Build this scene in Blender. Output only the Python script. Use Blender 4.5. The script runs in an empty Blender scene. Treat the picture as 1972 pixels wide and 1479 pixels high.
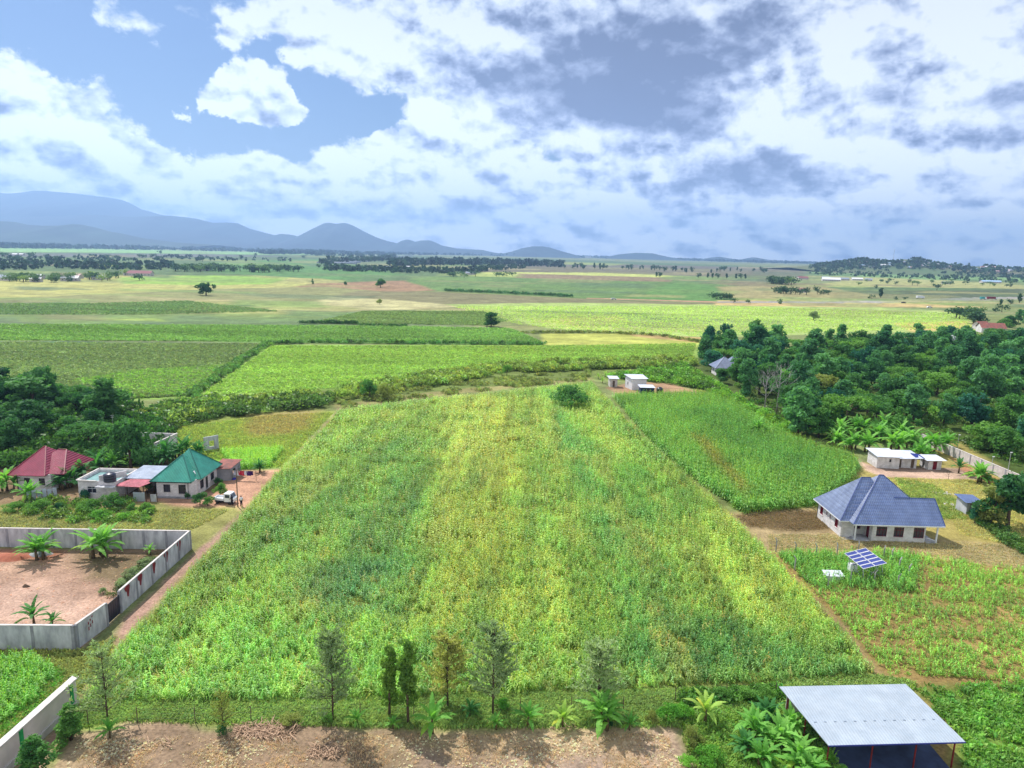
import bpy, math, random
import numpy as np
from mathutils import Vector, Matrix
random.seed(7); rng = np.random.default_rng(7)
R_ = math.radians
sc = bpy.context.scene
col = sc.collection

# ------------------------------------------------------------------ camera
CAM_H = 40.0
FPX, CX, CY = 1315.0, 986.0, 739.5            # focal length and centre, in pixels of the 1972 px wide photograph
PITCH, ROLL = R_(10.87), math.atan(50 / 1972)
FW = Vector((0, math.cos(PITCH), -math.sin(PITCH)))
U0 = Vector((0, math.sin(PITCH), math.cos(PITCH)))
RT = Vector((1, 0, 0)) * math.cos(ROLL) + U0 * math.sin(ROLL)
UP = U0 * math.cos(ROLL) - Vector((1, 0, 0)) * math.sin(ROLL)
cam = bpy.data.cameras.new('camera'); camo = bpy.data.objects.new('camera', cam); col.objects.link(camo)
m3 = Matrix((RT, UP, -FW)).transposed()
camo.matrix_world = Matrix.Translation((0, 0, CAM_H)) @ m3.to_4x4()
cam.sensor_width = 36.0; cam.lens = FPX / 1972 * 36.0
cam.clip_start = 0.5; cam.clip_end = 120000
sc.camera = camo

# ------------------------------------------------------------------ view / render
sc.view_settings.view_transform = 'Standard'; sc.view_settings.look = 'None'
sc.view_settings.exposure = 0.75; sc.view_settings.gamma = 1
sc.render.engine = 'CYCLES'
sc.cycles.max_bounces = 5; sc.cycles.diffuse_bounces = 2; sc.cycles.glossy_bounces = 2
sc.cycles.transmission_bounces = 3; sc.cycles.transparent_max_bounces = 6; sc.cycles.volume_bounces = 0
sc.cycles.use_denoising = True

# ------------------------------------------------------------------ sun
SUN_EL, SUN_AZ = R_(52), math.atan2(-0.62, 0.785)     # azimuth measured from +Y towards +X (sun is ahead, to the left)
sdir = Vector((math.sin(SUN_AZ) * math.cos(SUN_EL), math.cos(SUN_AZ) * math.cos(SUN_EL), math.sin(SUN_EL)))
sl = bpy.data.lights.new('sun', 'SUN'); sl.energy = 4.2; sl.angle = R_(0.5); sl.color = (1.0, 0.96, 0.91)
so = bpy.data.objects.new('sun', sl); col.objects.link(so)
so.rotation_euler = (-sdir).to_track_quat('-Z', 'Y').to_euler()

# ------------------------------------------------------------------ pixel -> direction / ground helpers
def ray(px, py):
    return FW * FPX + RT * (px - CX) - UP * (py - CY)
def G(px, py, z=0.0):
    d = ray(px, py); t = (z - CAM_H) / d.z
    return Vector((d.x * t, d.y * t, z))
def atY(px, py, y):
    d = ray(px, py); t = y / d.y
    return Vector((d.x * t, y, CAM_H + d.z * t))
def azel(px, py):
    d = ray(px, py).normalized()
    return math.atan2(d.x, d.y), math.asin(d.z)
def hgt(px, pyb, pyt):
    b = G(px, pyb); lo, hi = 0., 90.
    for _ in range(34):
        m = (lo + hi) / 2; v = Vector((b.x, b.y, m - CAM_H)); py = CY - FPX * v.dot(UP) / v.dot(FW)
        if py > pyt: lo = m
        else: hi = m
    return lo

# ------------------------------------------------------------------ world: Nishita sky with cumulus clouds laid out by direction
w = bpy.data.worlds.new('World'); sc.world = w; w.use_nodes = True
nt = w.node_tree; nt.nodes.clear()
N = lambda t: nt.nodes.new(t)
L = lambda a, b: nt.links.new(a, b)
def mth(op, a, b=None, c=None, clamp=False):
    n = N('ShaderNodeMath'); n.operation = op; n.use_clamp = clamp
    for i, v in enumerate((a, b, c)):
        if v is None: continue
        if isinstance(v, (int, float)): n.inputs[i].default_value = v
        else: L(v, n.inputs[i])
    return n.outputs[0]
tc = N('ShaderNodeTexCoord'); sep = N('ShaderNodeSeparateXYZ'); L(tc.outputs['Generated'], sep.inputs[0])
az = mth('ARCTAN2', sep.outputs[0], sep.outputs[1]); el = mth('ARCSINE', sep.outputs[2])
cmb = N('ShaderNodeCombineXYZ'); L(az, cmb.inputs[0]); L(el, cmb.inputs[1]); P0 = cmb.outputs[0]
def noise(vec, scale, detail=6, rough=0.55, dist=0.0, loc=(0, 0, 0), scl=(1, 1, 1)):
    mp = N('ShaderNodeMapping'); L(vec, mp.inputs[0]); mp.inputs['Location'].default_value = loc; mp.inputs['Scale'].default_value = scl
    n = N('ShaderNodeTexNoise'); n.inputs['Scale'].default_value = scale; n.inputs['Detail'].default_value = detail
    n.inputs['Roughness'].default_value = rough; n.inputs['Distortion'].default_value = dist
    L(mp.outputs[0], n.inputs['Vector']); return n
# domain warp so that blobs get billowing edges
wn = noise(P0, 11, 7, 0.62); vs = N('ShaderNodeVectorMath'); vs.operation = 'SUBTRACT'; L(wn.outputs['Color'], vs.inputs[0]); vs.inputs[1].default_value = (.5, .5, .5)
vm = N('ShaderNodeVectorMath'); vm.operation = 'MULTIPLY'; L(vs.outputs[0], vm.inputs[0]); vm.inputs[1].default_value = (.15, .10, 0)
va = N('ShaderNodeVectorMath'); va.operation = 'ADD'; L(P0, va.inputs[0]); L(vm.outputs[0], va.inputs[1]); PW = va.outputs[0]
def blobs(vec, lst):
    """sum of spherical falloffs; each (px, py, rx, ry, rot_deg, amp) in photograph pixels"""
    acc = None
    for (px, py, rx, ry, rot, amp) in lst:
        a, e = azel(px, py)
        mp = N('ShaderNodeMapping'); mp.vector_type = 'TEXTURE'; L(vec, mp.inputs[0])
        mp.inputs['Location'].default_value = (a, e, 0); mp.inputs['Rotation'].default_value = (0, 0, R_(-rot))
        mp.inputs['Scale'].default_value = (rx / FPX, ry / FPX, 1)
        g = N('ShaderNodeTexGradient'); g.gradient_type = 'SPHERICAL'; L(mp.outputs[0], g.inputs[0])
        v = mth('MULTIPLY', g.outputs['Fac'], amp)
        acc = v if acc is None else mth('ADD', acc, v)
    return acc
DENS = [  # where there is cloud (positive) and where there is open sky (negative)
    (475, 192, 125, 52, 0, 1.9), (500, 155, 62, 48, 0, 1.4), (420, 195, 60, 34, 0, .9), (545, 200, 55, 34, 0, .9),
    (60, 190, 210, 70, 8, 1.0), (0, 260, 260, 70, 4, .8), (120, 310, 330, 70, 10, 1.0), (30, 350, 260, 60, 0, 1.0),
    (420, 350, 330, 60, 0, .8), (700, 350, 330, 90, 0, 1.0), (860, 330, 220, 100, 0, 1.0), (825, 262, 75, 45, 0, 1.3),
    (650, 415, 500, 50, 0, .9), (1100, 400, 400, 80, 0, .7),
    (900, 60, 420, 130, -6, 1.4), (1150, 60, 480, 230, 0, 1.5), (720, 50, 200, 80, -10, .9), (1400, 120, 330, 170, 0, .9),
    (930, 195, 90, 45, 10, .8), (1100, 250, 200, 50, 0, .8), (1300, 330, 300, 60, 0, 1.1), (1460, 235, 110, 70, 0, 1.2),
    (1500, 160, 40, 90, 0, .9), (1660, 90, 170, 110, 0, 1.3), (1850, 70, 260, 150, 0, 1.3), (1800, 250, 330, 80, 0, .9),
    (1650, 320, 350, 70, 0, .9), (1750, 385, 330, 60, 0, .9), (1950, 200, 130, 120, 0, .8), (1450, 400, 500, 50, 0, .7),
    (275, 45, 55, 50, 0, .42), (500, 30, 60, 40, 0, .5), (195, 25, 26, 50, 0, .38), (440, 65, 40, 25, 0, .5), (560, 95, 30, 22, 0, .6),
    (300, 110, 250, 90, 0, -.5), (330, 190, 90, 110, 0, -.5), (640, 210, 150, 110, 0, -.8), (600, 110, 90, 60, 0, -.3), (480, 270, 260, 40, 0, -.5),
    (1600, 30, 50, 60, 0, -.8), (1590, 180, 60, 90, 0, -.4), (30, 60, 220, 70, 0, -.5), (730, 260, 60, 50, 0, -.4), (1000, 290, 120, 30, 0, -.3),
    (1150, 440, 250, 30, 0, -.2), (1850, 470, 300, 40, 0, -.3),
]
DARK = [  # shaded, blue-grey undersides of the big clouds
    (1210, 150, 360, 150, 0, 1.15), (1150, 200, 270, 55, 3, .6), (1290, 60, 180, 120, 0, .35), (1340, 245, 150, 45, 0, .5),
    (1420, 345, 210, 50, 0, .8), (1400, 335, 320, 50, 0, .3), (1700, 120, 90, 70, 0, .4), (1850, 170, 240, 50, 0, .35), (1940, 210, 90, 60, 0, .35),
    (1300, 400, 120, 22, 0, .3), (1750, 405, 160, 30, 0, .4), (1830, 300, 160, 50, 0, .2), (510, 222, 75, 24, 0, .8),
    (850, 400, 180, 32, 0, .65), (700, 395, 110, 22, 0, .4), (500, 395, 160, 30, 0, .4), (140, 290, 40, 50, 0, .5), (220, 335, 60, 28, 0, .5),
    (90, 180, 200, 40, 0, .15), (880, 120, 200, 60, 0, .25), (1600, 250, 120, 50, 0, .15), (330, 60, 60, 80, 0, .3), (1480, 60, 90, 80, 0, .35),
]
BRIGHT = [(830, 255, 60, 40, 0, .6), (640, 335, 90, 35, 0, .5), (880, 345, 90, 50, 0, .5), (520, 345, 80, 35, 0, .4), (190, 300, 60, 40, 0, .5), (1445, 240, 60, 55, 0, .9), (1500, 150, 35, 70, 0, .9), (1640, 85, 70, 70, 0, .9),
 (1830, 50, 90, 60, 0, .9), (1880, 130, 60, 50, 0, .5), (1720, 350, 80, 35, 0, .8), (1590, 290, 70, 30, 0, .5), (1810, 225, 80, 30, 0, .7), (1270, 340, 30, 35, 0, .8), (1100, 250, 120, 30, 0, .6), (1230, 380, 110, 20, 0, .6), (1330, 440, 60, 14, 0, .5),
 (1380, 390, 90, 18, 0, .4), (700, 60, 120, 60, 0, .6), (900, 30, 120, 50, 0, .4), (1350, 15, 70, 40, 0, .7), (470, 165, 90, 50, 0, .5), (60, 160, 120, 40, 0, .4), (1790, 440, 60, 14, 0, .6), (1940, 432, 40, 12, 0, .7), (270, 380, 160, 20, 0, .3)]
dens = blobs(PW, DENS); vs2 = N('ShaderNodeVectorMath'); vs2.operation = 'MULTIPLY_ADD'; L(vs.outputs[0], vs2.inputs[0]); vs2.inputs[1].default_value = (.07, .035, 0); L(P0, vs2.inputs[2])
dkb = blobs(vs2.outputs[0], DARK); dark = mth('SUBTRACT', dkb, blobs(PW, BRIGHT))
P1 = noise(P0, 9, 8, 0.55, 0.25, scl=(1, 1.6, 1))
def billow(loc):
    """cauliflower-like puffs: inverted cell noise on slightly warped directions"""
    vn = noise(P0, 26, 3, .5, loc=loc); vv = N('ShaderNodeVectorMath'); vv.operation = 'MULTIPLY_ADD'; L(vn.outputs['Color'], vv.inputs[0]); vv.inputs[1].default_value = (.03, .02, 0); L(P0, vv.inputs[2])
    mp = N('ShaderNodeMapping'); L(vv.outputs[0], mp.inputs[0]); mp.inputs['Location'].default_value = loc; mp.inputs['Scale'].default_value = (1, 1.5, 1)
    v = N('ShaderNodeTexVoronoi'); v.voronoi_dimensions = '2D'; v.feature = 'SMOOTH_F1'; v.inputs['Scale'].default_value = 13; v.inputs['Detail'].default_value = 4; v.inputs['Roughness'].default_value = .55
    v.inputs['Smoothness'].default_value = .35; v.normalize = True; L(mp.outputs[0], v.inputs['Vector']); return mth('MULTIPLY_ADD', v.outputs['Distance'], -1.6, 1.1)
B1 = billow((0, 0, 0)); B2 = billow((.006, .018, 0))
P2 = noise(P0, 9, 8, 0.52, 0.25, loc=(.008, .030, 0), scl=(1, 1.6, 1))     # the same noise sampled a little lower in the sky: lit tops
N3 = noise(P0, 4.5, 4, 0.5, scl=(1, 2.2, 1), loc=(3, 1, 0))
# low band towards the horizon is mostly covered
low = N('ShaderNodeMapRange'); L(el, low.inputs[0]); low.inputs[1].default_value = .13; low.inputs[2].default_value = .0; low.inputs[3].default_value = 0; low.inputs[4].default_value = .75
nn = mth('ADD', mth('MULTIPLY_ADD', P1.outputs[0], 1.2, -0.6), mth('MULTIPLY_ADD', B1, .9, -.45))
# bright cloud added to the unseen sky behind and above, to lift ambient light
bk = N('ShaderNodeMapRange'); L(sep.outputs[1], bk.inputs[0]); bk.inputs[1].default_value = .45; bk.inputs[2].default_value = -.05; bk.inputs[3].default_value = 0; bk.inputs[4].default_value = 1.0
field = mth('ADD', mth('ADD', mth('ADD', dens, nn), low.outputs[0]), bk.outputs[0])
ss = N('ShaderNodeMapRange'); ss.interpolation_type = 'SMOOTHSTEP'; L(field, ss.inputs[0]); ss.inputs[1].default_value = .10; ss.inputs[2].default_value = .46
mask = ss.outputs[0]
relief = mth('ADD', mth('SUBTRACT', P1.outputs[0], P2.outputs[0]), mth('MULTIPLY', mth('SUBTRACT', B1, B2), .85))
dk = mth('ADD', mth('MULTIPLY', dark, .85), mth('MULTIPLY_ADD', N3.outputs[0], .45, -.20))
calm = mth('SUBTRACT', 1.0, mth('MULTIPLY', dkb, .5, clamp=True), clamp=True)
dk = mth('SUBTRACT', dk, mth('MULTIPLY', mth('MULTIPLY', relief, 2.4), calm))
dk = mth('ADD', dk, mth('MULTIPLY_ADD', P1.outputs[0], -.3, .12))
thin = N('ShaderNodeMapRange'); L(field, thin.inputs[0]); thin.inputs[1].default_value = .3; thin.inputs[2].default_value = 1.5; thin.inputs[3].default_value = 0; thin.inputs[4].default_value = .22
# rows of small flat-based clouds low over the horizon
LN = noise(P0, 15, 5, .55, .2, scl=(1, 3.6, 1), loc=(1, 2, 0)); lw = N('ShaderNodeMapRange'); L(el, lw.inputs[0]); lw.inputs[1].default_value = .17; lw.inputs[2].default_value = .03; lw.inputs[3].default_value = 0; lw.inputs[4].default_value = 2.2
dk = mth('SUBTRACT', dk, mth('MULTIPLY', mth('SUBTRACT', LN.outputs[0], .5), lw.outputs[0]))
dk = mth('SUBTRACT', mth('ADD', dk, thin.outputs[0]), mth('MULTIPLY', bk.outputs[0], .8), clamp=True)
cr = N('ShaderNodeValToRGB'); L(dk, cr.inputs[0]); E = cr.color_ramp.elements
E[0].position = 0; E[0].color = (.86, .91, .96, 1)
E[1].position = 1; E[1].color = (.15, .18, .30, 1)
for p_, c_ in ((.22, (.70, .77, .89, 1)), (.45, (.52, .59, .76, 1)), (.72, (.30, .35, .52, 1))):
    e_ = E.new(p_); e_.color = c_
cs = N('ShaderNodeMix'); cs.data_type = 'RGBA'; cs.blend_type = 'MULTIPLY'; cs.inputs[0].default_value = 1
L(cr.outputs[0], cs.inputs[6]); CLOUD_GAIN = 6.4; hb = N('ShaderNodeMapRange'); L(el, hb.inputs[0]); hb.inputs[1].default_value = .30; hb.inputs[2].default_value = .0; hb.inputs[3].default_value = CLOUD_GAIN; hb.inputs[4].default_value = 10.5; L(hb.outputs[0], cs.inputs[7]); cs.clamp_result = False
sky = N('ShaderNodeTexSky'); sky.sky_type = 'NISHITA'; sky.sun_disc = False
sky.sun_elevation = SUN_EL; sky.sun_rotation = SUN_AZ; sky.air_density = 1.3; sky.dust_density = .6; sky.ozone_density = 1.5
sg = N('ShaderNodeMix'); sg.data_type = 'RGBA'; sg.blend_type = 'MULTIPLY'; sg.inputs[0].default_value = 1
L(sky.outputs[0], sg.inputs[6]); sg.inputs[7].default_value = (.26, .31, .43, 1)
mx = N('ShaderNodeMix'); mx.data_type = 'RGBA'; L(mask, mx.inputs[0]); L(sg.outputs[2], mx.inputs[6]); L(cs.outputs[2], mx.inputs[7])
bg = N('ShaderNodeBackground'); L(mx.outputs[2], bg.inputs[0]); bg.inputs[1].default_value = 0.1
wo = N('ShaderNodeOutputWorld'); L(bg.outputs[0], wo.inputs[0])
w.cycles.sampling_method = 'MANUAL'; w.cycles.sample_map_resolution = 512

# ================================================================== helpers
def lin(c):
    c = c / 255.0
    return c / 12.92 if c <= .04045 else ((c + .055) / 1.055) ** 2.4
def C(r, g, b, k=0.62):
    """albedo of a sunlit surface that shows as this colour in the photograph"""
    return (lin(r) * k, lin(g) * k, lin(b) * k)
def newmat(name):
    m = bpy.data.materials.new(name); m.use_nodes = True; t = m.node_tree; t.nodes.clear()
    return m, t
def mat(name, c1, c2=None, scale=3.0, rough=.8, bump=0.0, metallic=0.0, spec=.3, coord='Object', stretch=(1, 1, 1), detail=6):
    m, t = newmat(name); nd = t.nodes.new; lk = t.links.new
    b = nd('ShaderNodeBsdfPrincipled'); o = nd('ShaderNodeOutputMaterial'); lk(b.outputs[0], o.inputs[0])
    b.inputs['Roughness'].default_value = rough; b.inputs['Metallic'].default_value = metallic
    b.inputs['Specular IOR Level'].default_value = spec
    c2 = c2 or tuple(v * .8 for v in c1)
    tcn = nd('ShaderNodeTexCoord'); mp = nd('ShaderNodeMapping'); mp.inputs['Scale'].default_value = stretch
    lk(tcn.outputs[coord], mp.inputs[0])
    n = nd('ShaderNodeTexNoise'); n.inputs['Scale'].default_value = scale; n.inputs['Detail'].default_value = detail; n.inputs['Roughness'].default_value = .6
    lk(mp.outputs[0], n.inputs['Vector'])
    r = nd('ShaderNodeMapRange'); lk(n.outputs[0], r.inputs[0]); r.inputs[1].default_value = .35; r.inputs[2].default_value = .65
    mixn = nd('ShaderNodeMix'); mixn.data_type = 'RGBA'; lk(r.outputs[0], mixn.inputs[0])
    mixn.inputs[6].default_value = (*c1, 1); mixn.inputs[7].default_value = (*c2, 1)
    lk(mixn.outputs[2], b.inputs['Base Color'])
    if bump:
        bp = nd('ShaderNodeBump'); bp.inputs['Strength'].default_value = bump; bp.inputs['Distance'].default_value = .05
        lk(n.outputs[0], bp.inputs['Height']); lk(bp.outputs[0], b.inputs['Normal'])
    m['mix'] = mixn.name
    return m
def blockwall(name, c1, c2, mortar, bw=.45, bh=.22):
    """concrete block walling: courses and joints in world height"""
    m = mat(name, c1, c2, 1.3, .9, .15)
    t = m.node_tree; nd = t.nodes.new; lk = t.links.new
    b = [x for x in t.nodes if x.type == 'BSDF_PRINCIPLED'][0]; mixn = t.nodes[m['mix']]
    geo = nd('ShaderNodeNewGeometry'); s = nd('ShaderNodeSeparateXYZ'); lk(geo.outputs['Position'], s.inputs[0])
    add = nd('ShaderNodeMath'); add.operation = 'ADD'; lk(s.outputs[0], add.inputs[0]); lk(s.outputs[1], add.inputs[1])
    cb = nd('ShaderNodeCombineXYZ'); lk(add.outputs[0], cb.inputs[0]); lk(s.outputs[2], cb.inputs[1])
    br = nd('ShaderNodeTexBrick'); lk(cb.outputs[0], br.inputs['Vector']); br.inputs['Scale'].default_value = 1
    br.inputs['Brick Width'].default_value = bw; br.inputs['Row Height'].default_value = bh; br.inputs['Mortar Size'].default_value = .018
    br.inputs['Color1'].default_value = (1, 1, 1, 1); br.inputs['Color2'].default_value = (.82, .82, .82, 1); br.inputs['Mortar'].default_value = (*mortar, 1)
    mu = nd('ShaderNodeMix'); mu.data_type = 'RGBA'; mu.blend_type = 'MULTIPLY'; mu.inputs[0].default_value = 1
    lk(mixn.outputs[2], mu.inputs[6]); lk(br.outputs[0], mu.inputs[7]); lk(mu.outputs[2], b.inputs['Base Color'])
    return m
def sheetmetal(name, c1, c2, rough=.45, pitch=.25, axis='X', metallic=.0, tile=0.0, seam=.3, bump=.9):
    """profiled roof sheet: ribs along the slope, optional tile steps across it"""
    m = mat(name, c1, c2, .8, rough, 0, metallic, .5)
    t = m.node_tree; nd = t.nodes.new; lk = t.links.new
    b = [x for x in t.nodes if x.type == 'BSDF_PRINCIPLED'][0]
    tcn = nd('ShaderNodeTexCoord'); wv = nd('ShaderNodeTexWave'); wv.bands_direction = axis; wv.inputs['Scale'].default_value = 0.314 / pitch
    wv.inputs['Distortion'].default_value = 0; lk(tcn.outputs['Object'], wv.inputs['Vector'])
    h = wv.outputs[0]
    if tile:
        w2 = nd('ShaderNodeTexWave'); w2.bands_direction = 'Y' if axis == 'X' else 'X'; w2.wave_profile = 'SAW'; w2.inputs['Scale'].default_value = .314 / tile
        w2.inputs['Distortion'].default_value = 0; lk(tcn.outputs['Object'], w2.inputs['Vector'])
        ad = nd('ShaderNodeMath'); ad.operation = 'ADD'; lk(h, ad.inputs[0]); lk(w2.outputs[0], ad.inputs[1]); h = ad.outputs[0]
    # faint darker troughs, and weathering that runs in blotches over the sheets
    cm = nd('ShaderNodeMix'); cm.data_type = 'RGBA'; cm.blend_type = 'MULTIPLY'; cm.inputs[0].default_value = seam; lk(t.nodes[m['mix']].outputs[2], cm.inputs[6]); lk(h, cm.inputs[7])
    n5 = nd('ShaderNodeTexNoise'); n5.inputs['Scale'].default_value = .6; n5.inputs['Detail'].default_value = 7; n5.inputs['Roughness'].default_value = .7; lk(tcn.outputs['Object'], n5.inputs['Vector'])
    r5 = nd('ShaderNodeMapRange'); lk(n5.outputs[0], r5.inputs[0]); r5.inputs[1].default_value = .35; r5.inputs[2].default_value = .65; r5.inputs[3].default_value = 1 - seam * .5; r5.inputs[4].default_value = 1 + seam * .5
    v5 = nd('ShaderNodeVectorMath'); v5.operation = 'SCALE'; lk(cm.outputs[2], v5.inputs[0]); lk(r5.outputs[0], v5.inputs['Scale']); lk(v5.outputs[0], b.inputs['Base Color'])
    bp = nd('ShaderNodeBump'); bp.inputs['Strength'].default_value = bump; bp.inputs['Distance'].default_value = .05
    lk(h, bp.inputs['Height']); lk(bp.outputs[0], b.inputs['Normal'])
    return m
def leafmat(name, c1, c2, trans=.38, scale=.35, tcol=None, rnd=.5, attr=False, rough=.7):
    """foliage: diffuse plus light passing through; tone varies by clump, by object and (attr) by plant"""
    m, t = newmat(name); nd = t.nodes.new; lk = t.links.new
    o = nd('ShaderNodeOutputMaterial')
    if attr:
        a = nd('ShaderNodeAttribute'); a.attribute_name = 'Col'; base = a.outputs[0]
    else:
        geo = nd('ShaderNodeNewGeometry'); n = nd('ShaderNodeTexNoise'); n.inputs['Scale'].default_value = scale; n.inputs['Detail'].default_value = 4
        lk(geo.outputs['Position'], n.inputs['Vector'])
        oi = nd('ShaderNodeObjectInfo')
        ma = nd('ShaderNodeMath'); ma.operation = 'MULTIPLY_ADD'; lk(n.outputs[0], ma.inputs[0]); ma.inputs[1].default_value = 1.6; ma.inputs[2].default_value = -.3 - rnd / 2
        mb = nd('ShaderNodeMath'); mb.operation = 'MULTIPLY_ADD'; mb.use_clamp = True; lk(oi.outputs['Random'], mb.inputs[0]); mb.inputs[1].default_value = rnd; lk(ma.outputs[0], mb.inputs[2])
        mx_ = nd('ShaderNodeMix'); mx_.data_type = 'RGBA'; lk(mb.outputs[0], mx_.inputs[0]); mx_.inputs[6].default_value = (*c1, 1); mx_.inputs[7].default_value = (*c2, 1)
        base = mx_.outputs[2]
    d = nd('ShaderNodeBsdfPrincipled'); d.inputs['Roughness'].default_value = rough; d.inputs['Specular IOR Level'].default_value = .3 if attr else .12
    lk(base, d.inputs['Base Color'])
    tr = nd('ShaderNodeBsdfTranslucent')
    tm = nd('ShaderNodeMix'); tm.data_type = 'RGBA'; tm.blend_type = 'MULTIPLY'; tm.inputs[0].default_value = 1; lk(base, tm.inputs[6]); tm.inputs[7].default_value = (*(tcol or (1.25, 1.45, .6)), 1)
    lk(tm.outputs[2], tr.inputs[0])
    ms = nd('ShaderNodeMixShader'); ms.inputs[0].default_value = trans; lk(d.outputs[0], ms.inputs[1]); lk(tr.outputs[0], ms.inputs[2]); lk(ms.outputs[0], o.inputs[0])
    return m

def tag(o, label=None, cat=None, group=None, kind=None):
    if label: o['label'] = label
    if cat: o['category'] = cat
    if group: o['group'] = group
    if kind: o['kind'] = kind
    return o
def link(name, me, m=None, parent=None, loc=None, rz=0):
    if m is not None and len(me.materials) == 0:
        for mm in (m if isinstance(m, (list, tuple)) else [m]): me.materials.append(mm)
    o = bpy.data.objects.new(name, me); col.objects.link(o)
    if parent: o.parent = parent
    if loc is not None: o.location = loc
    o.rotation_euler.z = rz
    return o
def empty(name, loc=(0, 0, 0), rz=0, label=None, cat=None, group=None):
    o = bpy.data.objects.new(name, None); col.objects.link(o); o.location = loc; o.rotation_euler.z = rz; o.empty_display_size = .3
    return tag(o, label, cat, group)
def copy_tree(o, parent=None, kids=None):
    c = o.copy(); col.objects.link(c); c.parent = parent
    for ch in KIDS.get(o.name, ()): copy_tree(ch, c)
    return c
KIDS = {}
class MB:
    def __init__(s): s.v = []; s.f = []; s.mi = []
    def add(s, vs, fs, mi=0):
        k = len(s.v); s.v += [tuple(v) for v in vs]; s.f += [tuple(i + k for i in f) for f in fs]; s.mi += [mi] * len(fs); return s
    def box(s, x0, x1, y0, y1, z0, z1, mi=0):
        return s.add([(x0, y0, z0), (x1, y0, z0), (x1, y1, z0), (x0, y1, z0), (x0, y0, z1), (x1, y0, z1), (x1, y1, z1), (x0, y1, z1)],
                     [(3, 2, 1, 0), (4, 5, 6, 7), (0, 1, 5, 4), (1, 2, 6, 5), (2, 3, 7, 6), (3, 0, 4, 7)], mi)
    def bar(s, a, b, wd, wz=None, mi=0):
        """rectangular bar from a to b"""
        a, b = Vector(a), Vector(b); wz = wz or wd; d = (b - a).normalized()
        up = Vector((0, 0, 1)) if abs(d.z) < .95 else Vector((0, 1, 0))
        sx = d.cross(up).normalized() * wd / 2; sy = d.cross(sx).normalized() * wz / 2
        return s.add([a - sx - sy, a + sx - sy, a + sx + sy, a - sx + sy, b - sx - sy, b + sx - sy, b + sx + sy, b - sx + sy],
                     [(3, 2, 1, 0), (4, 5, 6, 7), (0, 1, 5, 4), (1, 2, 6, 5), (2, 3, 7, 6), (3, 0, 4, 7)], mi)
    def tube(s, pts, rad, n=6, mi=0, cap=True):
        pts = [Vector(p) for p in pts]; rad = rad if isinstance(rad, (list, tuple)) else [rad] * len(pts); vs = []; fs = []
        for i, p in enumerate(pts):
            d = (pts[min(i + 1, len(pts) - 1)] - pts[max(i - 1, 0)]).normalized()
            up = Vector((0, 0, 1)) if abs(d.z) < .9 else Vector((0, 1, 0))
            a = d.cross(up).normalized(); b = d.cross(a).normalized()
            for k in range(n):
                t = 2 * math.pi * k / n; vs.append(p + (a * math.cos(t) + b * math.sin(t)) * rad[i])
        for i in range(len(pts) - 1):
            for k in range(n):
                fs.append((i * n + k, i * n + (k + 1) % n, (i + 1) * n + (k + 1) % n, (i + 1) * n + k))
        if cap: fs.append(tuple(range(n - 1, -1, -1))); fs.append(tuple((len(pts) - 1) * n + k for k in range(n)))
        return s.add(vs, fs, mi)
    def lathe(s, prof, n=16, mi=0, c=(0, 0, 0)):
        vs = []; fs = []
        for r, z in prof:
            for k in range(n):
                t = 2 * math.pi * k / n; vs.append((c[0] + r * math.cos(t), c[1] + r * math.sin(t), c[2] + z))
        for i in range(len(prof) - 1):
            for k in range(n): fs.append((i * n + k, i * n + (k + 1) % n, (i + 1) * n + (k + 1) % n, (i + 1) * n + k))
        fs.append(tuple(range(n - 1, -1, -1))); fs.append(tuple((len(prof) - 1) * n + k for k in range(n)))
        return s.add(vs, fs, mi)
    def mesh(s, name='mesh', smooth=False):
        me = bpy.data.meshes.new(name); me.from_pydata(s.v, [], s.f)
        if any(s.mi): me.polygons.foreach_set('material_index', s.mi)
        if smooth: me.polygons.foreach_set('use_smooth', [True] * len(s.f))
        me.update(); return me
    def build(s, name, m, parent=None, loc=None, rz=0, smooth=False):
        return link(name, s.mesh(name, smooth), m, parent, loc, rz)
def npmesh(name, V, F, cols=None, mats=None, smooth=False, mi=None):
    """V (n,3) float, F (m,4) quads, cols (n,3)"""
    me = bpy.data.meshes.new(name); n, m = len(V), len(F)
    me.vertices.add(n); me.vertices.foreach_set('co', np.ascontiguousarray(V, np.float32).ravel())
    me.loops.add(m * 4); me.loops.foreach_set('vertex_index', np.ascontiguousarray(F, np.int32).ravel())
    me.polygons.add(m); me.polygons.foreach_set('loop_start', np.arange(0, m * 4, 4, dtype=np.int32))
    me.polygons.foreach_set('loop_total', np.full(m, 4, np.int32))
    if smooth: me.polygons.foreach_set('use_smooth', np.ones(m, bool))
    if mi is not None: me.polygons.foreach_set('material_index', np.ascontiguousarray(mi, np.int32))
    if cols is not None:
        a = me.color_attributes.new('Col', 'FLOAT_COLOR', 'POINT')
        cc = np.ones((n, 4), np.float32); cc[:, :3] = cols; a.data.foreach_set('color', cc.ravel())
    me.update(calc_edges=True); me.validate()
    for x in (mats or []): me.materials.append(x)
    return me
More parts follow.
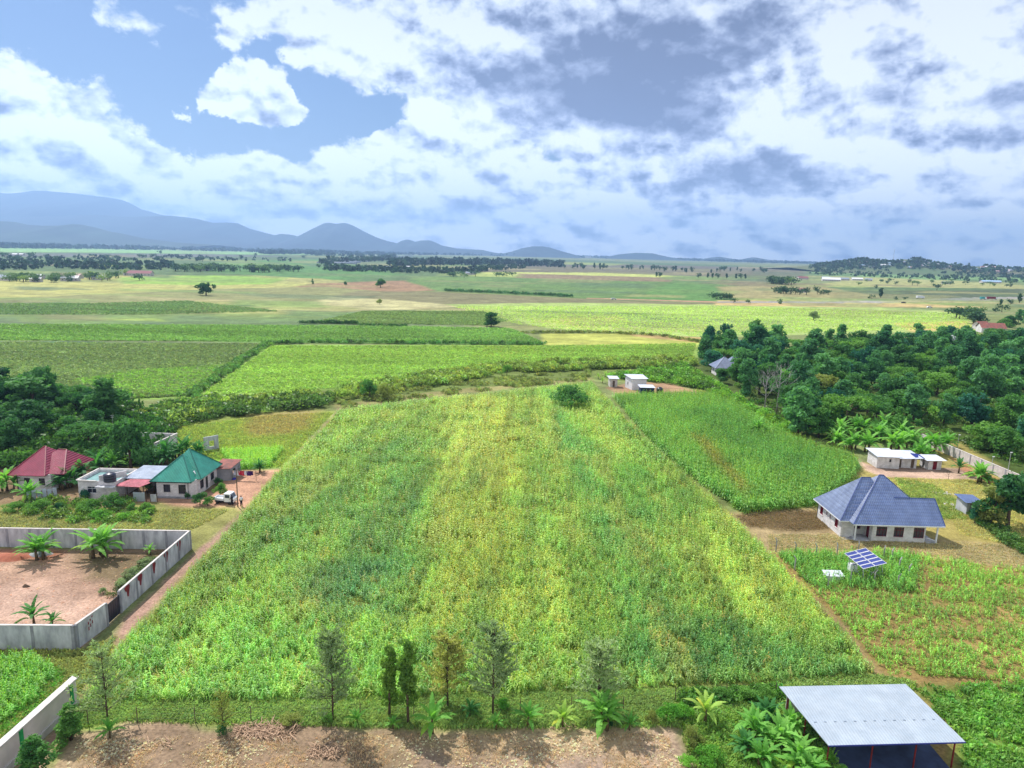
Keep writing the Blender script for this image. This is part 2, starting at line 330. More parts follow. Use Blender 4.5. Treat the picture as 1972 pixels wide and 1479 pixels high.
# value noise on numpy arrays
_lat = rng.random((256, 256)).astype(np.float32)
def vnoise(x, y, s=1.0, oct=4, seed=0):
    tot = np.zeros_like(x, dtype=np.float64); amp = 1.; nrm = 0.
    for o in range(oct):
        fx = x / s * 2 ** o + 17.3 * o + seed * 31.7; fy = y / s * 2 ** o + 5.1 * o + seed * 12.9
        ix = np.floor(fx).astype(np.int64); iy = np.floor(fy).astype(np.int64); tx = fx - ix; ty = fy - iy
        tx = tx * tx * (3 - 2 * tx); ty = ty * ty * (3 - 2 * ty)
        a = _lat[ix & 255, iy & 255]; b = _lat[(ix + 1) & 255, iy & 255]; c = _lat[ix & 255, (iy + 1) & 255]; d = _lat[(ix + 1) & 255, (iy + 1) & 255]
        tot += amp * ((a * (1 - tx) + b * tx) * (1 - ty) + (c * (1 - tx) + d * tx) * ty); nrm += amp; amp *= .5
    return tot / nrm
def poly_sd(X, Y, P):
    """signed distance (positive inside) from points to polygon P (k,2) in metres"""
    d = np.full(X.shape, 1e18); ins = np.zeros(X.shape, bool); k = len(P)
    for i in range(k):
        x0, y0 = P[i]; x1, y1 = P[(i + 1) % k]; ex, ey = x1 - x0, y1 - y0
        t = np.clip(((X - x0) * ex + (Y - y0) * ey) / (ex * ex + ey * ey + 1e-12), 0, 1)
        d = np.minimum(d, (X - x0 - t * ex) ** 2 + (Y - y0 - t * ey) ** 2)
        if y0 != y1:
            c = ((y0 > Y) != (y1 > Y)) & (X < (x1 - x0) * (Y - y0) / (y1 - y0) + x0); ins ^= c
    d = np.sqrt(d); return np.where(ins, d, -d)
def gp(pts): return np.array([tuple(G(*p).xy) for p in pts])
class Layer:
    def __init__(s, pts, rgb, fe=.6, warp=.8, ws=4., a=1., ground=False):
        s.P = np.array(pts, float) if ground else gp(pts); s.c = np.array(C(*rgb)); s.fe = fe; s.warp = warp; s.ws = ws; s.a = a
        m = fe + warp * 1.5 + 1; s.bb = (s.P[:, 0].min() - m, s.P[:, 0].max() + m, s.P[:, 1].min() - m, s.P[:, 1].max() + m)
    def weight(s, X, Y):
        wx = (vnoise(X, Y, s.ws, 3, 3) - .5) * 2 * s.warp; wy = (vnoise(X, Y, s.ws, 3, 9) - .5) * 2 * s.warp
        sd = poly_sd(X + wx, Y + wy, s.P); return np.clip(sd / (2 * s.fe) + .5, 0, 1) * s.a
def paint(X, Y, base, layers):
    out = np.empty((len(X), 3)); out[:] = np.array(C(*base))
    for l in layers:
        b = l.bb; sel = np.nonzero((X > b[0]) & (X < b[1]) & (Y > b[2]) & (Y < b[3]))[0]
        if len(sel) == 0: continue
        wt = l.weight(X[sel], Y[sel])[:, None]; out[sel] = out[sel] * (1 - wt) + l.c * wt
    return out
def in_poly(X, Y, pts, ground=False):
    return poly_sd(X, Y, np.array(pts, float) if ground else gp(pts)) > 0
def scatter_in(pts, n, seed=0, ground=False, dens=None):
    """n random ground points inside polygon; dens(X,Y)->0..1 thins them"""
    P = np.array(pts, float) if ground else gp(pts); r = np.random.default_rng(seed); xs = []; ys = []; got = 0
    x0, x1, y0, y1 = P[:, 0].min(), P[:, 0].max(), P[:, 1].min(), P[:, 1].max()
    for _ in range(60):
        X = r.uniform(x0, x1, n * 2); Y = r.uniform(y0, y1, n * 2); k = poly_sd(X, Y, P) > 0
        if dens is not None: k &= r.random(n * 2) < dens(X, Y)
        xs.append(X[k]); ys.append(Y[k]); got += k.sum()
        if got >= n: break
    return np.concatenate(xs)[:n], np.concatenate(ys)[:n]

# ================================================================== ground colours (soil, grass, tracks, fields, one painted shadow), laid out in photograph pixels and projected to the ground
far, mid, near = 25., 6., .8
PLOT = [(150, 1352), (240, 1230), (400, 1070), (520, 930), (655, 790), (880, 765), (1137, 735), (1250, 850), (1420, 1000), (1560, 1140), (1690, 1300), (1500, 1318), (1000, 1335), (600, 1355)]
GL = [
 # far plain
 Layer([(-400, 484), (560, 488), (1000, 497), (1972, 530), (1972, 560), (-400, 560)], (104, 128, 84), 60, 60, 400),
 Layer([(-600, 476.5), (150, 478), (560, 487), (640, 490), (560, 491), (150, 486), (-600, 483.5)], (150, 195, 120), 10, 5, 300),
 Layer([(-600, 485), (400, 489), (560, 494), (300, 496), (-600, 490)], (118, 122, 112), 20, 20, 300),
 Layer([(620, 497), (760, 488), (800, 492), (700, 506), (640, 512)], (140, 158, 128), 20, 20, 100),
 Layer([(400, 505), (620, 498), (780, 530), (600, 548), (560, 540), (380, 520)], (102, 145, 82), 20, 20, 100),
 Layer([(1000, 505), (1560, 517), (1500, 524), (950, 516)], (122, 118, 104), 20, 20, 150),
 Layer([(880, 512), (1560, 520), (1560, 545), (1330, 540), (1000, 528), (880, 522)], (128, 124, 100), 12, 10, 100),
 Layer([(930, 524), (1150, 525), (1330, 532), (1200, 537), (900, 534)], (196, 205, 118), 6, 6, 60),
 Layer([(1560, 515), (1972, 524), (2100, 545), (1560, 535)], (130, 165, 100), 30, 30, 150),
 # middle plain
 Layer([(-300, 540), (100, 538), (250, 530), (500, 531), (660, 540), (640, 560), (420, 575), (-300, 590)], (186, 184, 112), 6, 6, 60),
 Layer([(230, 534), (400, 530), (560, 534), (520, 547), (420, 549), (240, 546)], (150, 186, 84), 4, 5, 50),
 Layer([(600, 546), (780, 540), (860, 546), (840, 560), (640, 566), (560, 556)], (165, 135, 105), 5, 5, 50),
 Layer([(420, 556), (640, 552), (860, 575), (700, 596), (420, 600), (-300, 604), (-300, 588)], (150, 152, 102), 5, 6, 50),
 Layer([(780, 540), (880, 532), (1300, 540), (1480, 556), (1380, 583), (1180, 578), (840, 560)], (112, 142, 82), 4, 4, 40),
 Layer([(1290, 545), (1480, 556), (1400, 582), (1210, 576)], (104, 144, 78), 3, 3, 40),
 Layer([(1000, 527), (1300, 535), (1290, 543), (990, 535)], (150, 132, 104), 4, 4, 40),
 Layer([(690, 560), (860, 563), (1180, 578), (1380, 584), (1380, 590), (860, 590), (640, 572)], (138, 134, 98), 3, 4, 30),
 Layer([(640, 572), (760, 577), (900, 590), (720, 600), (560, 590)], (196, 190, 138), 3, 4, 30),
 Layer([(-200, 583), (130, 582), (185, 587), (120, 604), (-200, 606)], (88, 122, 84), 2, 4, 30),
 Layer([(185, 590), (270, 588), (375, 581), (355, 592), (300, 602), (180, 603)], (92, 136, 80), 2, 3, 30),
 Layer([(380, 578), (560, 582), (700, 594), (640, 608), (330, 602)], (166, 168, 104), 2, 4, 30),
 Layer([(430, 588), (480, 586), (520, 594), (440, 598)], (98, 126, 78), 2, 2, 20),
 Layer([(-200, 606), (200, 604), (640, 606), (680, 625), (-200, 640)], (126, 148, 86), 2, 4, 30),
 Layer([(30, 612), (160, 616), (300, 612), (330, 620), (130, 624), (30, 620)], (166, 190, 88), 1.5, 3, 30),
 Layer([(690, 598), (860, 596), (935, 600), (975, 618), (940, 628), (580, 622), (650, 606)], (106, 128, 82), 2, 3, 30),
 Layer([(860, 586), (1100, 583), (1400, 587), (1700, 592), (1850, 600), (1890, 636), (1350, 650), (1200, 642), (1050, 632), (980, 612)], (172, 192, 112), 2.5, 4, 30),
 Layer([(1080, 606), (1190, 604), (1215, 622), (1120, 630), (1050, 620)], (208, 192, 112), 2.5, 4, 20, .8),
 Layer([(1020, 612), (1330, 622), (1400, 640), (1200, 640), (1040, 630)], (190, 196, 112), 2.5, 4, 20, .6),
 Layer([(1380, 578), (1700, 580), (1900, 592), (1650, 592), (1380, 588)], (214, 184, 128), 1.5, 3, 20, .8),
 Layer([(1720, 622), (1860, 618), (1880, 634), (1760, 640)], (208, 178, 112), 2, 3, 20, .8),
 Layer([(1600, 560), (1830, 560), (1972, 556), (1972, 572), (1700, 578), (1560, 570)], (98, 110, 80), 4, 5, 40),  # shadow zone on the tan plain, painted into the ground colour
 Layer([(1560, 530), (1972, 545), (1972, 556), (1600, 552), (1470, 545)], (176, 178, 116), 4, 4, 40),
 Layer([(1380, 552), (1560, 548), (1700, 572), (1600, 578), (1400, 574)], (166, 158, 110), 4, 4, 40),
 # road across the plain
 Layer([(1380, 580.5), (1560, 580), (1700, 578), (1850, 573.5), (2100, 570), (2100, 576), (1850, 580), (1700, 583.5), (1560, 583.5), (1380, 583)], (168, 164, 158), .8, .5, 20),
 Layer([(1130, 573.5), (1380, 580.5), (1380, 583), (1130, 575)], (190, 150, 125), .6, .5, 20),
 # green bands left of the middle
 Layer([(-200, 622), (130, 622), (560, 626), (590, 622), (800, 628), (985, 632), (1045, 664), (515, 661), (300, 655), (-200, 657)], (118, 156, 78), 1, 2, 20),
 Layer([(790, 628), (985, 633), (1045, 664), (760, 663)], (116, 156, 80), 1, 1, 20),
 Layer([(-200, 657), (300, 657), (515, 661), (370, 765), (120, 775), (-200, 760)], (122, 138, 92), 1, 2, 15),
 Layer([(-100, 656), (200, 658), (190, 668), (-100, 668)], (84, 118, 82), 1, 2, 15),
 Layer([(120, 676), (230, 672), (240, 688), (140, 690)], (84, 118, 74), 1, 2, 10, .7),
 Layer([(140, 728), (250, 712), (420, 705), (372, 768), (130, 778)], (138, 170, 82), 1.5, 3, 12),
 Layer([(515, 664), (1045, 664), (1350, 655), (1345, 700), (1000, 704), (850, 740), (680, 760), (380, 766)], (146, 182, 84), 1, 2, 12),
 Layer([(940, 666), (1100, 665), (1110, 680), (960, 692), (900, 684)], (186, 184, 84), 2, 3, 12, .9),
 Layer([(520, 668), (900, 666), (880, 690), (560, 690)], (158, 176, 84), 2, 4, 12, .7),
 Layer([(1045, 642), (1200, 642), (1350, 658), (1340, 670), (1100, 672), (1045, 662)], (186, 190, 96), 1, 2, 12),
 Layer([(1210, 643), (1360, 650), (1345, 660), (1220, 648)], (196, 170, 112), .8, 1, 12),
 Layer([(1045, 664), (1345, 668), (1340, 700), (1000, 700)], (140, 160, 72), 2, 3, 12, .8),
 # scrub line soil
 Layer([(250, 790), (400, 765), (680, 750), (850, 722), (1000, 698), (1340, 695), (1340, 745), (1137, 730), (880, 752), (655, 780), (600, 800), (300, 830)], (122, 138, 72), 2, 3, 10),
 Layer([(640, 779), (880, 750), (1137, 727), (1137, 734), (880, 759), (650, 787)], (168, 158, 104), .8, 1.6, 4, .8),
 # left plots
 Layer([(290, 825), (520, 795), (650, 790), (560, 890), (500, 905), (420, 890), (300, 880)], (146, 160, 76), 1, 2, 10),
 Layer([(470, 800), (620, 790), (590, 835), (500, 845)], (168, 148, 98), 2, 3, 10, .8),
 Layer([(405, 870), (560, 868), (540, 900), (420, 905)], (140, 186, 62), .8, 1.5, 10),
 Layer([(-60, 700), (250, 780), (300, 830), (300, 900), (-60, 900)], (62, 92, 48), 2, 3, 10),
 Layer([(-60, 900), (430, 900), (430, 975), (-60, 975)], (150, 125, 95), 1, 2, 8),
 Layer([(430, 905), (560, 905), (470, 1000), (240, 975), (160, 985), (160, 965), (300, 960), (420, 945)], (206, 160, 132), .6, .8, 5),
 Layer([(-60, 975), (160, 975), (300, 970), (455, 978), (470, 995), (370, 1062), (340, 1030), (-60, 1045)], (158, 156, 92), .8, 1.5, 6),
 Layer([(60, 985), (260, 985), (300, 1005), (200, 1010), (60, 1000)], (120, 148, 74), .8, 1.5, 6, .7),
 # the track beside the plot
 Layer([(560, 890), (655, 785), (662, 785), (540, 915), (420, 1050), (330, 1140), (250, 1222), (165, 1345), (90, 1500), (30, 1560), (-60, 1560), (110, 1400), (175, 1300), (240, 1190), (330, 1110), (385, 1058), (470, 985)], (186, 150, 132), .5, .8, 4),
 # compound
 Layer([(-200, 1060), (362, 1056), (228, 1182), (204, 1205), (156, 1250), (-200, 1250)], (184, 150, 128), .4, .3, 5),
 Layer([(-200, 1120), (120, 1130), (190, 1200), (-200, 1200)], (206, 172, 152), 2, 2, 5, .8),
 Layer([(150, 1060), (362, 1056), (260, 1150), (170, 1120)], (116, 104, 72), 1.5, 2, 4, .8),
 Layer([(-100, 1060), (120, 1062), (100, 1078), (-100, 1078)], (184, 112, 86), 1.2, 1, 4, .8),
 # bottom left verge and maize
 Layer([(-400, 1255), (158, 1253), (225, 1225), (210, 1262), (150, 1335), (90, 1400), (-60, 1560), (-400, 1560)], (146, 150, 82), .8, 1, 5),
 Layer([(-400, 1265), (120, 1265), (130, 1300), (80, 1370), (0, 1430), (-400, 1500)], (104, 138, 52), 1, 1.2, 5),
 Layer([(150, 1260), (215, 1225), (200, 1262), (160, 1275)], (90, 96, 56), .6, .8, 3, .7),
 # plot soil
 Layer(PLOT, (132, 142, 66), .8, .5, 8),
 # strips and front yard
 Layer([(160, 1350), (1500, 1318), (1560, 1330), (1560, 1560), (60, 1560), (120, 1400)], (136, 158, 78), .5, .5, 5),
 Layer([(120, 1408), (250, 1392), (420, 1396), (640, 1395), (820, 1405), (1300, 1398), (1330, 1440), (1400, 1479), (1640, 1479), (1640, 1700), (0, 1700), (90, 1479)], (180, 156, 124), .5, 1.2, 3),
 Layer([(240, 1400), (640, 1396), (700, 1430), (640, 1600), (180, 1600), (170, 1450)], (150, 126, 104), 1.2, 2, 3, .8),
 Layer([(800, 1450), (1200, 1450), (1230, 1600), (760, 1600)], (172, 148, 132), 1.2, 2, 3, .8),
 Layer([(1230, 1385), (1310, 1400), (1420, 1500), (1450, 1600), (1280, 1600), (1230, 1450)], (186, 160, 138), .8, 1.5, 3, .8),
 Layer([(1120, 1330), (1330, 1330), (1320, 1345), (1100, 1345)], (176, 176, 90), .5, 1, 3, .7),
 Layer([(1310, 1345), (1520, 1330), (1620, 1479), (1660, 1650), (1440, 1650), (1330, 1450)], (122, 144, 62), 1, 1.2, 3, .9),
 # right side
 Layer([(1170, 745), (1230, 735), (1300, 740), (1340, 755), (1400, 770), (1280, 766), (1230, 768), (1195, 762)], (186, 150, 118), .8, 1.5, 6),
 Layer([(1180, 762), (1395, 765), (1460, 805), (1530, 850), (1640, 880), (1665, 905), (1640, 930), (1575, 978), (1430, 990), (1250, 840)], (118, 150, 54), 1, 1.5, 6),
 Layer([(1340, 745), (1420, 770), (1530, 835), (1620, 878), (1600, 885), (1520, 850), (1440, 800), (1370, 770)], (156, 148, 92), 1, 1.5, 5, .8),
 Layer([(1340, 690), (1972, 640), (2300, 640), (2300, 925), (1900, 910), (1850, 862), (1600, 850), (1530, 820), (1450, 775), (1345, 730)], (88, 108, 50), 2, 4, 10),
 Layer([(1700, 700), (1760, 700), (1790, 740), (1720, 750)], (140, 160, 70), 2, 4, 10),
 Layer([(1575, 978), (1640, 930), (1665, 890), (1850, 850), (1972, 930), (2300, 1000), (2300, 1180), (1972, 1095), (1700, 1055), (1480, 1065), (1430, 990)], (172, 158, 92), 1, 1.5, 6),
 Layer([(1405, 988), (1575, 978), (1640, 1040), (1850, 1040), (1972, 1050), (2200, 1120), (1972, 1100), (1850, 1085), (1700, 1060), (1480, 1066)], (182, 160, 118), 1, 1.5, 4),
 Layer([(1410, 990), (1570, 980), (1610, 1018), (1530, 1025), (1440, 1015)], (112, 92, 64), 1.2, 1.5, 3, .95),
 Layer([(1550, 1034), (1572, 1034), (1575, 1048), (1553, 1048)], (198, 172, 150), .4, .3, 3),
 Layer([(1860, 970), (1972, 1060), (2100, 1120), (1972, 1075), (1880, 1010)], (88, 112, 54), .8, .8, 4, .7),
 Layer([(1720, 925), (1800, 935), (1840, 960), (1860, 990), (1800, 1000), (1740, 960)], (140, 152, 72), 2, 2, 4, .6),
 Layer([(1650, 884), (1690, 900), (1880, 902), (1898, 918), (1890, 924), (1700, 918), (1665, 905)], (222, 188, 164), .5, .6, 4),
 Layer([(1665, 897), (1880, 904), (1850, 911), (1690, 906)], (178, 150, 132), .5, .4, 4, .8),
 Layer([(1830, 880), (1940, 930), (1930, 940), (1850, 905)], (196, 136, 96), .6, .8, 4, .8),
 # lower right field soil
 Layer([(1480, 1066), (1700, 1058), (1972, 1095), (2300, 1160), (2300, 1700), (1880, 1700), (1760, 1340), (1700, 1300), (1600, 1180)], (160, 134, 84), .6, .8, 4),
 Layer([(1560, 1140), (1600, 1180), (1700, 1300), (1740, 1320), (1700, 1310), (1690, 1300)], (176, 140, 108), .5, .6, 4),
 Layer([(1750, 1330), (2300, 1300), (2300, 1700), (1880, 1700), (1830, 1400)], (112, 140, 60), .8, 1.2, 4),
]
_r = random.Random(77); _pal = [(150, 150, 104), (118, 138, 92), (128, 158, 88), (172, 168, 112), (104, 128, 84), (140, 128, 100), (160, 176, 100), (182, 172, 124), (98, 122, 92)]
MOS = []
for _i in range(210):
    _y = 496 + 150 * _r.random() ** 1.6; _x = _r.uniform(-200, 2100); _y += (_x - 986) * .025 * (1 if _y < 560 else .4); _s = (_y - 480) / 100; _w = _r.uniform(60, 330) * (.5 + _s * .6); _h = _r.uniform(2, 9) * (.35 + _s)
    if _y > 625 + 0 * _x or (_x > 1350 and _y > 600): continue
    MOS.append(Layer([(_x, _y), (_x + _w, _y + .025 * _w), (_x + _w * _r.uniform(.7, 1.1), _y + .02 * _w + _h), (_x + _r.uniform(-.2, .2) * _w, _y + _h)], _r.choice(_pal), 2 + 3 / _s, 4, 40, _r.uniform(.35, .7)))
GL[36:36] = MOS
def ground_color(X, Y):
    c = paint(X, Y, (138, 148, 92), GL)
    f = vnoise(X, Y, 7, 4, 5)[:, None]; g = vnoise(X, Y, 1.1, 3, 8)[:, None]
    h_ = vnoise(X, Y, 2.6, 4, 14)[:, None]; c = c * (0.66 + .68 * f) * (.84 + .32 * g) * (.86 + .28 * h_)
    return c
# fan-shaped ground sheet, fine near the camera and coarse far away, reaching the horizon
na, nr = 760, 820
A = np.linspace(R_(-62), R_(62), na); A = np.sign(A) * (np.abs(A) / R_(62)) ** 1.15 * R_(62)
Rr = np.concatenate([[14, 24], np.geomspace(34, 700, nr - 142), np.geomspace(712, 16000, 140)])
AA, RR = np.meshgrid(A, Rr); gx = (RR * np.sin(AA)).ravel(); gy = (RR * np.cos(AA)).ravel()
gz = np.where(RR.ravel() < 300, (vnoise(gx, gy, 3, 3, 2) - .5) * .10, 0)
idx = np.arange(na * nr).reshape(nr, na)
F = np.stack([idx[:-1, :-1], idx[:-1, 1:], idx[1:, 1:], idx[1:, :-1]], -1).reshape(-1, 4)
gm, t = newmat('ground_material'); nd = t.nodes.new; lk = t.links.new
b = nd('ShaderNodeBsdfPrincipled'); o = nd('ShaderNodeOutputMaterial'); lk(b.outputs[0], o.inputs[0]); b.inputs['Roughness'].default_value = .95; b.inputs['Specular IOR Level'].default_value = .1
at = nd('ShaderNodeAttribute'); at.attribute_name = 'Col'; geo = nd('ShaderNodeNewGeometry')
def gnoise(scale, stretch=(1, 1, 1), detail=5, rot=0):
    mp = nd('ShaderNodeMapping'); mp.inputs['Scale'].default_value = stretch; mp.inputs['Rotation'].default_value = (0, 0, rot); lk(geo.outputs['Position'], mp.inputs[0])
    n = nd('ShaderNodeTexNoise'); n.inputs['Scale'].default_value = scale; n.inputs['Detail'].default_value = detail; n.inputs['Roughness'].default_value = .65; lk(mp.outputs[0], n.inputs['Vector']); return n.outputs[0]
def mr(v, a, b_, c, d):
    n = nd('ShaderNodeMapRange'); lk(v, n.inputs[0]); n.inputs[1].default_value = a; n.inputs[2].default_value = b_; n.inputs[3].default_value = c; n.inputs[4].default_value = d; return n.outputs[0]
def mm(a, b_):
    n = nd('ShaderNodeMath'); n.operation = 'MULTIPLY'; lk(a, n.inputs[0]); lk(b_, n.inputs[1]); return n.outputs[0]
n1 = gnoise(3.2); n2 = gnoise(.45); n3 = gnoise(.022, (1, 2.2, 1), 6, .1); n4 = gnoise(.12, (.5, 2.5, 1), 5)
fac = mm(mm(mr(n1, .3, .7, .62, 1.38), mr(n2, .3, .7, .82, 1.18)), mm(mr(n3, .3, .7, .82, 1.16), mr(n4, .3, .7, .84, 1.16)))
mu = nd('ShaderNodeVectorMath'); mu.operation = 'SCALE'; lk(at.outputs[0], mu.inputs[0]); lk(fac, mu.inputs['Scale'])
lk(mu.outputs[0], b.inputs['Base Color'])
bp = nd('ShaderNodeBump'); bp.inputs['Strength'].default_value = .6; bp.inputs['Distance'].default_value = .12; lk(n1, bp.inputs['Height']); lk(bp.outputs[0], b.inputs['Normal'])
me = npmesh('ground', np.stack([gx, gy, gz], 1), F[:, ::-1] if False else F, ground_color(gx, gy), [gm], smooth=True)
gr = link('ground', me); tag(gr, kind='structure')

# ================================================================== mountains and hills (real ridges at their own distance)
def ridge(name, D, pts, depth, c1, c2, rough=30, seed=1, base=-5, n=220, m=26, pk=1.3, lab=None):
    """heightfield whose crest line, at distance D, follows the given skyline; flanks fall away over `depth` metres"""
    S = np.array([tuple(atY(px, py, D)) for px, py in pts]); xs = np.linspace(S[0, 0], S[-1, 0], n); zs = np.interp(xs, S[:, 0], S[:, 2])
    T = np.linspace(-1, 1, m); X, TT = np.meshgrid(xs, T); Yv = D + TT * depth
    fall = np.clip(1 - np.abs(TT), 0, 1) ** pk
    gul = (vnoise(X / 1.0, Yv * .35, rough * 12, 5, seed) - .5)
    Z = base + (zs[None, :] - base) * fall * (1 + gul * 1.1 * (1 - fall))
    V = np.stack([X + gul * rough * 4 * (1 - fall), Yv, np.maximum(Z, base)], -1).reshape(-1, 3)
    ii = np.arange(n * m).reshape(m, n); Fq = np.stack([ii[:-1, :-1], ii[:-1, 1:], ii[1:, 1:], ii[1:, :-1]], -1).reshape(-1, 4)
    mt = mat(name + '_slope', c1, c2, .0022, .95, coord='Object', detail=8)
    o = link(name, npmesh(name, V, Fq, None, [mt], smooth=True)); tag(o, kind='structure'); return xs, D + T * depth, V.reshape(m, n, 3)[:, :, 2]
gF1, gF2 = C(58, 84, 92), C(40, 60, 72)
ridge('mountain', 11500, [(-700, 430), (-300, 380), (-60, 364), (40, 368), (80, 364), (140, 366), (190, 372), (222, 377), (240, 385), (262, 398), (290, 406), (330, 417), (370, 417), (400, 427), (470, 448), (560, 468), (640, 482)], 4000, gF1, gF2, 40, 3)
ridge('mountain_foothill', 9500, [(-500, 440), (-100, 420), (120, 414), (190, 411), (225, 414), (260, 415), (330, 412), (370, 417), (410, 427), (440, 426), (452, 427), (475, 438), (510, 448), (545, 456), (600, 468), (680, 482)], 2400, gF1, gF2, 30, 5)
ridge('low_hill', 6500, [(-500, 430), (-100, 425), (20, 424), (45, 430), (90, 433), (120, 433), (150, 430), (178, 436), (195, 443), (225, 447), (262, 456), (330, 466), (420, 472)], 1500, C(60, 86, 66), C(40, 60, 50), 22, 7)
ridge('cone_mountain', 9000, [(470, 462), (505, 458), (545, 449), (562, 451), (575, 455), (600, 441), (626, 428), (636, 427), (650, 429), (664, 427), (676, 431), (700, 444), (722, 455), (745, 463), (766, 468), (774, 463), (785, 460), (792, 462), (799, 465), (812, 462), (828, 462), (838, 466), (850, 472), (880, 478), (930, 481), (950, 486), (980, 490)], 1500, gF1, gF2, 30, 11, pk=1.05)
ridge('distant_hill', 8500, [(960, 490), (985, 484), (1005, 477), (1025, 473), (1045, 473), (1060, 476), (1085, 484), (1110, 491)], 900, gF1, gF2, 20, 13)
ridge('distant_hill', 9000, [(1165, 495), (1195, 489), (1225, 486), (1255, 487), (1280, 493), (1300, 497)], 900, gF1, gF2, 20, 15)
ridge('distant_hill', 9500, [(1350, 500), (1368, 496), (1386, 494), (1410, 498), (1425, 500), (1440, 497), (1452, 495), (1480, 500), (1510, 503), (1540, 506)], 900, gF1, gF2, 20, 17)
HILL = ridge('settled_hill', 2750, [(1520, 515), (1590, 508), (1625, 505), (1650, 500), (1668, 498), (1690, 500), (1720, 501), (1745, 498), (1765, 499), (1785, 503), (1815, 508), (1850, 511), (1900, 513), (1990, 520)], 420, C(98, 126, 74), C(120, 116, 84), 4, 19, base=-1)

def hillG(px, py):
    """first point where the sight line through a pixel meets the settled hill (else the plain)"""
    d = ray(px, py); xs, ys, Z = HILL
    for y in np.linspace(ys[0], ys[-1], 160):
        p = Vector((d.x, d.y, d.z)) * (y / d.y); z = p.z + CAM_H
        if not xs[0] < p.x < xs[-1]: continue
        i = np.interp(p.x, xs, np.arange(len(xs))); j = np.interp(y, ys, np.arange(len(ys))); hz_ = Z[int(round(j)), int(round(i))]
        if hz_ > z: return Vector((p.x, y, hz_ - .3))
    g = G(px, py) if d.z < -5 else None
    return g if g is not None and g.y < 2400 else None
# ================================================================== haze: one box of even, thin air round everything
hm, t = newmat('haze_air'); nd = t.nodes.new; lk = t.links.new
pv = nd('ShaderNodeVolumePrincipled'); pv.inputs['Color'].default_value = (.38, .61, 1.0, 1); pv.inputs['Density'].default_value = 1.1e-4; pv.inputs['Anisotropy'].default_value = .4
o = nd('ShaderNodeOutputMaterial'); lk(pv.outputs[0], o.inputs['Volume'])
tag(MB().box(-16500, 16500, -300, 17500, -30, 960).build('haze', hm), kind='stuff')

# ================================================================== crops (stuff): merged plants, tinted by patch and by plant
def strip(pts, wid, side):
    """quad strip along pts (k,3) with half widths wid along the side vector"""
    pts = np.array(pts, float); s = np.array(side, float); V = []
    for p, w_ in zip(pts, wid): V += [p - s * w_, p + s * w_]
    Fq = [(2 * i, 2 * i + 1, 2 * i + 3, 2 * i + 2) for i in range(len(pts) - 1)]
    return np.array(V), np.array(Fq)
def join(parts):
    V, F_, K, n = [], [], [], 0
    for v, f, c in parts:
        V.append(v); F_.append(np.array(f) + n); K.append(np.tile(c, (len(v), 1)) if np.ndim(c) == 1 else c); n += len(v)
    return np.concatenate(V), np.concatenate(F_), np.concatenate(K)
def maize_proto(r, lod=0, h=1.9, tassel=True):
    parts = []; nl = (9, 6, 4)[lod]; seg = (3, 2, 2)[lod]
    for a in ((0, math.pi / 2) if lod < 1 else (0,)):
        parts.append((*strip([(0, 0, 0), (0, 0, h)], [.022, .012], (math.cos(a), math.sin(a), 0)), np.array([.8, .9, .6])))
    ph = r.uniform(0, 6.28)
    for i in range(nl):
        z = h * (.12 + .78 * i / nl); a = ph + i * 2.9 + r.uniform(-.5, .5); L_ = r.uniform(.55, .85) * (1.1 if i < nl * .7 else .7) * h / 1.9; d = np.array([math.cos(a), math.sin(a), 0])
        sd = np.array([-math.sin(a), math.cos(a), .25]); rise = r.uniform(.25, .5)
        pts = [np.array([0, 0, z]) + d * L_ * t * (1 - .15 * t) + np.array([0, 0, L_ * (rise * 2 * t - (rise * 2 + r.uniform(.1, .5)) * t * t)]) for t in np.linspace(0, 1, seg + 1)]
        wd = [.03] + [.055] * (seg - 1) + [.008]; wd = [x * (1.0, 1.35, 1.9)[lod] for x in wd]
        dry = np.array([1.35, 1.0, .75]) if (i < 2 and r.random() < .5) else np.array([1., 1., 1.]) * r.uniform(.85, 1.15)
        parts.append((*strip(pts, wd, sd), dry))
    if tassel:
        for k in range(2 if lod else 4):
            a = r.uniform(0, 6.28); parts.append((*strip([(0, 0, h * .97), (.07 * math.cos(a), .07 * math.sin(a), h * 1.14)], [.012, .008], (-math.sin(a), math.cos(a), 0)), np.array([1.7, 1.2, .9])))
    return join(parts)
def weed_proto(r, n=7, h=.6, rad=.35, wd=.05):
    parts = []
    for i in range(n):
        a = r.uniform(0, 6.28); p0 = np.array([r.uniform(-rad, rad), r.uniform(-rad, rad), 0]); d = np.array([math.cos(a), math.sin(a), 0]); hh = h * r.uniform(.5, 1)
        pts = [p0, p0 + np.array([0, 0, hh * .7]) + d * hh * .2, p0 + np.array([0, 0, hh * .9]) + d * hh * .6]
        parts.append((*strip(pts, [wd * .6, wd, wd * .2], (-math.sin(a), math.cos(a), 0)), np.ones(3) * r.uniform(.8, 1.2)))
    return join(parts)
def clump_proto(r, n=10, rad=.5, h=.5, s=.16, flat=.7):
    """leafy clump: little quads on a dome"""
    parts = []
    for i in range(n):
        a = r.uniform(0, 6.28); e = r.uniform(.1, 1.4); q = r.uniform(.5, 1)
        c = np.array([rad * q * math.cos(a) * math.cos(e), rad * q * math.sin(a) * math.cos(e), h * q * math.sin(e) * flat + h * .2])
        u = r.normal(size=3); u /= np.linalg.norm(u); v = np.cross(u, r.normal(size=3)); v /= np.linalg.norm(v); ss_ = s * r.uniform(.6, 1.3)
        parts.append((np.array([c - u * ss_, c + v * ss_ * .6, c + u * ss_, c - v * ss_ * .6]), np.array([[0, 1, 2, 3]]), np.ones(3) * r.uniform(.75, 1.25)))
    return join(parts)
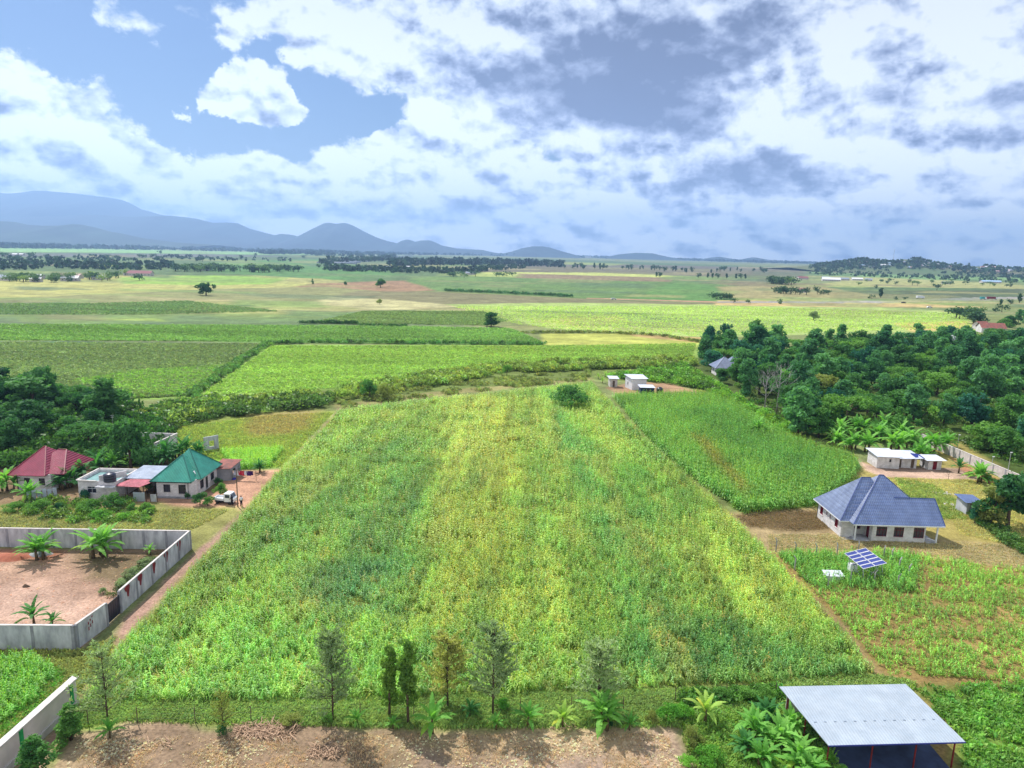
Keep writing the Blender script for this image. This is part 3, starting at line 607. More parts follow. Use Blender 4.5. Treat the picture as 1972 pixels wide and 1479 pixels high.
def scatter_mesh(name, X, Y, protos, colors, smin=.8, smax=1.2, seed=1, m=None, Z=None, parent=None, kind='stuff', lean=.0, sz=1.0, label=None):
    r = np.random.default_rng(seed); k = r.integers(0, len(protos), len(X)); Vs, Fs, Cs = [], [], []; off = 0
    Z = np.zeros(len(X)) if Z is None else Z
    for pi, (v, f, c) in enumerate(protos):
        s = np.nonzero(k == pi)[0]
        if len(s) == 0: continue
        th = r.uniform(0, 6.28, len(s)); sc_ = r.uniform(smin, smax, len(s)); zs = sc_ * r.uniform(.85, 1.1, len(s)) * sz
        cx, sx = np.cos(th)[:, None], np.sin(th)[:, None]
        lx = r.normal(0, lean, len(s))[:, None]; ly = r.normal(0, lean, len(s))[:, None]
        x = (v[None, :, 0] * cx - v[None, :, 1] * sx) * sc_[:, None]; y = (v[None, :, 0] * sx + v[None, :, 1] * cx) * sc_[:, None]; z = v[None, :, 2] * zs[:, None]
        x = x + z * lx + X[s][:, None]; y = y + z * ly + Y[s][:, None]; z = z + Z[s][:, None]
        Vs.append(np.stack([x, y, z], -1).reshape(-1, 3)); Cs.append((colors[s][:, None, :] * c[None]).reshape(-1, 3))
        Fs.append((f[None] + (np.arange(len(s)) * len(v))[:, None, None]).reshape(-1, 4) + off); off += len(s) * len(v)
    me = npmesh(name, np.concatenate(Vs), np.concatenate(Fs), np.concatenate(Cs), [m])
    o = link(name, me, parent=parent); tag(o, kind=kind, label=label); return o
M_crop = leafmat('crop_leaves', None, None, trans=.42, attr=True, rough=.5, tcol=(1.2, 1.3, .7))
M_far = leafmat('distant_foliage', None, None, trans=.15, attr=True, rough=.8)
pr = np.random.default_rng(3)
MZ0 = [maize_proto(pr, 0) for _ in range(8)]; MZ1 = [maize_proto(pr, 1) for _ in range(6)]; MZ2 = [maize_proto(pr, 2, tassel=False) for _ in range(5)]
WD = [weed_proto(pr) for _ in range(6)]; WDs = [weed_proto(pr, 6, .25, .3, .03) for _ in range(5)]
CL = [clump_proto(pr, 12, .5, .5, .17) for _ in range(6)]
PG = 1.95
def jitter(c, n, amt=.25, seed=4, warm=.11):
    c = c * .97 + .03 * c.mean(1, keepdims=True)
    r = np.random.default_rng(seed); f = 1 + r.normal(0, amt, (n, 1)); h = r.normal(0, warm, (n, 1))
    return np.clip(c * PG * np.clip(f, .4, 1.9) * np.concatenate([1 + h, np.ones((n, 1)), 1 - .5 * h], 1), .003, .9)

# ---- the big plot
YEL, DG, LG, BG = (190, 196, 84), (90, 140, 78), (134, 182, 84), (96, 156, 104)
TINT = [
 Layer([(655, 780), (880, 760), (1137, 735), (1200, 810), (1180, 870), (640, 870), (560, 900)], (150, 176, 84), 4, 3, 10, .6),
 Layer([(860, 760), (1010, 750), (1000, 830), (980, 930), (880, 960), (850, 900)], (184, 194, 104), 4, 3, 8, .6),
 Layer([(840, 960), (960, 930), (960, 1100), (880, 1230), (820, 1320), (800, 1230), (830, 1100)], (184, 192, 92), 2.5, 3, 7, .5),
 Layer([(950, 800), (985, 800), (1000, 950), (1010, 1300), (950, 1330), (960, 1100)], (180, 186, 84), 2, 2.5, 6, .5),
 Layer([(720, 860), (800, 850), (820, 960), (800, 1100), (640, 1200), (600, 1150), (700, 980)], DG, 3, 3, 8, .55),
 Layer([(540, 930), (640, 900), (680, 960), (600, 1060), (470, 1110), (420, 1100)], (80, 136, 64), 3, 3, 8, .6),
 Layer([(1050, 755), (1075, 760), (1150, 900), (1230, 1050), (1310, 1200), (1330, 1310), (1230, 1310), (1180, 1180), (1140, 1000), (1080, 880)], (100, 152, 86), 2, 2, 7, .7),
 Layer([(1130, 860), (1250, 900), (1330, 980), (1330, 1060), (1220, 1040), (1150, 980)], (100, 150, 70), 3, 3, 8, .6),
 Layer([(1230, 1180), (1420, 1200), (1640, 1280), (1660, 1305), (1300, 1315), (1200, 1280)], (84, 138, 74), 2, 2, 6, .7),
 Layer([(1250, 1000), (1420, 1010), (1600, 1190), (1480, 1220), (1340, 1130)], (164, 186, 92), 2.5, 3, 7, .6),
 Layer([(150, 1350), (250, 1220), (420, 1190), (800, 1240), (900, 1330), (600, 1345)], (140, 190, 92), 2.5, 3, 6, .7),
 Layer([(560, 1100), (760, 1080), (760, 1180), (600, 1190)], (92, 144, 96), 2.5, 3, 6, .6),
 Layer([(1000, 1080), (1200, 1080), (1240, 1220), (1010, 1250)], (150, 184, 84), 2.5, 3, 6, .6),
]
def plot_tint(X, Y):
    c = paint(X, Y, (144, 176, 84), TINT); st_ = vnoise((X - .05 * Y) / 1.0, Y * .05, 1.9, 4, 91)[:, None]; c = c * (.52 + .96 * st_); a = vnoise(X, Y * .4, 4, 4, 21); b_ = vnoise(X, Y, 2.2, 3, 23)
    y_ = np.clip((a - .56) * 5, 0, 1)[:, None] * .4; g_ = np.clip((.44 - a) * 6, 0, 1)[:, None] * .35
    c = c * (1 - y_) + np.array(C(188, 192, 108)) * y_; c = c * (1 - g_) + np.array(C(96, 146, 84)) * g_
    rr = np.random.default_rng(55).random(len(X)); dry = (rr < .03 + .07 * np.clip((b_ - .55) * 6, 0, 1))
    c[dry] = c[dry] * .4 + .6 * np.array(C(186, 160, 96)); bg_ = (rr > .9); c[bg_] = c[bg_] * .65 + np.array(C(140, 190, 130)) * .35
    return c
def plot_dens(X, Y):
    b_ = vnoise(X, Y, 3.0, 3, 31); return np.clip(.35 + (b_ - .35) * 2.2, .12, 1)
PL2 = [(160, 1352), (245, 1236), (400, 1073), (520, 933), (655, 793), (880, 766), (1137, 738), (1256, 862), (1410, 1005), (1556, 1148), (1680, 1296), (1500, 1314), (1000, 1334), (600, 1348)]
X, Y = scatter_in(PL2, 92000, 11, dens=plot_dens)
d = np.hypot(X, Y); keep = np.random.default_rng(5).random(len(X)) < np.clip(1.0 - (d - 80) / 160, .45, 1)
X, Y, d = X[keep], Y[keep], d[keep]
c = jitter(plot_tint(X, Y), len(X)); nr_ = d < 88; fr_ = d > 130; md_ = ~nr_ & ~fr_
hs = .62 + .5 * vnoise(X, Y, 9, 3, 77)
scatter_mesh('maize_plants', X[nr_], Y[nr_], MZ0, c[nr_], .42, .82, 2, M_crop, lean=.07)
scatter_mesh('maize_plants', X[md_], Y[md_], MZ1, c[md_], .45, .9, 3, M_crop, lean=.07)
scatter_mesh('maize_plants', X[fr_], Y[fr_], MZ2, c[fr_], .55, 1.0, 4, M_crop, lean=.07)
X, Y = scatter_in(PL2, 36000, 12); c = jitter(plot_tint(X, Y) * .9, len(X), .22, 6)
scatter_mesh('field_weeds', X, Y, WD + CL[:2], c, .5, 1.05, 5, M_crop)

# ---- maize to the right of the plot, up to the white huts
RM = [(1180, 766), (1260, 766), (1330, 763), (1395, 768), (1455, 806), (1530, 852), (1640, 885), (1655, 905), (1635, 930), (1590, 955), (1572, 975), (1432, 990), (1325, 918), (1256, 855)]
RT_ = [Layer([(1300, 800), (1400, 790), (1520, 870), (1600, 900), (1560, 930), (1420, 880)], (92, 142, 70), 3, 3, 8, .7),
       Layer([(1330, 850), (1350, 850), (1440, 950), (1425, 965)], (150, 130, 70), 1, 1.5, 6, .6)]
X, Y = scatter_in(RM, 15000, 13); c = jitter(paint(X, Y, (116, 160, 74), RT_) * (.7 + .6 * vnoise(X, Y, 5, 3, 41))[:, None], len(X), .2, 7)
scatter_mesh('tall_maize_plants', X, Y, MZ1, c, .95, 1.3, 6, M_crop, lean=.06)
# ---- sparse yellow-green rows in the lower right field
def rows(x0, x1, y0, y1, dx, dy, ang, seed, jit=.09):
    r = np.random.default_rng(seed); a, b_ = np.meshgrid(np.arange(x0, x1, dx), np.arange(y0, y1, dy)); a = a.ravel(); b_ = b_.ravel()
    a = a + r.normal(0, jit, len(a)); b_ = b_ + r.normal(0, jit * .7, len(b_)); return a, b_ + a * math.tan(ang)
def sel_poly(X, Y, pts, dens=None, seed=1):
    k = in_poly(X, Y, pts)
    if dens is not None: k &= np.random.default_rng(seed).random(len(X)) < dens(X, Y)
    return X[k], Y[k]
LRF = [(1495, 1068), (1700, 1062), (1972, 1098), (2300, 1160), (2300, 1330), (1712, 1300), (1592, 1165), (1550, 1125)]
X, Y = rows(30, 100, 40, 100, .26, .85, -.10, 8)
X, Y = sel_poly(X, Y, LRF, lambda x, y: np.clip(.32 + (vnoise(x, y * 1.8, 3.0, 3, 51) - .42) * 3.0, .12, .9), 9)
cb = paint(X, Y, (140, 186, 78), [Layer([(1480, 1064), (1760, 1070), (1760, 1150), (1540, 1140)], (104, 156, 66), 1.5, 1, 5), Layer([(1700, 1160), (1972, 1150), (1972, 1250), (1760, 1240)], (130, 168, 76), 2, 2, 5, .8)])
c = jitter(cb * (.75 + .5 * vnoise(X, Y, 4, 3, 52))[:, None], len(X), .22, 10)
scatter_mesh('young_maize_plants', X, Y, [maize_proto(pr, 0, 1.25, False) for _ in range(6)], c, .5, .95, 11, M_crop, lean=.1)
X, Y = scatter_in([(1495, 1068), (1770, 1072), (1760, 1140), (1560, 1130)], 900, 14); c = jitter(np.tile(C(122, 172, 78), (len(X), 1)), len(X), .25, 12)
scatter_mesh('tall_maize_plants', X, Y, MZ0, c, .45, .85, 13, M_crop, lean=.08)
X, Y = scatter_in(LRF, 3200, 15); c = jitter(np.tile(C(140, 172, 76), (len(X), 1)), len(X), .25, 14)
scatter_mesh('field_weeds', X, Y, WD, c, .35, .8, 15, M_crop)
X, Y = scatter_in([(1760, 1325), (2300, 1310), (2300, 1700), (1900, 1700), (1850, 1420)], 7000, 16, dens=lambda x, y: np.clip((vnoise(x, y, 2.5, 3, 61) - .35) * 4, .1, 1)); c = jitter(np.tile(C(110, 156, 62), (len(X), 1)) * (.6 + .8 * vnoise(X, Y, 3, 3, 62))[:, None], len(X), .22, 16)
scatter_mesh('field_weeds', X, Y, WD + CL, c, .6, 1.3, 17, M_crop)
# ---- left: maize patch at the lower left and beside the green house, grass verges
X, Y = scatter_in([(-120, 1275), (60, 1272), (108, 1300), (70, 1350), (0, 1400), (-120, 1440)], 900, 17); c = jitter(np.tile(C(120, 172, 66), (len(X), 1)), len(X), .2, 18)
scatter_mesh('young_maize_plants', X, Y, MZ0, c, .55, .8, 19, M_crop, lean=.1)
X, Y = scatter_in([(-120, 1275), (80, 1272), (128, 1300), (80, 1370), (0, 1430), (-120, 1470)], 2500, 18); c = jitter(np.tile(C(104, 156, 58), (len(X), 1)), len(X), .2, 20)
scatter_mesh('field_weeds', X, Y, WD + CL, c, .5, .9, 21, M_crop)
X, Y = scatter_in([(425, 872), (545, 868), (520, 900), (450, 905)], 1400, 19); c = jitter(np.tile(C(142, 190, 62), (len(X), 1)), len(X), .2, 22)
scatter_mesh('young_maize_plants', X, Y, MZ1, c, .6, .9, 23, M_crop)
X, Y = scatter_in([(300, 830), (520, 800), (640, 795), (540, 900), (430, 885), (330, 875)], 9000, 20); c = jitter(paint(X, Y, (150, 166, 78), [Layer([(470, 800), (620, 790), (590, 835), (500, 845)], (170, 152, 98), 2, 3, 10, .8)]), len(X), .2, 24)
scatter_mesh('dry_grass', X, Y, WDs, c, 1.0, 2.0, 25, M_crop)
def grass(pts, n, rgb, seed, s0=.8, s1=1.6, name='grass', dens=None, pr_=None):
    X, Y = scatter_in(pts, n, seed, dens=dens); c = jitter(np.tile(C(*rgb), (len(X), 1)) * (.7 + .6 * vnoise(X, Y, 3, 3, seed))[:, None], len(X), .2, seed)
    return scatter_mesh(name, X, Y, pr_ or WDs, c, s0, s1, seed, M_crop)
grass([(-60, 985), (440, 982), (350, 1030), (-60, 1030)], 9000, (160, 160, 100), 31)
grass([(-60, 1256), (158, 1255), (218, 1230), (206, 1262), (146, 1335), (80, 1400), (-60, 1540)], 8000, (148, 156, 80), 32)
grass([(160, 1352), (600, 1345), (1500, 1325), (1540, 1340), (1310, 1398), (820, 1402), (420, 1392), (240, 1388), (150, 1400)], 16000, (134, 160, 80), 33, .7, 1.5)
grass([(1310, 1345), (1530, 1335), (1600, 1440), (1640, 1600), (1400, 1560), (1330, 1450)], 7000, (120, 156, 62), 34, .8, 1.9)
grass([(180, 1420), (1280, 1410), (1400, 1600), (60, 1600)], 9000, (190, 164, 136), 35, .3, .8, 'dry_litter', dens=lambda x, y: np.clip((vnoise(x, y, 3, 3, 71) - .4) * 4, .05, 1))
grass([(1480, 1030), (1600, 1028), (1640, 1040), (1850, 1045), (1972, 1052), (2100, 1110), (1972, 1095), (1700, 1058), (1480, 1062)], 7000, (170, 158, 118), 36, .4, 1.0, 'dry_grass')
grass([(1660, 930), (1700, 920), (1890, 925), (1972, 960), (2100, 1040), (2000, 1060), (1850, 1030), (1820, 980)], 9000, (180, 176, 108), 37, .5, 1.1, 'dry_grass')
grass([(1590, 960), (1650, 920), (1680, 925), (1640, 965)], 900, (130, 156, 72), 38, .9, 1.8)
grass([(1725, 920), (1800, 935), (1850, 970), (1860, 1000), (1800, 1000), (1740, 950)], 2200, (136, 156, 72), 39, .8, 1.6)
grass([(1340, 750), (1400, 768), (1530, 840), (1650, 880), (1640, 892), (1530, 855), (1440, 800), (1350, 766)], 3500, (146, 152, 84), 40, 1, 2.2)
grass([(1480, 1318), (1690, 1305), (1760, 1316), (1740, 1330), (1500, 1332)], 2500, (132, 158, 76), 41, .8, 1.8)
grass([(-200, 1065), (355, 1060), (228, 1180), (204, 1203), (156, 1246), (-200, 1246)], 800, (224, 176, 170), 42, .1, .32, 'scattered_litter', pr_=CL)
grass([(150, 1425), (1280, 1415), (1400, 1600), (60, 1600)], 5000, (226, 200, 180), 43, .1, .32, 'scattered_litter', pr_=CL, dens=lambda x, y: np.clip((vnoise(x, y, 4, 3, 75) - .38) * 4, .05, 1))
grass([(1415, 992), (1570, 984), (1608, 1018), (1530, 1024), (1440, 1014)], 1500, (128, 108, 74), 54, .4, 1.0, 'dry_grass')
# ---- thicket along the stream behind the plot, and low scrub (nobody could count these)
def thicket(name, pts, n, rgb, seed, s0, s1, dens=None, pl=None, jit_=.28):
    X, Y = scatter_in(pts, n, seed, dens=dens); c = jitter(np.tile(C(*rgb), (len(X), 1)) * (.55 + .9 * vnoise(X, Y, 6, 3, seed))[:, None], len(X), jit_, seed, .10)
    return scatter_mesh(name, X, Y, pl or BIG, c, s0, s1, seed, M_crop)
BIG = [clump_proto(pr, 60, 1.0, 1.1, .20, 1.0) for _ in range(6)]
holes = lambda sc_, lo, sd: (lambda x, y: np.clip((vnoise(x, y, sc_, 3, sd) - lo) * 6, 0, 1))
thicket('thicket', [(250, 810), (400, 772), (560, 765), (690, 745), (840, 722), (1000, 700), (1330, 690), (1340, 705), (1150, 712), (960, 722), (850, 742), (650, 770), (560, 780), (420, 800), (330, 822)], 2600, (130, 152, 72), 44, .7, 1.9, holes(9, .34, 81))
thicket('thicket', [(250, 800), (400, 775), (640, 770), (620, 785), (420, 806), (330, 830)], 400, (88, 118, 58), 45, .9, 2.2)
thicket('low_scrub', [(640, 770), (900, 735), (1137, 712), (1137, 732), (900, 757), (660, 786)], 1300, (128, 140, 76), 46, .4, .9, holes(5, .45, 82))
thicket('thicket', [(1170, 728), (1320, 705), (1345, 722), (1420, 770), (1530, 830), (1520, 845), (1430, 790), (1340, 748), (1250, 735)], 700, (104, 148, 56), 47, .8, 2.0)
thicket('undergrowth', [(1360, 690), (1972, 660), (2200, 680), (2200, 905), (1972, 905), (1860, 862), (1620, 850), (1530, 815), (1440, 770)], 3600, (86, 120, 50), 48, .8, 2.0, holes(12, .36, 83))
thicket('undergrowth', [(-80, 740), (240, 775), (330, 830), (330, 890), (230, 900), (-80, 905)], 2200, (66, 104, 46), 49, .9, 2.2)
thicket('low_scrub', [(285, 1075), (325, 1072), (268, 1125), (232, 1150), (205, 1150), (240, 1115)], 110, (104, 122, 84), 53, .25, .6, jit_=.2)
thicket('low_scrub', [(40, 960), (250, 965), (300, 985), (290, 1010), (100, 1010), (40, 990)], 260, (96, 128, 56), 50, .4, .9)
thicket('low_scrub', [(1310, 1340), (1500, 1330), (1500, 1345), (1320, 1362)], 200, (84, 126, 50), 51, .4, .8)
thicket('low_scrub', [(1860, 975), (1960, 1040), (2100, 1110), (2100, 1125), (1950, 1060), (1870, 1000)], 240, (80, 112, 52), 52, .4, .9)
# ---- tall grass hedges edging the far maize fields
def hedge(name, line, n, wd, h, rgb, seed):
    P = gp(line); seg = np.hypot(*np.diff(P, axis=0).T); r = np.random.default_rng(seed); u = r.uniform(0, seg.sum(), n); cs_ = np.concatenate([[0], np.cumsum(seg)])
    X = np.interp(u, cs_, P[:, 0]) + r.normal(0, wd, n); Y = np.interp(u, cs_, P[:, 1]) + r.normal(0, wd, n)
    c = jitter(np.tile(C(*rgb), (n, 1)), n, .3, seed); return scatter_mesh(name, X, Y, BIG, c, h * .5, h * .9, seed, M_crop)
hedge('tall_grass_hedge', [(366, 766), (420, 728), (470, 692), (514, 664), (600, 660), (800, 662), (1045, 664)], 700, .9, 1.7, (92, 132, 66), 55)
hedge('tall_grass_hedge', [(580, 624), (640, 623), (690, 625)], 120, .6, 2.0, (60, 96, 50), 56)
hedge('tall_grass_hedge', [(690, 627), (785, 629)], 90, .5, 1.4, (70, 110, 50), 57)
hedge('tall_grass_hedge', [(1000, 642), (1150, 641), (1270, 647), (1350, 660)], 240, .8, 1.5, (116, 128, 66), 58)
hedge('tall_grass_hedge', [(860, 561), (960, 565), (1100, 572)], 200, 2, 3.0, (66, 110, 66), 59)
# ---- texture of the fields beyond the stream
def farfield(pts, n, rgb, seed, s0=.7, s1=1.3, dens=None, st=.95):
    X, Y = scatter_in(pts, n, seed, dens=dens); nz = .5 * vnoise(X * .25, Y, 6, 4, seed) + .5 * vnoise(X * .12, Y * .7, 16, 3, seed + 3)
    c = jitter(np.tile(C(*rgb), (len(X), 1)) * (1 - st / 2 + st * nz)[:, None], len(X), .17, seed, .06); return scatter_mesh('field_plants', X, Y, CL, c, s0, s1, seed, M_crop)
farfield([(-150, 660), (510, 664), (372, 762), (240, 770), (-150, 740)], 22000, (126, 146, 94), 61, 1.0, 1.9)
farfield([(140, 735), (260, 715), (430, 705), (375, 760), (250, 768)], 7000, (132, 172, 76), 62, .9, 1.7)
farfield([(525, 667), (1045, 667), (1340, 662), (1330, 692), (1000, 702), (850, 735), (690, 745), (385, 762)], 24000, (146, 176, 84), 63, .7, 1.5)
farfield([(-150, 625), (560, 628), (800, 630), (985, 634), (1045, 660), (515, 658), (-150, 655)], 26000, (124, 160, 84), 64, 1.1, 2.0)
farfield([(700, 600), (930, 600), (975, 618), (940, 627), (600, 622)], 8000, (122, 144, 88), 65, 1.2, 2.0)
farfield([(870, 590), (1400, 590), (1860, 604), (1870, 632), (1350, 648), (1100, 640), (980, 622)], 18000, (178, 200, 112), 66, .8, 1.6)
farfield([(-200, 585), (180, 585), (360, 580), (540, 600), (300, 606), (-200, 606)], 9000, (112, 138, 88), 67, 1.2, 2.0)

# ================================================================== trees, bananas and shrubs (things)
def crown_quads(centres, radii, n, s, r, squash=.8, tone=.2, aspect=.6, droop=0.0):
    """leaf quads gathered in clumps; returns V, F, tone per vertex"""
    centres = np.array(centres); radii = np.array(radii); pr_ = radii ** 2 / (radii ** 2).sum(); k = r.choice(len(centres), n, p=pr_)
    d = r.normal(size=(n, 3)); d /= np.linalg.norm(d, axis=1)[:, None]; q = r.uniform(.45, 1.05, n) ** .6
    q = q + (r.random(n) < .12) * r.uniform(.1, .5, n); P = centres[k] + d * (radii[k] * q)[:, None] * np.array([1, 1, squash])
    u = r.normal(size=(n, 3)) + d * .3; u[:, 2] -= droop; u /= np.linalg.norm(u, axis=1)[:, None]
    v = np.cross(u, d + r.normal(size=(n, 3)) * .6); v /= np.linalg.norm(v, axis=1)[:, None] + 1e-9
    ss_ = (s * r.uniform(.6, 1.35, n))[:, None]
    V = np.stack([P - u * ss_, P + v * ss_ * aspect, P + u * ss_, P - v * ss_ * aspect], 1).reshape(-1, 3)
    return V, np.arange(n * 4).reshape(n, 4)
def tree_proto(kind, seed, n=2600, s=.028):
    """unit-height tree: trunk mesh and crown mesh, width in proportion"""
    r = np.random.default_rng(seed); mb = MB(); cen = []; rad = []
    if kind == 'round':
        tb = .2
        for i in range(30):
            a = r.uniform(0, 6.28); e = r.uniform(-1.1, 1.5); q = r.uniform(.35, 1)
            q *= 1 + .25 * math.sin(a * 2 + seed) + r.normal(0, .12); cen.append((.40 * q * math.cos(a) * math.cos(e), .38 * q * math.sin(a) * math.cos(e), .54 + .34 * q * math.sin(e))); rad.append(r.uniform(.06, .19))
    elif kind == 'umbrella':
        tb = .45
        for i in range(30):
            a = r.uniform(0, 6.28); q = r.random() ** .5
            cen.append((.62 * q * math.cos(a), .62 * q * math.sin(a), .80 + .12 * (1 - q * q) + r.uniform(-.07, .04))); rad.append(r.uniform(.09, .16))
    elif kind == 'tall':
        tb = .3
        for i in range(32):
            z = r.uniform(.16, .95); a = r.uniform(0, 6.28); q = r.uniform(.0, 1) * .24 * math.sin(min(1, (1.08 - z) * 1.6) * 1.57)
            cen.append((q * math.cos(a), q * math.sin(a), z)); rad.append(r.uniform(.07, .13))
    elif kind == 'cone':
        tb = .08
        for i in range(40):
            z = r.uniform(.08, .97) ; a = r.uniform(0, 6.28); q = .20 * (1.02 - z) ** .75 * r.uniform(.3, 1)
            cen.append((q * math.cos(a), q * math.sin(a), z)); rad.append(.035 + .07 * (1 - z))
    elif kind == 'column':
        tb = .18
        for i in range(40):
            z = r.uniform(.16, .96); a = r.uniform(0, 6.28); q = .09 * math.sin(min(1., (1.05 - z) * 2.2) * 1.57) * r.uniform(.3, 1)
            cen.append((q * math.cos(a), q * math.sin(a), z)); rad.append(.05)
    elif kind == 'low':
        tb = .12
        for i in range(24):
            a = r.uniform(0, 6.28); e = r.uniform(-.1, 1.5); q = r.uniform(.4, 1)
            cen.append((.62 * q * math.cos(a) * math.cos(e), .62 * q * math.sin(a) * math.cos(e), .36 + .46 * q * math.sin(e))); rad.append(r.uniform(.12, .22))
    tr_ = {'round': .028, 'umbrella': .03, 'tall': .016, 'cone': .018, 'column': .014, 'low': .03}[kind]
    top = .85 if kind in ('tall', 'cone', 'column') else .62
    bx, by = r.normal(0, .02, 2)
    mb.tube([(0, 0, -.02), (bx * .5, by * .5, top * .35), (bx, by, top * .7), (bx * 1.3, by * 1.3, top)], [tr_ * 1.25, tr_, tr_ * .7, tr_ * .3], 7)
    for i in range(9):
        c = cen[int(r.integers(len(cen)))]; z0 = max(tb, min(c[2] * .7, top * .8)); f = z0 / top
        p0 = Vector((bx * f, by * f, z0)); p1 = Vector(c); mid_ = (p0 + p1) / 2 + Vector((0, 0, .02))
        mb.tube([p0, mid_, p1], [tr_ * .5, tr_ * .32, tr_ * .12], 5)
    V, F_ = crown_quads(cen, rad, n, s, r)
    return mb.mesh('trunk', True), npmesh('crown', V, F_)
def casuarina_proto(seed, n=1500, w_=.2):
    """young whistling pine: upswept feathery branches round a thin leader, see-through outline"""
    r = np.random.default_rng(seed); mb = MB(); mb.tube([(0, 0, -.01), (.004, 0, .5), (0, .004, .97)], [.010, .007, .002], 6); parts = []
    for i in range(70):
        z = r.uniform(.12, .93); a = r.uniform(0, 6.28); L_ = w_ * (1.15 - z) ** .8 * r.uniform(.6, 1.25) + .03; d = np.array([math.cos(a), math.sin(a), 0])
        p0 = np.array([0, 0, z]); p1 = p0 + d * L_ + np.array([0, 0, L_ * r.uniform(.5, 1.0)])
        mb.tube([p0, (p0 + p1) / 2, p1], [.004, .003, .0012], 3, cap=False)
        for k in range(n // 70):
            t = r.uniform(.15, 1.05); q = p0 + (p1 - p0) * t + r.normal(0, .008, 3); e = d * r.uniform(-.2, .9) + r.normal(0, .5, 3) + np.array([0, 0, .7]); e /= np.linalg.norm(e)
            sd = np.cross(e, r.normal(size=3)); sd /= np.linalg.norm(sd); l_ = r.uniform(.02, .045)
            parts.append((*strip([q, q + e * l_], [.0062, .0035], sd), np.ones(3)))
    V, F_, _ = join(parts); return mb.mesh('trunk', True), npmesh('crown', V, F_)
def bare_proto(seed):
    r = random.Random(seed); mb = MB(); pts = [(0, 0, 0), (.01, 0, .3), (0, .01, .6), (.01, 0, .95)]; mb.tube(pts, [.016, .012, .008, .002], 6); tw = MB()
    def branch(p, d, l_, rd, dep):
        q = p + d * l_ * .5 + Vector((0, 0, l_ * .08)); e = p + d * l_ + Vector((0, 0, l_ * .25)); tw.tube([p, q, e], [rd, rd * .7, rd * .35], 4, cap=False)
        if dep:
            for _ in range(3):
                f = r.uniform(.4, 1); b_ = p + (e - p) * f; dd = (d + Vector((r.gauss(0, .6), r.gauss(0, .6), r.uniform(0, .6)))).normalized(); branch(b_, dd, l_ * .55, rd * .5, dep - 1)
    for i in range(13):
        z = .3 + .6 * i / 13; a = i * 2.4; branch(Vector((0, 0, z)), Vector((math.cos(a), math.sin(a), .6)).normalized(), .30 * (1.15 - z) + .06, .0055, 2)
    return mb.mesh('trunk', True), tw.mesh('crown')
def banana_proto(seed, stems=1, nl=13, hgt_=1.0, spread=.5):
    """real-size banana: fleshy stems, long arching leaves folded along the midrib and torn at the edge"""
    r = np.random.default_rng(seed); mb = MB(); parts = []
    for s_ in range(stems):
        a0 = r.uniform(0, 6.28); q = 0 if s_ == 0 else spread * r.uniform(.6, 1.1); bx, by = q * math.cos(a0), q * math.sin(a0); hh = hgt_ * (1 if s_ == 0 else r.uniform(.55, .95))
        mb.tube([(bx, by, -.05), (bx * 1.05, by * 1.05, .6 * hh), (bx * 1.1, by * 1.1, 1.25 * hh)], [.13 * hh + .02, .10 * hh + .01, .05], 8)
        for i in range(nl):
            a = i * 2.4 + r.uniform(-.4, .4); t0 = i / nl; L_ = hh * r.uniform(1.9, 2.6) * (1 - .12 * t0); el_ = .62 + .80 * t0 + r.uniform(-.15, .15)
            d = np.array([math.cos(a), math.sin(a), 0]); sd = np.array([-math.sin(a), math.cos(a), 0]); base = np.array([bx * 1.1, by * 1.1, (.75 + .45 * t0) * hh]); ns = 12; mid_ = [base]; ang = el_ + .3
            for k in range(ns): ang -= (.095 + .06 * (1 - t0)) * r.uniform(.8, 1.2); mid_.append(mid_[-1] + (d * math.cos(ang) + np.array([0, 0, math.sin(ang)])) * L_ / ns)
            mid_ = np.array(mid_); tt = np.linspace(0, 1, ns + 1); wv = .22 * hh * np.sin(np.clip(tt * 1.05 + .02, 0, 1) * math.pi) ** .6 * np.where(tt < .1, .25, 1)
            yel = np.array([1.5, 1.05, .7]) if (i == 0 and r.random() < .6) else np.ones(3) * r.uniform(.85, 1.2)
            for sg_ in (-1, 1):
                V = []
                for k in range(ns):
                    w0 = wv[k] * r.uniform(.8, 1.1); w1 = wv[k + 1] * r.uniform(.8, 1.1); dr = -r.uniform(.1, .45); tw_ = (mid_[k + 1] - mid_[k]); g0, g1 = r.uniform(0, .10), r.uniform(0, .10)
                    V += [mid_[k], mid_[k] + tw_ * g0 + sd * sg_ * w0 + np.array([0, 0, dr * w0 + .02]), mid_[k + 1] - tw_ * g1 + sd * sg_ * w1 + np.array([0, 0, dr * w1 + .02]), mid_[k + 1]]
                parts.append((np.array(V), np.arange(ns * 4).reshape(ns, 4), yel))
    V, F_, K = join(parts); return mb.mesh('stem', True), npmesh('leaves', V, F_, K)
M_bark = mat('bark', C(120, 100, 82), C(84, 70, 58), 6, .9, .3); M_pale = mat('pale_bark', C(205, 200, 195), C(150, 142, 136), 8, .8, .2)
M_stem = mat('banana_stem', C(120, 104, 66), C(86, 66, 46), 6, .7)
def LM(n, a, b_, **k): return leafmat(n, C(*a, 1.4), C(*b_, 1.5), **{'scale': .8, 'rnd': .7, **k})
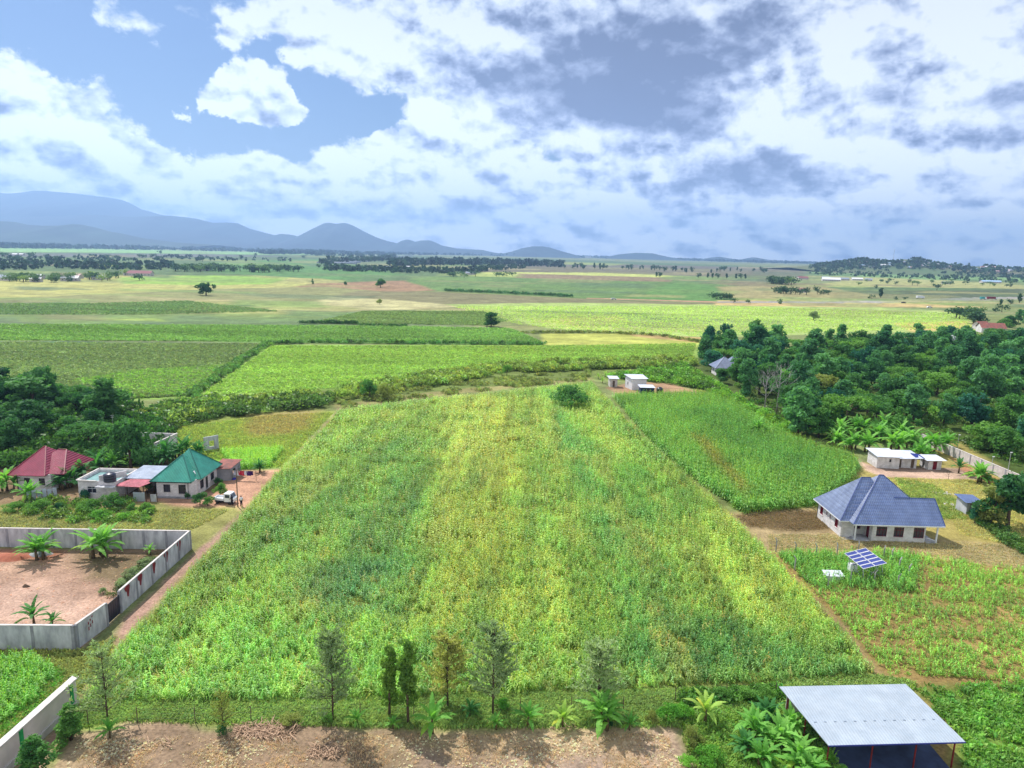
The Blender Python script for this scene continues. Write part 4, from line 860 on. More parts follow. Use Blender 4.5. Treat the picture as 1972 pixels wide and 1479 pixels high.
ML = dict(dark=LM('dark_leaves', (30, 70, 46), (78, 118, 62)), mid=LM('mid_leaves', (56, 98, 50), (98, 134, 62)), blue=LM('bluish_leaves', (30, 76, 66), (58, 106, 84)),  # dark: lighter, warmer second tone puts sunlit highlights into the leaf colour
          light=LM('light_leaves', (80, 122, 56), (118, 154, 68)), grey=LM('greyish_leaves', (106, 120, 92), (136, 150, 112)), olive=LM('olive_leaves', (104, 112, 62), (130, 138, 76)),
          euc=LM('eucalyptus_leaves', (36, 82, 56), (92, 136, 84)), cyp=LM('cypress_leaves', (72, 104, 46), (112, 138, 58)), cas=LM('casuarina_needles', (110, 128, 92), (132, 148, 106)),  # euc: paler second tone likewise stands for sunlit foliage
          casy=LM('yellowing_needles', (134, 136, 78), (150, 150, 88)), bush=LM('bush_leaves', (66, 118, 44), (110, 156, 64)))
def banana_mat(name, c1, c2):
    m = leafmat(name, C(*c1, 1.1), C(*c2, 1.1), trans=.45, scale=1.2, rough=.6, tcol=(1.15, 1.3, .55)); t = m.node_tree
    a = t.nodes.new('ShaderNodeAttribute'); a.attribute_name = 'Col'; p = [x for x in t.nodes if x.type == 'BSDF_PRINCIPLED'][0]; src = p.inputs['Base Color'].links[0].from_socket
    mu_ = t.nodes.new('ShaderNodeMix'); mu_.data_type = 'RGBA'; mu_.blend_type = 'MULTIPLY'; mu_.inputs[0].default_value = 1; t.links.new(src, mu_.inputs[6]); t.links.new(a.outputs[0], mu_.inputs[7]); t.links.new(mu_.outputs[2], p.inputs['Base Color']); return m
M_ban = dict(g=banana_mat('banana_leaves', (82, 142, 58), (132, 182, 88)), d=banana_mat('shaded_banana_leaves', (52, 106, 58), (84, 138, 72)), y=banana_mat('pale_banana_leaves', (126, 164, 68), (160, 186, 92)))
PT = {k: [tree_proto(k, 100 + 7 * i + len(k), n_, s_) for i in range(m_)] for k, n_, s_, m_ in
      (('round', 3600, .036, 6), ('umbrella', 3600, .036, 3), ('tall', 2800, .032, 6), ('cone', 3800, .020, 2), ('column', 3000, .018, 3), ('low', 2600, .036, 4))}
PT['casuarina'] = [casuarina_proto(5, 3400), casuarina_proto(8, 3800, .24), casuarina_proto(9, 2200, .26)]; PT['bare'] = [bare_proto(3), bare_proto(4)]
PB = {1: [banana_proto(i, 1) for i in (1, 2, 3)], 3: [banana_proto(10 + i, 3) for i in range(4)], 5: [banana_proto(20 + i, 5, 10, 1.0, .8) for i in range(3)]}
_mc = {}
def withmat(me, m):
    k = (me.name, m.name)
    if k not in _mc:
        c = me.copy(); c.materials.clear(); c.materials.append(m); _mc[k] = c
    return _mc[k]
def plant(name, proto, loc, sx, sz, tm, cm, label, cat, group=None, part=('trunk', 'crown'), rz=None, lean=0):
    t = empty(name, loc, random.uniform(0, 6.28) if rz is None else rz, label, cat, group); t.scale = (sx, sx, sz)
    if lean: t.rotation_euler.x = lean
    link(part[0], withmat(proto[0], tm), parent=t); link(part[1], withmat(proto[1], cm), parent=t); return t
def tree(kind, px, pb, pt, leaf, label, cat='tree', group=None, name=None, wf=1.0, v=None, bark=None, h=None):
    p = G(px, pb); h = h or hgt(px, pb, pt); pl = PT[kind]; pr_ = pl[(v if v is not None else random.randrange(len(pl))) % len(pl)]
    nm = name or {'round': 'broadleaf_tree', 'umbrella': 'acacia_tree', 'tall': 'eucalyptus_tree', 'cone': 'cypress_tree', 'column': 'cypress_tree', 'low': 'shrub', 'casuarina': 'casuarina_tree', 'bare': 'bare_tree'}[kind]
    pt_ = ('stem', 'foliage') if nm == 'shrub' else ('trunk', 'branches') if kind == 'bare' else ('trunk', 'crown')
    return plant(nm, pr_, p, h * wf, h, bark or M_bark, ML[leaf] if kind != 'bare' else (bark or M_bark), label, cat, group, pt_)
def banana(px, pb, h, n, shade, label, group=None, v=None):
    pl = PB[n]; pr_ = pl[(v if v is not None else random.randrange(len(pl))) % len(pl)]; s = h / 2.75
    return plant('banana_plant', pr_, G(px, pb), s, s, M_stem, M_ban[shade], label, 'banana plant', group, ('stem', 'leaves'))

# ---- row of young trees along the front boundary
tree('casuarina', 208, 1392, 1240, 'cas', 'thin young casuarina at the left end of the front fence line, near the cream wall', wf=1.1, v=2)
tree('casuarina', 641, 1390, 1212, 'cas', 'grey green feathery casuarina, leftmost of the tall row in front of the maize', wf=1.05, v=0)
tree('column', 750, 1378, 1240, 'cyp', 'slim green cypress just right of the leftmost feathery tree of the row', wf=1.05, v=0)
tree('column', 786, 1392, 1222, 'cyp', 'slim green cypress left of the yellowing tree in the front row', wf=.9, v=1)
tree('casuarina', 862, 1362, 1218, 'casy', 'thin young tree with yellowing needles in the middle of the front row', wf=1.25, v=1)
tree('casuarina', 949, 1376, 1208, 'cas', 'dense dark feathery casuarina right of the yellowing tree', wf=1.2, v=1)
tree('casuarina', 1150, 1372, 1236, 'cas', 'broad green casuarina, rightmost of the front row, behind a banana plant', wf=1.5, v=0)
tree('casuarina', 430, 1410, 1330, 'olive', 'small half dead sapling on the fence line between the left casuarina and the leaf pile', wf=1.0, v=2)
tree('cone', 137, 1424, 1352, 'mid', 'conical dark green ornamental tree at the far end of the cream wall', wf=1.9, v=0, name='cypress_shrub')
tree('cone', 72, 1500, 1412, 'mid', 'conical yellow green ornamental tree against the near end of the cream wall', wf=1.9, v=1, name='cypress_shrub')
# ---- bananas
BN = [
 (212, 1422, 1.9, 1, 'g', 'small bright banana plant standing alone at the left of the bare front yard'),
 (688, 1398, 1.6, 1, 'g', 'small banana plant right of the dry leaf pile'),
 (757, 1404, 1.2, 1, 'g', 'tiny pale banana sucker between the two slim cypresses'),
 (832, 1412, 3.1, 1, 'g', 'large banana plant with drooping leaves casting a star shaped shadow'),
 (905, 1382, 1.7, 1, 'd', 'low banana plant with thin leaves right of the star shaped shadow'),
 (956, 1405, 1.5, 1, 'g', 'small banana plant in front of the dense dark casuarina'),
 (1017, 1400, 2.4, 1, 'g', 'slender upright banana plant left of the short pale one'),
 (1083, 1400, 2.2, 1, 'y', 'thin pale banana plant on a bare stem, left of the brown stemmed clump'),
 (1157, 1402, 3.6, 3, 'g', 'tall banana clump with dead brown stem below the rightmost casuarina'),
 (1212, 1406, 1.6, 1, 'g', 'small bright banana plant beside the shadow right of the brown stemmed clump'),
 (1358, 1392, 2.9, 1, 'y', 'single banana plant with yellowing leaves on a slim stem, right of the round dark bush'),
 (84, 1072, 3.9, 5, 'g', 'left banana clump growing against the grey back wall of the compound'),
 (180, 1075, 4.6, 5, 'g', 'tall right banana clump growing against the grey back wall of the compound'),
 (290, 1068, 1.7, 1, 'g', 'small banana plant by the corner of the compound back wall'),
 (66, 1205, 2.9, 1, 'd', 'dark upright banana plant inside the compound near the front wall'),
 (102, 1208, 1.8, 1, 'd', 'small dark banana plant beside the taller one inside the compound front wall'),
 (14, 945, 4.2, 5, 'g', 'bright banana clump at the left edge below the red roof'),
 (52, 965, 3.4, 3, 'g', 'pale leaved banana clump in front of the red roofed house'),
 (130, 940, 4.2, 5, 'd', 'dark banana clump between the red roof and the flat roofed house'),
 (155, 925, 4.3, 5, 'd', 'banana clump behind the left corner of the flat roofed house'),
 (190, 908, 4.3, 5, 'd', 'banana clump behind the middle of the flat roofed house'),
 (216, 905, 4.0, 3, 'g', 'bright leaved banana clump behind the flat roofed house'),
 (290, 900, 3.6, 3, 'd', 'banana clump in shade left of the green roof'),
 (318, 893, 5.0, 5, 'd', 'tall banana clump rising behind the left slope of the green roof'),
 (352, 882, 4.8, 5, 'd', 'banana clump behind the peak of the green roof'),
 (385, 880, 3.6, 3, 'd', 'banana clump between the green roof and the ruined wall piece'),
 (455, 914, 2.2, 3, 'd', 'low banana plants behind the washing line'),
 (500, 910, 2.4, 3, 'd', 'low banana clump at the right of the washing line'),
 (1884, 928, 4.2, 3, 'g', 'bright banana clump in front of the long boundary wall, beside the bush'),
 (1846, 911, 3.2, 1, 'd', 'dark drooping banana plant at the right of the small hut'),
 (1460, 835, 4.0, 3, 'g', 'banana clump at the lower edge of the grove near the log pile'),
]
for q in BN: banana(*q)
for i, (x, y, h_, n_) in enumerate([(1615, 845, 5.2, 5), (1660, 840, 5.2, 5), (1700, 838, 5.6, 5), (1640, 866, 4.6, 5), (1672, 870, 5.0, 3), (1715, 868, 5.4, 5), (1755, 862, 5.2, 5), (1790, 872, 5.2, 5), (1690, 852, 5.0, 3), (1735, 848, 5.0, 5), (1820, 868, 4.6, 3), (1608, 858, 4.2, 3), (1770, 884, 4.6, 5)]):
    banana(x, y, h_, n_, 'g', ['back row banana clump at the left end behind the long hut', 'back row banana clump second from the left behind the long hut', 'tallest banana clump at the back of the row behind the long hut', 'banana clump left of the long hut at the front of the row', 'banana clump touching the left corner of the long hut', 'banana clump behind the left half of the long hut roof', 'banana clump behind the middle of the long hut roof', 'banana clump behind the blue tarpaulin end of the long hut', 'banana clump in the heart of the row behind the long hut', 'banana clump of the back row above the middle of the long hut', 'last banana clump at the right end of the row, by the boundary wall', 'lowest outlying banana clump at the left end of the row', 'banana clump between the long hut and the small hut'][i], 'bananas behind the long hut')
for i, (x, y) in enumerate([(1152, 730), (1166, 726), (1182, 728), (1212, 722), (1226, 726), (1244, 730), (1256, 724), (1274, 728), (1160, 738), (1285, 735)]):
    banana(x, y, 2.2, 1, 'y', 'small yellowish banana plant in the row behind the white huts', 'young bananas behind the white huts')
for i, (x, y) in enumerate([(1600, 705), (1625, 712), (1648, 708), (1670, 720), (1635, 728), (1612, 735), (1660, 738), (1510, 735), (1535, 700), (1690, 716)]):
    banana(x, y, 5.0, 3, 'g', 'bright banana clump surrounded by trees in the middle of the right grove', 'bananas inside the grove')
# big banana clump and bushes left of the open shed
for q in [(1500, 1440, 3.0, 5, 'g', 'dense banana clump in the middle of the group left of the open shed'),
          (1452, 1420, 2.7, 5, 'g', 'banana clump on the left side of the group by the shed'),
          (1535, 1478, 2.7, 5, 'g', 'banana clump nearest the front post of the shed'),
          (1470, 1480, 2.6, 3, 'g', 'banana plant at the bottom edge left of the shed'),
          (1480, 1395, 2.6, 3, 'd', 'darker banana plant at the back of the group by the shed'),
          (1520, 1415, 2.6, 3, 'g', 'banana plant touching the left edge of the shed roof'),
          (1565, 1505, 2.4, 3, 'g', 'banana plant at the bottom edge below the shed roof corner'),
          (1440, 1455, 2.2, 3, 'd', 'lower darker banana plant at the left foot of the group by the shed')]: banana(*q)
tree('tall', 1418, 742, 690, 'mid', 'slim tree hiding the right half of the grey roofed house', wf=1.2)
tree('round', 1388, 738, 706, 'dark', 'dark tree in front of the grey roofed house', wf=1.1, v=1)
# ---- shrubs
def shrub(px, pb, h_, leaf, label, wf=1.0, group=None, v=None): return tree('low', px, pb, 0, leaf, label, 'shrub', group, wf=wf, v=v, h=h_)
for q in [
 (1285, 1390, 2.0, 'bush', 'round dense green bush left of the yellowing banana', 1.0), (1312, 1380, 1.5, 'bush', 'smaller bush touching the round dense one on its right', 1.1),
 (1256, 1398, 1.5, 'olive', 'brownish twiggy bush at the end of the gravel path', .7), (1330, 1440, 2.1, 'olive', 'olive feathery bush above the gravel path edge', .8),
 (1362, 1470, 1.9, 'bush', 'bright green bush at the bottom beside the gravel path', 1.0), (1325, 1480, 1.3, 'bush', 'low bush at the bottom edge right of the gravel', 1.0),
 (1392, 1350, 1.4, 'mid', 'low bush behind the yellowing banana', 1.2), (1440, 1352, 1.5, 'mid', 'low bush left of the back wall of the open shed', 1.3), (1470, 1350, 1.6, 'mid', 'leafy bush touching the back left corner of the open shed', 1.2),
 (1580, 1470, 1.6, 'bush', 'leafy bush under the front left post of the open shed', 1.0), (1620, 1500, 1.2, 'bush', 'small bush at the bottom edge under the shed roof', 1.1),
 (1525, 1440, 1.5, 'mid', 'bush with seed heads beside the left post of the shed', .9),
 (560, 1396, 1.1, 'olive', 'low dark bush behind the dry leaf pile', 1.6), (430, 1414, 1.0, 'dark', 'small dark bush at the foot of the half dead sapling', 1.2), (630, 1390, 1.0, 'mid', 'small bush at the foot of the leftmost feathery tree', 1.2),
 (915, 1378, 1.1, 'dark', 'small dark bush between the star shaded banana and the dark casuarina', 1.1), (968, 1368, 1.2, 'bush', 'green bush right behind the dense dark casuarina', 1.1), (1175, 1392, 1.2, 'dark', 'dark bush in the shade of the brown stemmed banana', 1.3),
 (385, 972, 2.2, 'dark', 'dark shrub at the front right corner of the green roofed house', 1.0), (400, 975, 1.7, 'mid', 'low shrub beside the green roofed house wall', 1.1), (424, 955, 2.4, 'mid', 'round shrub behind the white pickup', .8),
 (361, 962, 1.3, 'dark', 'small dark pot shrub under the front window of the green roofed house', .7), (283, 950, 3.0, 'mid', 'bushy small tree between the red awning and the green roofed house', .6), (420, 935, 1.6, 'dark', 'small dark shrub by the door of the green roofed house', .9),
 (175, 985, 2.2, 'mid', 'broad bush in front of the flat roofed house', 1.5), (215, 978, 2.6, 'mid', 'largest bush in front of the right corner of the flat roofed house', 1.3), (195, 1000, 1.6, 'bush', 'low bush on the grass above the tall banana clump', 1.6),
 (255, 985, 1.4, 'mid', 'first round bush by the dirt road below the gate sheets', 1.1), (285, 985, 1.5, 'mid', 'second round bush by the dirt road below the green roofed house', 1.3), (240, 1000, 1.2, 'bush', 'flat pale bush on the grass beside the round bushes', 1.8),
 (80, 982, 1.9, 'mid', 'bush below the corrugated fence', 1.6), (25, 985, 1.7, 'mid', 'bush at the left edge of the grass strip', 1.6), (110, 985, 1.5, 'dark', 'small dark bush right below the corrugated fence', 1.2), (165, 962, 1.8, 'blue', 'bluish shrub at the left wall corner of the flat roofed house', .9),
 (235, 1132, 1.2, 'grey', 'greyish shrub inside the compound by the marked wall', 1.3), (255, 1112, 1.4, 'grey', 'larger greyish shrub inside the compound near the wall', 1.4), (278, 1092, 1.2, 'grey', 'greyish shrub inside the compound farthest from the gate', 1.4), (198, 1142, .8, 'grey', 'small grey green plant on the bare compound soil', 1.1),
 (1876, 1008, 2.9, 'blue', 'small leafy tree beside the brick outhouse', .55), (1904, 932, 2.0, 'mid', 'dense bush under the bright banana by the long wall', 1.2), (1868, 918, 1.2, 'mid', 'low leafy bush between the two bananas by the long wall', 1.5),
 (1375, 1075, .1, 'mid', 'x', 1)][:-1]: shrub(*q[:5], q[5])
# ---- single trees near
tree('low', 1100, 786, 737, 'dark', 'round crowned mango tree standing in the far right corner of the big maize plot', name='mango_tree', wf=1.3, v=0)
tree('low', 712, 768, 727, 'dark', 'dark round bush tree in the stream thicket left of the paler one', 'tree', name='thicket_tree', wf=.75)
tree('low', 738, 771, 735, 'olive', 'paler bush tree in the stream thicket beside the dark round one', 'tree', name='thicket_tree', wf=.8)
tree('low', 976, 722, 700, 'mid', 'small round bush tree in the thicket behind the middle of the plot', 'tree', name='thicket_tree', wf=.8)
tree('round', 253, 905, 796, 'dark', 'big dark tree rising behind the awning between the two left houses', wf=.85, v=1)
tree('bare', 1495, 797, 700, 'grey', 'leafless white trunked tree in front of the right grove', wf=1.0, v=0, bark=M_pale)
tree('bare', 1472, 790, 712, 'grey', 'smaller leafless grey tree just left of the white trunked one', wf=1.1, v=1, bark=M_pale)
tree('tall', 1434, 768, 690, 'euc', 'tall slim tree with thin trunk in front of the grey roofed house', wf=.9)
tree('bare', 1826, 925, 905, 'grey', 'tiny bare sapling on the lawn beside the small hut', wf=1.2, v=1, bark=M_bark)
tree('round', 1940, 1018, 905, 'dark', 'dark broad tree at the right edge beyond the outhouse', wf=1.05, v=2)
tree('round', 1985, 1010, 910, 'dark', 'dark tree cut by the right edge of the picture', wf=.95, v=3)
tree('tall', 1905, 1012, 930, 'olive', 'thin leaning tree left of the dark broad tree at the right edge', wf=1.1)
tree('round', 1455, 655, 614, 'dark', 'pointed dark tree standing above the top edge of the right grove', wf=.8, v=4)
tree('round', 1366, 672, 623, 'blue', 'left one of two tall round trees at the left end of the right grove', wf=.7, v=2)
tree('round', 1398, 672, 621, 'blue', 'right one of two tall round trees at the left end of the right grove', wf=.7, v=3)
tree('round', 397, 569, 542, 'dark', 'large round dark tree alone in the tan field on the left', wf=1.5, v=0)
tree('tall', 946, 629, 600, 'dark', 'ragged dark tree alone behind the green maize strip', wf=2.1, v=1, name='broadleaf_tree')
tree('round', 1566, 617, 597, 'grey', 'pale grey thin crowned tree alone in the light field on the right', wf=1.1, v=1)
tree('round', 733, 554, 535, 'dark', 'dark tree with a forked trunk alone in the brown field', wf=1.3, v=2)
tree('low', 731, 586, 574, 'olive', 'small low tree below the brown field', 'tree', name='field_tree', wf=.9)
tree('low', 666, 551, 541, 'dark', 'small round tree left of the forked dark tree', 'tree', name='field_tree', wf=.7)
tree('cone', 602, 547, 536, 'dark', 'tiny pointed tree at the edge of the green field', wf=1.6)
# ---- groves: right side and left side, every tree its own
def poisson(poly, n, dmin, seed, holes_=()):
    r = np.random.default_rng(seed); out = []; P = gp(poly); tries = 0
    while len(out) < n and tries < n * 60:
        tries += 1; x = r.uniform(P[:, 0].min(), P[:, 0].max()); y = r.uniform(P[:, 1].min(), P[:, 1].max())
        if poly_sd(np.array([x]), np.array([y]), P)[0] < 0: continue
        if any((x - a) ** 2 + (y - b_) ** 2 < dmin ** 2 for a, b_ in out) or any((x - a) ** 2 + (y - b_) ** 2 < q * q for a, b_, q in holes_): continue
        out.append((x, y))
    return out
KINDS = [('tall', 'euc', .9, (6.5, 14.5), 'slim loose tree in the right grove'), ('round', 'dark', .95, (7, 10.5), 'dark round crowned tree in the right grove'),
         ('umbrella', 'mid', .95, (5, 7.5), 'flat topped acacia in the right grove'), ('round', 'blue', .85, (7.5, 11), 'bluish dark tree in the right grove'),
         ('round', 'mid', 1.0, (5, 8), 'mid green leafy tree in the right grove'), ('low', 'light', 1.0, (3, 5), 'yellow green low tree in the right grove')]
def grove(pts, kinds, weights, seed, where, gp_):
    r = random.Random(seed)
    for x, y in pts:
        k, lf, wf, (h0, h1), lb = r.choices(kinds, weights)[0]; h_ = r.uniform(h0, h1); pl = PT[k]
        nm = {'round': 'broadleaf_tree', 'umbrella': 'acacia_tree', 'tall': 'eucalyptus_tree', 'low': 'low_tree'}[k]
        wh_ = where
        if gp_ == 'right grove':
            e_ = 230 - .62 * (x - 70)                                   # depth of the grove's middle at this x
            wh_ = ('near edge' if y < e_ - 28 else 'far edge' if y > e_ + 34 else 'middle') + ' of the right grove, ' + ('near the leafless tree' if x < 105 else 'behind the bananas' if x < 145 else 'toward picture edge')
        plant(nm, pl[r.randrange(len(pl))], (x, y, 0), h_ * wf * r.uniform(1.1, 1.5), h_, M_bark, ML[lf], lb.replace('in the right grove', 'at the ' + wh_ if gp_ == 'right grove' else 'in ' + where).replace('at the middle', 'in the middle'), 'tree', gp_ + ': ' + lb.split(' in ')[0], rz=r.uniform(0, 6.28))
gh_ = [(*G(1402, 722).xy, 9), (*G(1740, 735).xy, 10), (*G(1830, 675).xy, 7), (*G(1635, 725).xy, 8), (*G(1905, 645).xy, 14), (*G(1800, 838).xy, 5)]
grove(poisson([(1352, 712), (1440, 745), (1530, 805), (1600, 838), (1860, 850), (1972, 900), (2080, 905), (2080, 680), (1850, 668), (1650, 674), (1420, 668), (1345, 690)], 285, 3.9, 5, gh_), KINDS, [8, 5, 3, 3, 4, 1], 6, 'the dense right grove', 'right grove')
grove(poisson([(1850, 668), (2080, 690), (2080, 610), (1950, 612), (1880, 650)], 26, 11, 8, gh_), KINDS, [1, 3, 3, 3, 4, 1], 9, 'the far end of the right grove', 'far end of right grove')
grove(poisson([(1520, 818), (1600, 843), (1530, 845)], 4, 3.5, 12), KINDS, [3, 0, 0, 0, 1, 0], 12, 'the lower edge of the right grove', 'grove edge')
LK = [('tall', 'dark', 1.3, (8, 12), 'tall dark tree in the right grove'), ('round', 'dark', 1.0, (6, 9), 'dark round crowned tree in the right grove'), ('umbrella', 'dark', 1.1, (5, 6.5), 'spreading dark acacia in the right grove'), ('low', 'mid', 1.0, (3, 4.5), 'mid green low tree in the right grove')]
grove(poisson([(-120, 790), (-60, 765), (120, 775), (215, 800), (250, 850), (210, 880), (-120, 870)], 34, 5.5, 15), LK, [3, 4, 2, 5], 16, 'the left grove behind the red roof', 'left grove')
tree('round', 92, 800, 702, 'dark', 'tallest dark tree of the left grove, standing above the others', wf=.72, v=0)
tree('round', 14, 805, 728, 'dark', 'dark tree at the left edge of the left grove', wf=.8, v=1)
tree('tall', 55, 800, 716, 'dark', 'narrow dark tree left of the tallest one in the left grove', wf=1.2, v=1)
tree('umbrella', 196, 806, 751, 'dark', 'wide spreading dark acacia at the right end of the left grove', wf=1.15, v=0)
tree('umbrella', 150, 806, 758, 'dark', 'dark acacia between the tallest tree and the widest acacia', wf=.95, v=1)
tree('low', 165, 838, 800, 'grey', 'greyish leafy tree below the wide acacia', 'tree', name='low_tree', wf=.8)
tree('low', 215, 850, 812, 'mid', 'rounded mid green tree left of the big dark tree behind the awning', 'tree', name='low_tree', wf=.8)
tree('umbrella', 1578, 780, 722, 'olive', 'umbrella shaped olive tree right of the leafless white trunked tree', wf=.9, v=2)

# ================================================================== buildings and objects
M_block = blockwall('pale_block_wall', C(212, 206, 208, 1.1), C(186, 180, 182, 1.1), (.72, .70, .70))
M_blockw = blockwall('whitewashed_block_wall', C(225, 222, 222, .95), C(196, 192, 190, .95), (.8, .78, .78))
M_conc = mat('weathered_concrete', C(196, 196, 200, 1.0), C(146, 146, 152, 1.0), 1.1, .9, .2, stretch=(1, 1, .35))
M_concd = mat('dark_stained_concrete', C(160, 160, 166, .85), C(128, 128, 136, .85), .9, .9, .2)
M_cap = mat('pale_coping', C(222, 214, 210, .8), C(192, 184, 180, .8), 1.5, .8)
M_in = mat('dark_interior', (.02, .018, .025), (.012, .012, .016), 2, .7)
M_glass = mat('dark_window_glass', (.03, .028, .05), (.015, .015, .03), 2, .12, spec=.6)
M_red = mat('maroon_paint', C(150, 24, 52, .7), C(110, 14, 36, .7), 2, .5)
M_redpost = mat('red_oxide_steel', C(150, 40, 44, .7), C(110, 28, 32, .7), 3, .6)
M_wood = mat('weathered_timber', C(140, 118, 98), C(96, 80, 66), 5, .9, .3, stretch=(1, 1, 4))
M_white = mat('white_paint', (.72, .72, .74), (.6, .6, .63), 2, .5)
M_whites = mat('white_sheet_roof', C(236, 240, 248, .7), C(206, 212, 226, .7), .6, .4)
M_green_roof = sheetmetal('green_roof_sheet', C(58, 150, 130, 1), C(44, 134, 118, 1), .4, .25, 'X')
M_green_roofy = sheetmetal('green_roof_sheet_sideways', C(58, 150, 130, 1), C(44, 134, 118, 1), .4, .25, 'Y')
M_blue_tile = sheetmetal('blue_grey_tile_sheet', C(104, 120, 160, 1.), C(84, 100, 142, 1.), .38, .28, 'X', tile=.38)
M_blue_tiley = sheetmetal('blue_grey_tile_sheet_sideways', C(116, 128, 156, .85), C(100, 112, 142, .85), .38, .28, 'Y', tile=.38)  # same sheet in a greyer tone: grazing-view paleness put into the colour
M_ridge = mat('blue_ridge_cap', C(56, 80, 150, .6), C(44, 66, 130, .6), 2, .4)
M_red_roof = sheetmetal('maroon_roof_sheet', C(160, 62, 84, .9), C(140, 50, 72, .9), .4, .25, 'X')
M_pink_roof = sheetmetal('faded_red_sheet', C(216, 106, 122, .95), C(180, 78, 92, .7), .5, .12, 'X')
M_rust = sheetmetal('rusty_sheet', C(196, 104, 84, .7), C(140, 84, 70, .7), .7, .12, 'X')
M_zinc = sheetmetal('galvanised_sheet', C(214, 222, 238, .95), C(188, 198, 218, .95), .3, .12, 'X', .3)
M_carroof = sheetmetal('pale_blue_grey_sheet', C(214, 226, 238, .54), C(200, 214, 228, .54), .35, .25, 'X', seam=.16, bump=.25)
M_teal = mat('teal_roof_deck', C(120, 176, 176), C(88, 140, 140), .8, .6)
M_tank = mat('black_plastic', (.012, .013, .03), (.02, .02, .04), 2, .35, spec=.5)
M_steel = mat('dark_steel', (.05, .05, .055), (.03, .03, .035), 5, .5, metallic=.5)
M_galv = mat('galvanised_steel', (.5, .52, .55), (.38, .4, .43), 5, .4, metallic=.6)

def wall_seg(mb, p0, p1, h, th, ops=(), z0=0.0, mi=0):
    """vertical wall from p0 to p1 (2D) with rectangular openings (u0,u1,z0,z1); thickness to the left of p0->p1"""
    p0, p1 = Vector(p0), Vector(p1); d = (p1 - p0); Ln = d.length; d.normalize(); n = Vector((-d.y, d.x))
    def bx(u0, u1, za, zb):
        if u1 - u0 < 1e-4 or zb - za < 1e-4: return
        a = p0 + d * u0; b_ = p0 + d * u1; c = b_ + n * th; e = a + n * th
        mb.add([(a.x, a.y, za), (b_.x, b_.y, za), (c.x, c.y, za), (e.x, e.y, za), (a.x, a.y, zb), (b_.x, b_.y, zb), (c.x, c.y, zb), (e.x, e.y, zb)],
               [(3, 2, 1, 0), (4, 5, 6, 7), (0, 1, 5, 4), (1, 2, 6, 5), (2, 3, 7, 6), (3, 0, 4, 7)], mi)
    u = 0.
    for (a, b_, za, zb) in sorted(ops):
        bx(u, a, z0, h); bx(a, b_, z0, za); bx(a, b_, zb, h); u = b_
    bx(u, Ln, z0, h)
def place_opening(parent, p0, p1, op, th, kind, frame_m, pane_m, bars=2, leaf=None):
    """window (frame > pane) or door set in an opening, recessed"""
    p0, p1 = Vector(p0), Vector(p1); d = (p1 - p0).normalized(); n = Vector((-d.y, d.x)); u0, u1, z0, z1 = op; rec = th * .45
    def P(u, z, k): q = p0 + d * u + n * k; return (q.x, q.y, z)
    mb = MB(); t = .035
    for a, b_ in (((u0 + t / 2, z0), (u0 + t / 2, z1)), ((u1 - t / 2, z0), (u1 - t / 2, z1)), ((u0, z1 - t / 2), (u1, z1 - t / 2)), ((u0, z0 + t / 2), (u1, z0 + t / 2))):
        mb.bar(P(a[0], a[1], rec), P(b_[0], b_[1], rec), t, .08)
    if kind == 'window':
        for i in range(bars):
            u = u0 + (u1 - u0) * (i + 1) / (bars + 1); mb.bar(P(u, z0, rec + .01), P(u, z1, rec + .01), .025, .04)
        z = z0 + (z1 - z0) * .68; mb.bar(P(u0, z, rec + .012), P(u1, z, rec + .012), .035, .05)
        f = mb.build('window', frame_m, parent)
        g = MB().add([P(u0 + .01, z0 + .01, rec + .04), P(u1 - .01, z0 + .01, rec + .04), P(u1 - .01, z1 - .01, rec + .04), P(u0 + .01, z1 - .01, rec + .04)], [(0, 1, 2, 3)]).build('pane', pane_m, f)
        s = MB().bar(P(u0 - .05, z0 - .03, -.02), P(u1 + .05, z0 - .03, -.02), .10, .05).build('sill', M_cap, f)
    else:
        f = mb.build('door_frame', frame_m, parent); lf = MB()
        a = P(u0 + .05, z0, rec + .03); b_ = P(u1 - .05, z0, rec + .03); c = P(u1 - .05, z1 - .05, rec + .03); e = P(u0 + .05, z1 - .05, rec + .03)
        lf.add([a, b_, c, e, P(u0 + .05, z0, rec + .08), P(u1 - .05, z0, rec + .08), P(u1 - .05, z1 - .05, rec + .08), P(u0 + .05, z1 - .05, rec + .08)],
               [(0, 1, 2, 3), (5, 4, 7, 6), (0, 4, 5, 1), (3, 2, 6, 7), (0, 3, 7, 4), (1, 5, 6, 2)])
        for zz in (.25, .55): lf.bar(P(u0 + .15, z0 + (z1 - z0) * zz, rec + .02), P(u1 - .15, z0 + (z1 - z0) * zz, rec + .02), .04, .02)
        dr = lf.build('door', leaf or frame_m, parent)
        MB().bar(P(u1 - .18, z0 + 1.0, rec), P(u1 - .10, z0 + 1.0, rec), .04).build('handle', M_steel, dr)
    return f
